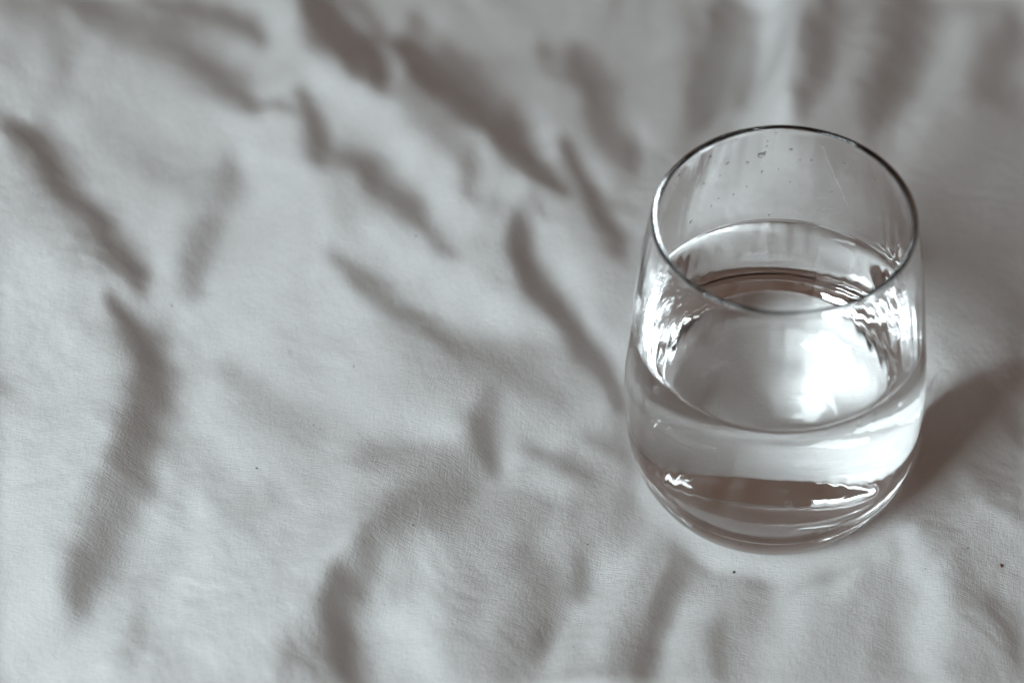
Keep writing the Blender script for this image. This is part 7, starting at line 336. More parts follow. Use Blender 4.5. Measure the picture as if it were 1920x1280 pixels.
0 -1 0 1 -1 1 0 0 -1 1 0 -1 0 0 1 0 -1 1 0 0 0 0 0 1 0 0 0 0 0 1 0 1 0 1 -1 1 0 1 0 1 0 1 0 1 1 0 1 0 1 1 0 1 0 1 2 0 2 0 2 1 2 1 1 1 1 1 1 0 2 0 1 1 0 0 0 0 0 0 -1 -1 1 -1 -1 0 -2 0 -1 -1 -1 -1 -1 -1 -1 0 -2 0 -1 -1 0 0 -1 0 0 0 -1 1 0 -1 1 0 1 1 0 1 1 2 2 0 2 2 0 2 1 0 2 0 1 1 1 -1 1 0 0 2 1 2 2 2 3 3 1 3 1 1 -1 -2 -2 -4 -5 -6 -6 -6 -4 -3 -3 -2 -3 -1 -2 -2 0 -2 -1 -1 0 0 -1 0 -1 0 0 0 0 0 0 0 0 0 0 0
-1 1 0 -1 1 -1 0 1 0 -1 1 0 0 0 0 0 0 0 0 0 0 0 1 -1 0 0 1 1 0 0 0 0 0 1 1 0 0 0 1 0 1 0 1 0 1 1 0 1 0 1 1 0 2 0 0 2 0 2 0 2 1 1 1 1 1 2 0 2 0 1 0 0 1 1 -1 1 -1 0 0 0 -1 0 0 -2 0 -1 0 -1 -1 -1 -1 0 -1 -2 0 -1 0 -1 -1 -1 0 -1 0 0 1 -1 0 1 0 1 -1 1 1 1 1 1 1 1 1 1 2 1 1 1 0 2 0 1 0 2 0 1 0 0 1 2 1 2 2 2 3 1 1 1 0 0 -3 -3 -4 -5 -5 -4 -5 -4 -2 -3 -2 -2 -1 -2 -2 0 -2 0 -1 -1 0 -1 0 0 0 -1 0 0 1 -1 1 -1 0 0
0 -1 0 1 -1 1 0 -1 1 0 -1 0 1 0 0 -1 1 0 0 0 1 -1 0 1 0 0 0 0 0 0 1 1 0 0 0 0 1 1 0 1 0 0 1 0 0 1 0 1 1 0 1 1 0 1 1 1 1 1 1 1 0 1 1 2 1 0 2 0 1 1 1 0 0 0 1 0 0 0 0 0 -1 -1 0 0 -1 0 -1 -1 -1 0 -1 -1 -1 0 -1 -1 -1 -1 0 0 -1 0 0 -1 0 0 1 -1 0 1 1 0 1 0 1 1 0 2 1 1 1 1 1 1 1 0 1 1 1 0 1 0 1 1 1 0 2 2 1 2 2 2 1 0 1 -2 -1 -1 -4 -3 -4 -5 -3 -4 -4 -2 -2 -3 -1 -1 -2 -2 0 -2 -1 0 -1 0 -1 0 0 0 0 -1 0 1 -1 1 -1 1
-1 1 0 -1 1 0 -1 1 -1 1 0 0 -1 0 0 1 0 0 0 1 -1 1 0 -1 1 0 0 0 1 0 0 0 0 0 1 1 0 0 0 1 0 1 0 1 1 0 1 0 0 1 0 1 1 1 1 0 1 0 1 1 2 1 1 0 1 1 1 1 1 0 0 1 1 0 0 0 1 -1 1 -1 0 0 -1 0 0 -2 0 -1 0 -1 -1 -1 0 -1 -1 0 -1 0 -1 -1 0 0 -1 0 0 0 0 0 1 -1 1 1 0 1 0 1 1 1 1 1 1 1 1 1 1 1 0 1 1 0 1 0 1 1 0 1 1 1 2 1 1 2 1 1 0 0 -1 -2 -2 -3 -4 -3 -4 -3 -3 -3 -2 -2 -2 -2 -1 -1 -2 0 -1 -2 0 -1 0 0 -1 0 0 0 0 0 0 -1 1 -1
0 -1 0 1 0 -1 1 -1 1 -1 1 0 0 0 0 0 0 0 0 0 0 0 0 1 0 0 0 0 0 0 1 0 0 1 0 0 0 1 1 -1 1 0 1 0 0 1 0 1 1 0 1 1 0 1 0 1 1 1 1 1 0 1 1 1 1 1 0 1 1 0 2 0 0 1 0 0 0 0 0 0 0 0 -1 0 -1 0 -1 0 -1 0 -1 0 -1 -1 0 -1 -1 0 -1 0 -1 0 0 0 -1 0 0 0 0 1 0 0 0 1 1 0 2 0 1 1 1 1 0 1 1 1 1 0 1 1 0 1 0 1 1 1 1 1 0 2 1 1 1 1 0 0 -1 -1 -2 -2 -2 -3 -4 -3 -3 -2 -3 -2 -2 -2 -1 -2 0 -2 -1 0 -1 0 -1 -1 0 0 0 0 -1 0 0 0 0 0
-1 1 0 -1 0 1 -1 1 -1 1 -1 1 0 0 0 0 0 0 0 0 0 0 1 -1 0 1 0 0 0 1 -1 1 1 -1 1 0 1 -1 1 1 0 1 0 0 1 0 1 0 0 1 1 0 0 1 1 1 0 1 1 0 1 1 1 1 0 1 2 0 0 2 -1 2 0 0 1 0 0 0 0 0 0 -1 1 -1 0 0 -1 -1 0 -1 0 -1 -1 0 -1 -1 0 -1 0 -1 0 -1 0 0 0 0 -1 1 0 0 0 0 1 1 0 1 0 1 1 1 0 1 1 1 1 0 1 1 0 1 1 1 0 0 1 1 1 0 2 1 1 0 1 0 1 0 0 -1 -1 -2 -3 -2 -2 -3 -2 -4 -1 -2 -3 -1 -2 -1 -2 0 -1 -1 -1 -1 0 -1 0 -1 -1 0 0 0 0 0 0 0
0 -1 0 1 0 -1 1 0 0 0 0 -1 1 0 0 0 0 0 0 0 0 1 -1 1 0 0 0 0 0 0 1 -1 1 1 -1 1 0 1 -1 1 1 -1 1 1 0 0 1 1 0 1 0 0 2 0 0 1 1 0 1 1 1 0 0 2 1 1 -1 1 1 1 1 0 1 0 0 1 0 0 0 0 -1 1 -1 0 0 -1 0 0 -1 -1 0 -1 0 -1 0 0 -1 -1 0 0 -1 0 -1 0 0 0 0 0 -1 0 1 1 0 0 1 0 0 1 1 0 1 1 1 1 0 1 1 1 0 1 0 1 1 0 1 0 1 1 1 0 1 1 1 1 0 0 0 -1 -1 -2 -1 -2 -3 -2 -3 -1 -3 -2 -2 -1 -2 -1 -2 -1 -1 -1 -1 -1 0 0 -1 0 0 -1 0 -1 0 0 0 0
-1 1 0 0 -1 1 0 -1 1 -1 1 0 -1 1 0 0 0 0 0 0 1 -1 0 0 0 0 1 0 1 0 0 0 0 0 1 -1 1 0 1 0 0 1 0 0 1 1 -1 1 1 -1 1 1 0 1 1 0 0 2 0 0 1 1 1 0 1 1 1 1 0 0 1 0 1 1 0 0 0 1 -1 0 1 -1 0 0 -1 1 -1 0 0 -1 0 -1 -1 0 -1 0 -1 0 0 -1 0 -1 1 -1 -1 0 0 0 1 0 0 0 0 0 0 1 1 1 0 1 1 0 1 0 1 1 1 0 1 0 1 0 1 1 0 1 0 1 0 2 0 1 1 0 0 1 -1 0 -1 -1 -1 -2 -1 -2 -3 -2 -2 -2 -2 -2 -1 -2 -1 -1 -1 -1 -1 -1 -1 0 -1 0 -1 1 -1 0 0 0 -1 0
0 0 -1 0 1 0 -1 1 -1 1 -1 1 0 -1 1 0 0 0 0 0 0 0 1 0 0 0 0 0 0 0 0 1 0 0 0 1 0 0 0 0 1 0 1 0 0 0 1 0 1 1 0 1 0 0 1 0 2 -1 1 2 0 1 0 1 0 1 1 0 1 1 0 1 0 0 1 0 0 0 1 0 0 0 0 -1 1 -2 1 -1 0 0 -1 0 0 -1 -1 -1 1 -1 -1 0 0 0 -1 -1 1 0 0 0 -1 0 0 0 1 0 1 0 1 0 0 1 0 1 1 1 1 0 0 1 1 1 0 1 0 1 0 1 0 1 1 0 1 1 0 0 1 -1 1 -1 0 -1 -1 -2 -2 -2 -1 -2 -2 -2 -1 -2 -2 -1 -1 -2 -1 -1 0 -1 0 -2 1 -2 1 -2 1 0 -1 0 0 0
-1 0 1 0 -1 0 1 -1 1 0 0 -1 1 0 -1 1 0 0 0 0 0 1 -1 0 1 0 0 0 0 0 0 0 0 1 0 0 0 1 1 0 0 1 -1 1 0 1 0 1 -1 1 0 1 0 1 0 1 0 2 0 0 1 0 1 1 1 0 0 1 1 0 1 0 1 0 0 1 1 0 -1 1 -1 1 -1 1 -1 0 0 -1 0 0 -1 0 -1 0 0 0 -1 0 -1 0 -1 0 -1 1 -1 0 0 0 0 0 0 1 -1 1 0 0 0 1 1 0 1 1 0 1 0 1 1 0 1 0 1 0 1 0 1 0 1 0 1 0 1 0 1 1 -1 1 0 0 -1 0 -2 -1 -1 -1 -2 -2 -2 -1 -2 -1 -1 -2 -1 -1 -1 -2 -1 0 -2 0 -1 0 -1 1 -1 -1 0 0 0 -1
0 0 0 -1 1 0 -1 1 0 -1 1 0 0 0 0 -1 1 0 1 -1 0 0 0 1 -1 0 0 1 0 0 1 0 0 0 0 1 0 0 0 0 0 0 1 1 0 0 1 0 1 0 1 -1 1 0 1 1 0 0 1 0 1 1 1 0 0 1 1 1 0 0 1 1 0 1 0 0 0 0 1 -1 1 -1 1 -1 0 1 -1 0 -1 0 0 0 0 -1 0 -1 -1 0 0 -1 0 0 0 -1 1 -1 0 -1 1 0 0 -1 2 -1 0 1 1 -1 1 1 0 0 1 0 1 1 0 1 0 1 0 1 0 1 0 1 1 0 0 1 0 1 0 0 1 0 0 0 0 -1 0 -1 -1 -2 -1 -2 -1 -2 -1 -2 -2 -1 -1 -2 -1 0 -1 -1 0 -1 -1 0 -1 -1 0 0 0 -1 0 0
-1 0 0 1 0 -1 1 0 -1 1 -1 1 -1 1 0 0 -1 1 0 1 -1 0 1 -1 1 0 0 0 0 0 0 0 1 0 0 0 0 1 -1 1 1 0 0 0 1 0 0 0 1 0 0 1 1 1 0 0 0 1 0 1 0 1 0 1 1 0 1 0 1 1 0 0 0 1 1 0 0 0 0 1 0 0 0 0 0 -1 0 0 0 0 -1 0 -1 0 0 0 0 -1 0 0 -1 -1 1 0 -1 0 -1 1 -1 1 0 0 -1 1 1 0 -1 2 -1 1 1 0 0 1 0 1 0 1 0 1 1 0 1 0 1 0 0 1 0 1 1 -1 1 1 0 0 0 -1 0 0 -1 0 -2 0 -2 -1 -1 -2 -1 -2 -1 -1 -2 0 -1 -1 -1 -1 -2 0 0 -1 0 -1 -1 0 0 0 -1 1
0 0 0 -1 0 1 0 -1 1 0 0 0 0 0 0 0 0 0 0 0 0 0 0 1 -1 0 1 0 0 1 -1 1 -1 0 1 0 1 -1 1 0 0 1 0 0 0 1 0 0 0 1 1 0 0 0 1 0 1 0 1 1 0 0 1 0 1 0 1 0 1 0 1 0 1 0 0 0 1 1 0 0 0 0 0 0 0 0 0 0 0 -1 0 -1 1 -1 0 -1 0 0 -1 0 0 0 -1 0 -1 0 1 -1 1 -1 0 0 1 0 -1 1 1 -1 1 0 0 1 1 0 1 0 1 0 1 0 0 1 0 1 0 1 0 1 0 0 0 2 -1 0 1 0 0 0 0 0 -1 -1 0 -1 -1 -1 -2 -1 -1 -1 -1 -2 -1 -1 -2 -1 0 -1 0 -1 -1 -1 0 0 -1 0 -1 0 0 -1
0 -1 0 1 0 0 -1 1 0 -1 1 -1 1 -1 1 0 0 0 0 0 1 -1 0 0 0 1 -1 0 1 -1 1 0 0 1 0 0 0 0 1 0 0 0 0 1 0 0 1 0 1 0 0 1 0 0 0 1 1 0 0 0 1 1 0 1 0 1 0 1 0 1 0 1 0 0 1 0 0 0 1 0 0 0 0 0 0 0 0 0 -1 0 1 -1 -1 1 -1 0 -1 0 0 -1 1 -1 0 -1 1 0 -1 1 -1 0 0 1 -1 0 1 -1 0 1 1 0 0 1 0 0 1 0 0 1 0 1 1 0 1 -1 1 0 1 0 1 0 1 -1 1 1 0 0 0 0 0 -1 0 0 -1 -1 -1 -1 -1 -1 -2 -1 -1 -1 -1 -1 0 -1 -2 -1 -1 0 -1 0 -1 -1 1 -1 0 -1 0 0
'''


def fold_grid():
    rows = [[int(n) for n in line.split()] for line in FOLDS.strip().splitlines()]
    q = np.cumsum(np.cumsum(np.array(rows), axis=0), axis=1)
    return q * 1e-5


def cubic_sample(A, u, v):
    """Catmull-Rom sampling of A at grid coordinates u (axis 0), v (axis 1)."""
    def w(t):
        return [(-t ** 3 + 2 * t ** 2 - t) / 2, (3 * t ** 3 - 5 * t ** 2 + 2) / 2,
                (-3 * t ** 3 + 4 * t ** 2 + t) / 2, (t ** 3 - t ** 2) / 2]
    i = np.clip(np.floor(u).astype(int), 1, A.shape[0] - 3)
    j = np.clip(np.floor(v).astype(int), 1, A.shape[1] - 3)
    wu, wv = w(np.clip(u - i, 0, 1)), w(np.clip(v - j, 0, 1))
    R = 0
    for a in range(4):
        for b in range(4):
            R = R + A[i - 1 + a, j - 1 + b] * wu[a] * wv[b]
    return R


def macro(x, y):
    """the duvet under the sheet: level round the glass, swelling up to the left"""
    t = np.clip(-x - 0.05, 0, None)
    return 0.014 * sstep(0.035, 0.09, x + 0.3 * y) + 0.058 * (1 - np.exp(-(t / 0.11) ** 1.5)) + 0.006 * sstep(0.10, 0.3, y) - 0.004 * sstep(0.02, 0.12, -y) * sstep(-0.05, 0.05, x)


def fine(x, y):
    """small soft creases of washed cotton"""
    wx = x + 0.004 * vnoise(x / 0.02 + 7, y / 0.02, 11)
    wy = y + 0.004 * vnoise(x / 0.02, y / 0.02 + 5, 12)
    h = 0
    amp = 0.6 + 0.5 * vnoise(x / 0.05, y / 0.05, 31)
    for k, (ang, L, W, a) in enumerate([(-50, .014, .0050, .00005), (-28, .010, .0030, .00004), (64, .011, .0033, .00005),
                                         (-62, .0055, .0018, .00003), (20, .006, .0019, .00003), (-15, .007, .0020, .000028),
                                         (-5, .0045, .0011, .000014), (-48, .0035, .0010, .000014)]):
        c, s = math.cos(math.radians(ang)), math.sin(math.radians(ang))
        h = h + a * vnoise((wx * c + wy * s) / L + 13 * k, (-wx * s + wy * c) / W + 29 * k, 40 + k)
    return h * np.clip(amp, 0.35, 1.3) * 0.75 * (1 - 0.6 * sstep(0.10, 0.16, y))


def far_folds(x, y):
    h = 0
    for k, (ang, L, W, a) in enumerate([(-55, .16, .035, .0035), (-30, .10, .022, .002), (70, .12, .028, .002)]):
        c, s = math.cos(math.radians(ang)), math.sin(math.radians(ang))
        h = h + a * vnoise((x * c + y * s) / L + 3 * k, (-x * s + y * c) / W + 17 * k, 70 + k)
    return h


FG = None


def sheet_height(x, y, with_fine=True):
    global FG
    if FG is None:
        FG = fold_grid()
    u, v = (x - GX0) / GSTEP, (y - GY0) / GSTEP
    n0, n1 = FG.shape
    inside = np.minimum(np.minimum(u, n0 - 1 - u), np.minimum(v, n1 - 1 - v)) * GSTEP
    m = sstep(0.002, 0.03, inside)
    h = cubic_sample(FG, u, v) * m + far_folds(x, y) * (1 - sstep(0.0, 0.03, inside))
    if with_fine:
        h = h + fine(x, y)
    r = np.hypot(x, y)
    h = h + macro(x, y)
    # the glass sank a little: the cloth follows its foot
    level = 0.0050 * (1 - sstep(0.05, 0.13, r))
    h = h * sstep(0.031, 0.045, r) + level
    return np.where(r < 0.0385, np.minimum(h, np.interp(r, HUG_R, HUG_Z)), h) - 0.0001


HUG_Z = np.linspace(0, 0.02, 400)
HUG_R = body_radius(HUG_Z)


def axis(lo, hi, step, far):
    core = np.arange(lo, hi + step / 2, step)
    out, d, p = [], step, hi
    while p < far:
        d *= 1.12
        p += d
        out.append(p)
    lo_out, d, p = [], step, lo
    while p > -far:
        d *= 1.12
        p -= d
        lo_out.append(p)
    return np.concatenate([lo_out[::-1], core, out])


def grid_mesh(name, xs, ys, h):
    nx, ny = len(xs), len(ys)
    X, Y = np.meshgrid(xs, ys, indexing='ij')
    co = np.stack([X, Y, h], -1).reshape(-1, 3).astype(np.float32)
    i, j = np.meshgrid(np.arange(nx - 1), np.arange(ny - 1), indexing='ij')
    a = (i * ny + j).ravel()
    quads = np.stack([a, a + ny, a + ny + 1, a + 1], -1).astype(np.int32)
    me = bpy.data.meshes.new(name)
    me.vertices.add(len(co))
    me.vertices.foreach_set('co', co.ravel())
    me.loops.add(quads.size)
    me.loops.foreach_set('vertex_index', quads.ravel())
    me.polygons.add(len(quads))
    me.polygons.foreach_set('loop_start', np.arange(0, quads.size, 4, dtype=np.int32))
    me.polygons.foreach_set('loop_total', np.full(len(quads), 4, dtype=np.int32))
    me.polygons.foreach_set('use_smooth', np.ones(len(quads), dtype=bool))
    me.update(calc_edges=True)
    me.validate()
    return me


def node(nt, typ, **kw):
    n = nt.nodes.new(typ)
    for k, v in kw.items():
        setattr(n, k, v)
    return n


def cotton_material():
    m = bpy.data.materials.new('white_cotton')
    m.use_nodes = True
    nt = m.node_tree
    b = nt.nodes['Principled BSDF']
    b.inputs['Roughness'].default_value = 0.85
    b.inputs['Specular IOR Level'].default_value = 0.15
    b.inputs['Sheen Weight'].default_value = 0.12
    b.inputs['Base Color'].default_value = (0.78, 0.775, 0.765, 1)
    tc = node(nt, 'ShaderNodeTexCoord')
    mp = node(nt, 'ShaderNodeMapping')
    mp.inputs['Rotation'].default_value = (0, 0, math.radians(17))
    nt.links.new(tc.outputs['Object'], mp.inputs['Vector'])
    # wandering of the threads
    n0 = node(nt, 'ShaderNodeTexNoise')
    n0.inputs['Scale'].default_value = 45
    n0.inputs['Detail'].default_value = 3
    nt.links.new(mp.outputs['Vector'], n0.inputs['Vector'])
    mixv = node(nt, 'ShaderNodeVectorMath', operation='MULTIPLY_ADD')
    mixv.inputs[1].default_value = (0.0012, 0.0012, 0.0)
    nt.links.new(n0.outputs['Color'], mixv.inputs[0])
    nt.links.new(mp.outputs['Vector'], mixv.inputs[2])
    outs = []
    for sc in ((420, 2600, 1), (2600, 420, 1)):
        mm = node(nt, 'ShaderNodeMapping')
        mm.inputs['Scale'].default_value = sc
        nt.links.new(mixv.outputs[0], mm.inputs['Vector'])
        nn = node(nt, 'ShaderNodeTexNoise')
        nn.inputs['Scale'].default_value = 1.0
        nn.inputs['Detail'].default_value = 2
        nt.links.new(mm.outputs['Vector'], nn.inputs['Vector'])
        outs.append(nn.outputs['Fac'])
    add = node(nt, 'ShaderNodeMath', operation='ADD')
    nt.links.new(outs[0], add.inputs[0])
    nt.links.new(outs[1], add.inputs[1])
    bump = node(nt, 'ShaderNodeBump')
    bump.inputs['Strength'].default_value = 0.6
    bump.inputs['Distance'].default_value = 0.00022
    nt.links.new(add.outputs[0], bump.inputs['Height'])
    # soft fuzz of the cotton
    n2 = node(nt, 'ShaderNodeTexNoise')
    n2.inputs['Scale'].default_value = 520
    n2.inputs['Detail'].default_value = 4
    n2.inputs['Roughness'].default_value = 0.65
    nt.links.new(mixv.outputs[0], n2.inputs['Vector'])
    bump2 = node(nt, 'ShaderNodeBump')
    bump2.inputs['Strength'].default_value = 0.35
    bump2.inputs['Distance'].default_value = 0.0004
    nt.links.new(n2.outputs['Fac'], bump2.inputs['Height'])
    nt.links.new(bump.outputs['Normal'], bump2.inputs['Normal'])
    nt.links.new(bump2.outputs['Normal'], b.inputs['Normal'])
    # slightly uneven whiteness
    ramp = node(nt, 'ShaderNodeMapRange')
    ramp.inputs['To Min'].default_value = 0.93
    ramp.inputs['To Max'].default_value = 1.04
    nt.links.new(add.outputs[0], ramp.inputs['Value'])
    ramp.inputs['From Min'].default_value = 0.6
    ramp.inputs['From Max'].default_value = 1.4
    mc = node(nt, 'ShaderNodeMix', data_type='RGBA', blend_type='MULTIPLY')
    mc.inputs['Factor'].default_value = 1
    mc.inputs['A'].default_value = (0.78, 0.775, 0.765, 1)
    nt.links.new(ramp.outputs['Result'], mc.inputs['B'])
    nt.links.new(mc.outputs['Result'], b.inputs['Base Color'])
    return m


step = 0.0008
xs = axis(-0.32, 0.20, step, 1.3)
ys = axis(-0.19, 0.33, step, 1.3)
XX, YY = np.meshgrid(xs, ys, indexing='ij')
sheet_me = grid_mesh('bed_sheet', xs, ys, sheet_height(XX, YY))
cotton = cotton_material()
sheet_me.materials.append(cotton)
sheet = link(bpy.data.objects.new('bed_sheet', sheet_me))
tag(sheet, 'crumpled white cotton bed sheet with soft folds lying under the water glass', 'bed sheet')


# ------------------------------------------------------------------ the glass
def glass_material(name, ior, rough=0.0, smears=False):
    m = bpy.data.materials.new(name)
    m.use_nodes = True
    nt = m.node_tree
    nt.nodes.clear()
    out = node(nt, 'ShaderNodeOutputMaterial')
    gl = node(nt, 'ShaderNodeBsdfGlass')
    gl.inputs['IOR'].default_value = ior
    gl.inputs['Roughness'].default_value = rough
    gl.inputs['Color'].default_value = (1, 1, 1, 1)
    nt.links.new(gl.outputs[0], out.inputs['Surface'])
    if smears:      # faint wipe marks left by drying
        tc = node(nt, 'ShaderNodeTexCoord')
        mp = node(nt, 'ShaderNodeMapping')
        mp.inputs['Scale'].default_value = (90, 90, 28)
        nt.links.new(tc.outputs['Object'], mp.inputs['Vector'])
        nz = node(nt, 'ShaderNodeTexNoise')
        nz.inputs['Scale'].default_value = 1.0
        nz.inputs['Detail'].default_value = 5
        nt.links.new(mp.outputs['Vector'], nz.inputs['Vector'])
        bp = node(nt, 'ShaderNodeBump')
        bp.inputs['Strength'].default_value = 0.06
        bp.inputs['Distance'].default_value = 0.001
        nt.links.new(nz.outputs['Fac'], bp.inputs['Height'])
        nt.links.new(bp.outputs['Normal'], gl.inputs['Normal'])
    return m


def wall(z):
    return 0.00150 + 0.0004 * (1 - z / H)


ZC, ZF = 0.0280, 0.0082        # start of the inner corner, height of the inner floor


def inner_radius(z):
    return body_radius(z) - wall(z)


def inner_curve(n):
    """inner corner and floor, from the wall down to the centre"""
    rc, out = float(inner_radius(ZC)), []
    for k in range(1, n + 1):
        a = k / n * math.pi / 2
        ca, sa = max(math.cos(a), 0.0), math.sin(a)
        r = rc * ca ** (2 / 2.7) if k < n else 0.0
        z = ZC - (ZC - ZF) * sa ** (2 / 2.1)
        out.append((r, z + 0.0006 * math.exp(-(r / 0.012) ** 2)))
    return out


SEG = 480
TH = np.arange(SEG) * 2 * math.pi / SEG


def ripple(th, z, seed):
    """hand-feel unevenness of blown glass: slow waves round and up the wall"""
    rng = np.random.default_rng(seed)
    s = np.zeros_like(th)
    for k in range(9):
        n = rng.integers(2, 13)
        kz = rng.uniform(20, 150)
        s = s + math.cos(kz * z + rng.uniform(0, 6.3)) * np.cos(n * th + rng.uniform(0, 6.3) + z * rng.uniform(-60, 60)) / n ** 0.8
    for k in range(6):
        n = rng.integers(34, 75)
        s = s + 0.06 * (0.5 + 0.5 * math.cos(rng.uniform(30, 90) * z + rng.uniform(0, 6.3))) * np.cos(n * th + rng.uniform(0, 6.3) + z * rng.uniform(-90, 90))
    return s * RIP


RIP = 0.00008


def ring(r, z, amp_seed):
    fade = min(1.0, r / 0.02)
    if amp_seed is None:
        rr = np.full(SEG, r)
    else:
        rr = r + ripple(TH, z, amp_seed) * fade
    return np.stack([rr * np.cos(TH), rr * np.sin(TH), np.full(SEG, z)], -1)


def revolve(rings, name, mats, mat_ids=None, cap0=None, cap1=None):
    """rings bottom-up on the outside give outward normals"""
    V = np.concatenate(rings)
    F, MI = [], []
    for k in range(len(rings) - 1):
        a, b = k * SEG, (k + 1) * SEG
        for i in range(SEG):
            j = (i + 1) % SEG
            F.append((a + i, a + j, b + j, b + i))
            MI.append(mat_ids[k] if mat_ids else 0)
    V = list(map(tuple, V))
    if cap0 is not None:
        V.append(cap0)
        c = len(V) - 1
        for i in range(SEG):
            F.append((c, (i + 1) % SEG, i))
            MI.append(mat_ids[0] if mat_ids else 0)
    if cap1 is not None:
        V.append(cap1)
        c = len(V) - 1
        a = (len(rings) - 1) * SEG
        for i in range(SEG):
            F.append((c, a + i, a + (i + 1) % SEG))
            MI.append(mat_ids[-1] if mat_ids else 0)
    return mesh_object(name, V, F, mats, True, MI)


clear = glass_material('clear_glass', 1.5, 0.0, True)
water_top = glass_material('water_surface', 1.333)
water_wall = glass_material('water_against_glass', 1.333 / 1.5)

rings = []
# underside: shallow punt, then the foot it stands on
for r in np.linspace(0.002, 0.0155, 9):
    rings.append(ring(r, 0.0012 * (1 - (r / 0.0172) ** 2) ** 1.3, None))
rings.append(ring(0.0166, 0.00006, None))
for z in np.concatenate([0.010 * np.linspace(0.0, 1, 20) ** 1.9, np.linspace(0.0112, H - 0.0012, 62)]):
    rings.append(ring(float(body_radius(z)), float(z), 5))
# the fire-polished rim
zr = H - 0.0012
ro, ri = float(body_radius(zr)), float(inner_radius(zr))
mid, hw = (ro + ri) / 2, (ro - ri) / 2
for a in np.linspace(0, math.pi, 11)[1:-1]:
    bead = 1 + 0.18 * math.sin(a)
    rings.append(ring(mid + hw * bead * math.cos(a), zr + 0.00115 * math.sin(a), 5))
ZL = WATER + MEN
for z in np.linspace(zr, ZL, 26):
    rings.append(ring(float(inner_radius(z)), float(z), 8))
glass = revolve(rings, 'water_glass', [clear], None, cap0=(0, 0, 0.0012))
tag(glass, 'clear stemless water glass with a rounded belly standing on the sheet', 'glass')

# the water: lower skin against the glass, upper skin to the air
wr = []
low = inner_curve(26)
for r, z in reversed(low[:-1]):
    wr.append(ring(r, z, 8))
zs = np.linspace(ZC, ZL, 26)
for z in zs:
    wr.append(ring(float(inner_radius(z)), float(z), 8))
n_low = len(wr)
edge = wr[-1]
er = np.hypot(edge[:, 0], edge[:, 1])
ids = [0] * (n_low - 1)
for d in (0.0001, 0.00025, 0.0005, 0.0009, 0.0014, 0.002, 0.003, 0.0045, 0.0065, 0.010, 0.015, 0.022, 0.029):
    rr = er - d
    z = WATER + MEN * math.exp(-d / 0.0011) + 0.00002 * np.cos(3 * TH + 1) * math.exp(-d / 0.01)
    wr.append(np.stack([rr * np.cos(TH), rr * np.sin(TH), z * np.ones(SEG)], -1))
    ids.append(1)
wat = revolve(wr, 'water', [water_wall, water_top], ids, cap0=(0, 0, low[-1][1]), cap1=(0, 0, WATER))
tag(wat, 'still clear water filling the lower two thirds of the glass', 'water')


# ------------------------------------------------------------------ droplets, marks, lint
def blob(name, rx, ry, rz, seed, mat, rough=0.25, rings_n=7, seg=12):
    rng = np.random.default_rng(seed)
    ph, am = rng.uniform(0, 6.28, 4), rng.uniform(0.3, 1, 4) * rough
    V, F = [(0, 0, -rz)], []
    for k in range(1, rings_n):
        a = -math.pi / 2 + math.pi * k / rings_n
        for i in range(seg):
            t = 2 * math.pi * i / seg
            q = 1 + sum(am[n] * math.cos((n + 1) * t + ph[n] + k * 0.3) / (n + 1) for n in range(4))
            V.append((rx * q * math.cos(a) * math.cos(t), ry * q * math.cos(a) * math.sin(t), rz * math.sin(a)))
    V.append((0, 0, rz))
    for i in range(seg):
        j = (i + 1) % seg
        F.append((0, 1 + j, 1 + i))
        for k in range(rings_n - 2):
            a, b = 1 + k * seg, 1 + (k + 1) * seg
            F.append((a + i, a + j, b + j, b + i))
        a = 1 + (rings_n - 2) * seg
        F.append((a + i, a + j, len(V) - 1))
    return mesh_object(name, V, F, [mat])


drop_mat = glass_material('droplet_water', 1.333)
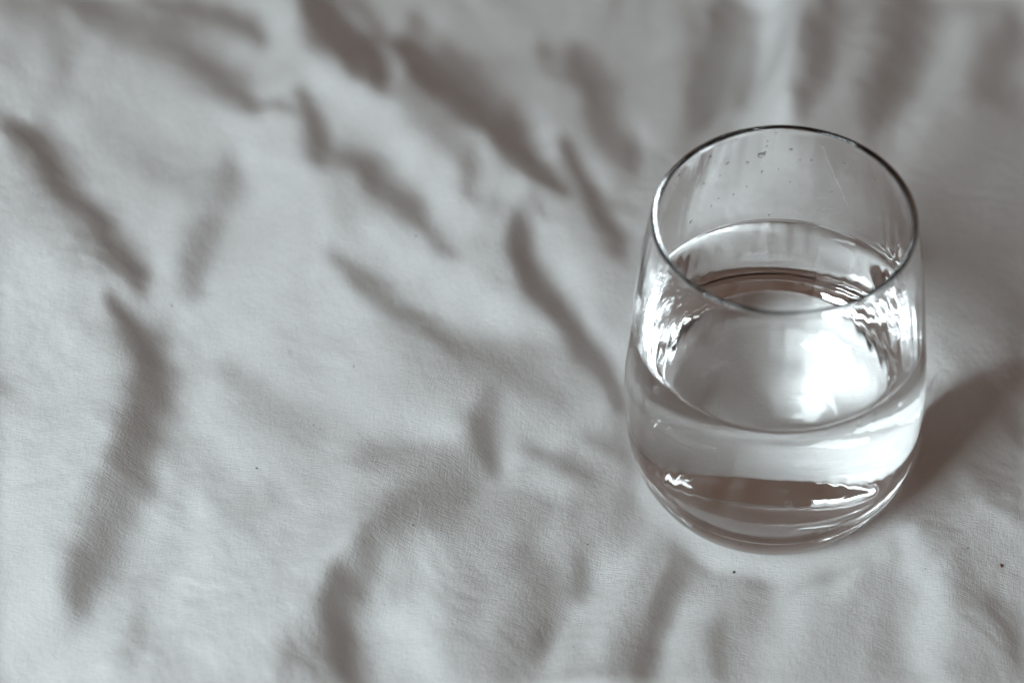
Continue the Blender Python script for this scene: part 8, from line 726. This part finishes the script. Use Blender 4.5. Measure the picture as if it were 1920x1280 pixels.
# (angle, height, width mm, length mm, label)
DROPS = [
    (1.6206, 0.08695, 0.001171, 0.001015, 'largest water droplet, a smeared cluster high on the far inner wall of the glass'),
    (1.5882, 0.08767, 0.000521, 0.000846, 'tiny clear droplet, middle of the far wall, just under the rim'),
    (1.576, 0.09242, 0.00026, 0.000338, 'tiny clear droplet, middle of the far wall, just under the rim'),
    (1.5765, 0.09047, 0.00026, 0.000338, 'tiny clear droplet, middle of the far wall, just under the rim'),
    (1.3884, 0.08893, 0.000521, 0.000592, 'tiny clear droplet, middle of the far wall, just under the rim'),
    (1.8853, 0.0863, 0.000521, 0.000508, 'tiny clear droplet, middle of the far wall, midway between rim and water'),
    (1.7218, 0.08461, 0.000521, 0.000592, 'tiny clear droplet, middle of the far wall, midway between rim and water'),
    (1.5956, 0.08013, 0.00026, 0.000592, 'tiny clear droplet, middle of the far wall, midway between rim and water'),
    (1.2215, 0.08562, 0.000325, 0.000508, 'tiny clear droplet, right of the far wall, midway between rim and water'),
    (0.947, 0.08791, 0.00039, 0.001015, 'left one of two upright droplets high at the right of the far inner wall'),
    (0.8943, 0.08807, 0.00039, 0.000846, 'right one of two upright droplets high at the right of the far inner wall'),
    (1.3746, 0.07601, 0.00026, 0.000338, 'tiny clear droplet, middle of the far wall, midway between rim and water'),
    (1.807, 0.07269, 0.00026, 0.000423, 'tiny clear droplet, middle of the far wall, midway between rim and water'),
    (1.9252, 0.07288, 0.00026, 0.000338, 'tiny clear droplet, middle of the far wall, low above the water'),
    (2.2473, 0.08043, 0.000325, 0.000338, 'tiny clear droplet, left of the far wall, midway between rim and water'),
    (2.4165, 0.09291, 0.000521, 0.000846, 'tiny clear droplet, left of the far wall, midway between rim and water'),
    (2.4593, 0.09026, 0.000325, 0.000677, 'tiny clear droplet, left of the far wall, midway between rim and water'),
    (2.2931, 0.09153, 0.00026, 0.000338, 'tiny clear droplet, left of the far wall, midway between rim and water'),
    (2.0641, 0.09146, 0.000521, 0.001015, 'tiny clear droplet, left of the far wall, just under the rim'),
    (2.2038, 0.09725, 0.00026, 0.000338, 'tiny clear droplet, left of the far wall, just under the rim'),
    (0.6542, 0.08833, 0.00039, 0.000338, 'tiny clear droplet, right of the far wall, midway between rim and water'),
    (1.1321, 0.09198, 0.00026, 0.000254, 'tiny clear droplet, right of the far wall, just under the rim'),
    (0.7369, 0.08836, 0.00026, 0.000338, 'tiny clear droplet, right of the far wall, midway between rim and water'),
    (2.1608, 0.06855, 0.000521, 0.000592, 'bright droplet alone just above the water at the left inner wall'),
    (1.5219, 0.06241, 0.000325, 0.000508, 'tiny clear droplet, middle of the far wall, low above the water'),
    (1.9839, 0.07093, 0.00026, 0.000508, 'tiny clear droplet, left of the far wall, low above the water'),
    (2.082, 0.08144, 0.00026, 0.000338, 'tiny clear droplet, left of the far wall, midway between rim and water'),
    (2.2603, 0.09485, 0.00039, 0.000338, 'tiny clear droplet, left of the far wall, midway between rim and water'),
    (1.9402, 0.08198, 0.00026, 0.000338, 'tiny clear droplet, middle of the far wall, midway between rim and water'),
    (1.4695, 0.08074, 0.00026, 0.000254, 'tiny clear droplet, middle of the far wall, midway between rim and water'),
    (1.3095, 0.08515, 0.000195, 0.000338, 'tiny clear droplet, right of the far wall, midway between rim and water'),
    (1.051, 0.07515, 0.00026, 0.000338, 'tiny clear droplet, right of the far wall, midway between rim and water'),
    (1.7062, 0.07485, 0.000195, 0.000338, 'tiny clear droplet, middle of the far wall, midway between rim and water'),
    (2.3045, 0.08666, 0.00026, 0.000508, 'tiny clear droplet, left of the far wall, midway between rim and water'),
    (1.5127, 0.09555, 0.00039, 0.000338, 'tiny clear droplet, middle of the far wall, just under the rim'),
    (1.846, 0.09525, 0.000521, 0.000254, 'tiny clear droplet, middle of the far wall, just under the rim'),
]
protos = []
for k in range(4):
    p = blob('water_droplet', 0.85, 0.85, 0.4, 20 + k, drop_mat, 0.35)
    p.data.name = 'water_droplet'
    protos.append(p)
for k, (th, z, w, l, lab) in enumerate(DROPS):
    o = protos[k] if k < 4 else link(protos[k % 4].copy())
    r = float(inner_radius(z)) - 0.00002
    n = Vector((-math.cos(th), -math.sin(th), 0.0))
    t = Vector((-math.sin(th), math.cos(th), 0.0))
    u = n.cross(t)
    M = Matrix((t * w, u * l, n * (w + l) * 0.5)).transposed().to_4x4()
    M.translation = Vector((r * math.cos(th), r * math.sin(th), z))
    o.matrix_world = M
    tag(o, lab or 'tiny clear water droplet clinging to the inner wall above the water', 'droplet',
        'water droplets inside the glass')

chalk = bpy.data.materials.new('dried_scale')
chalk.use_nodes = True
cb = chalk.node_tree.nodes['Principled BSDF']
cb.inputs['Base Color'].default_value = (0.6, 0.6, 0.58, 1)
cb.inputs['Alpha'].default_value = 0.35
cb.inputs['Roughness'].default_value = 0.7


def water_mark(th, z, w, l, seed, label):
    """the dried outline of a drop on the outer wall: a thin closed ridge"""
    rng = np.random.default_rng(seed)
    ph = rng.uniform(0, 6.28, 3)
    V, F, n = [], [], 28
    for i in range(n):
        t = 2 * math.pi * i / n
        q = 1 + 0.10 * math.cos(2 * t + ph[0]) + 0.07 * math.cos(3 * t + ph[1]) + 0.05 * math.cos(5 * t + ph[2])
        for dr, up_ in ((1.0, 0.0), (0.92, 0.00002), (0.82, 0.0)):
            x, y = w * q * dr * math.cos(t), l * q * dr * math.sin(t)
            zz = z + y
            R = float(body_radius(zz)) + 0.00009 + up_
            a = th + x / R
            V.append((R * math.cos(a), R * math.sin(a), zz))
    for i in range(n):
        a, b = i * 3, ((i + 1) % n) * 3
        for k in range(2):
            F.append((a + k, a + k + 1, b + k + 1, b + k))
        F.append((a + 2, a, b, b + 2))
    return tag(mesh_object('water_mark', V, F, [chalk]), label, 'water mark', 'dried water marks on the outside of the glass')


for i, (th, z, w, l, lab) in enumerate([
    (-1.6392, 0.04118, 0.001041, 0.000677, 'round dried water mark low on the front of the glass'),
    (-1.5999, 0.03622, 0.000911, 0.001184, 'faint angular water mark just under the round one'),
    (-1.258, 0.03779, 0.000651, 0.000592, 'small dried water mark at the lower right front of the glass'),
    (-1.0047, 0.05835, 0.000521, 0.001523, 'upright oval water mark at the right, just under the front waterline'),
    (-1.1316, 0.05972, 0.000781, 0.001523, 'wide oval water mark left of the upright one under the waterline'),
    (-1.9687, 0.04048, 0.000521, 0.000508, 'smallest curved water mark at the lower left front of the glass'),
]):
    water_mark(th, z, w, l, 60 + i, lab)



def dried_streak(points, width, label):
    """a faint dried run of water on the inner wall, following (angle, height) points"""
    V, F = [], []
    for k, (th, z) in enumerate(points):
        w = width * math.sin(math.pi * (k + 0.6) / (len(points) + 0.2))
        for side, lift in ((-1, 0.0), (0, 0.00003), (1, 0.0)):
            R = float(inner_radius(z)) - 0.00009 - lift
            a = th + side * w / R
            V.append((R * math.cos(a), R * math.sin(a), z))
    for k in range(len(points) - 1):
        a = k * 3
        F += [(a, a + 1, a + 4, a + 3), (a + 1, a + 2, a + 5, a + 4)]
    return tag(mesh_object('dried_streak', V, F, [film]), label, 'water streak')


film = chalk.copy()
film.name = 'dried_film'
film.node_tree.nodes['Principled BSDF'].inputs['Alpha'].default_value = 0.22
for pts, w, lab in [
    ([(1.1408, 0.09361), (1.1185, 0.0912), (1.0965, 0.08878), (1.0745, 0.0864), (1.0525, 0.08404), (1.0296, 0.08177), (1.0055, 0.07956), (0.9817, 0.07736), (0.9573, 0.07522), (0.9323, 0.07312), (0.905, 0.07115), (0.8779, 0.06917), (0.8499, 0.06727), (0.822, 0.06537)], 0.00022, 'long thin dried streak slanting down the right of the far inner wall'),
    ([(1.1895, 0.0638), (1.1714, 0.06511), (1.153, 0.06644), (1.1261, 0.0671), (1.0975, 0.06775), (1.0688, 0.0684), (1.0399, 0.0689), (1.0105, 0.06903), (0.9812, 0.06916), (0.9514, 0.06932), (0.9208, 0.06956), (0.8945, 0.06928), (0.8683, 0.06896), (0.8422, 0.06865)], 0.0003, 'short curved dried streak just above the back of the water'),
    ([(2.5272, 0.08479), (2.5157, 0.0856), (2.505, 0.08645), (2.4944, 0.08729), (2.4825, 0.0881), (2.4705, 0.0889), (2.4585, 0.0897), (2.4464, 0.0905)], 0.00015, 'thin bright dried streak at the left of the inner wall'),
    ([(2.0475, 0.09452), (2.0652, 0.0928), (2.0821, 0.09104), (2.0988, 0.08928), (2.1161, 0.08755), (2.1292, 0.08569), (2.1421, 0.08382), (2.1557, 0.08198)], 0.0005, 'broad pale dried streak at the upper left of the inner wall'),
]:
    dried_streak(pts, w, lab)

lint_cols = {'brown': (0.10, 0.045, 0.028, 1), 'dark': (0.02, 0.018, 0.018, 1), 'red': (0.16, 0.05, 0.035, 1)}
lint_mats = {}
for k, c in lint_cols.items():
    m = bpy.data.materials.new(k + '_lint')
    m.use_nodes = True
    m.node_tree.nodes['Principled BSDF'].inputs['Base Color'].default_value = c
    m.node_tree.nodes['Principled BSDF'].inputs['Roughness'].default_value = 0.9
    lint_mats[k] = m
for i, (x, y, w, l, rot, col, lab) in enumerate([
    (-0.01329, -0.03459, 0.000362, 0.000308, 0.3, 'brown', 'brown lint speck on the sheet just in front of the glass'),
    (0.05422, -0.03776, 0.000362, 0.000453, 0.2, 'red', 'reddish lint speck near the right edge of the sheet'),
    (0.0464, -0.03324, 0.000226, 0.000136, -0.6, 'brown', 'tiny brown lint speck up-left of the reddish one'),
    (0.03441, -0.03971, 0.000127, 0.000109, 0, 'dark', 'pin-point dark speck between the glass and the reddish lint'),
    (-0.04968, -0.02685, 0.000163, 0.000163, 0, 'brown', 'faint speck on the sheet at the lower left of the glass'),
    (-0.13245, -0.00846, 0.000344, 0.000163, -0.3, 'brown', 'long brown lint speck on the smooth cloth left of centre'),
    (-0.09319, -0.02839, 0.000199, 0.000181, 0, 'dark', 'round black speck in the shaded fold at bottom centre'),
    (-0.12479, 0.03121, 0.000145, 0.000145, 0, 'dark', 'small dark speck, upper one of two on the bright middle cloth'),
    (-0.1076, 0.02404, 0.000136, 0.000217, 0.5, 'dark', 'small dark speck, lower right one of two on the bright middle cloth'),
    (-0.15631, 0.0478, 0.000181, 0.000163, 0, 'brown', 'dark speck beside the bright ridge at the left'),
    (-0.11808, 0.00524, 0.000145, 0.000127, 0, 'dark', 'faint speck right above the long brown lint'),
    (-0.08995, 0.06684, 0.000236, 0.000163, 0.4, 'brown', 'blurred brown speck at the end of the upper middle fold'),
    (-0.05544, -0.0605, 0.000145, 0.000127, 0, 'dark', 'faint speck near the bottom edge, left of the glass'),
]):
    o = blob('lint_speck', w, l, min(w, l) * 0.7, 100 + i, lint_mats[col], 0.55)
    o.location = (x, y, float(sheet_height(np.array([x]), np.array([y]))[0]) + min(w, l) * 0.45)
    o.rotation_euler = (0, 0, rot)
    tag(o, lab, 'lint', 'lint specks on the sheet')
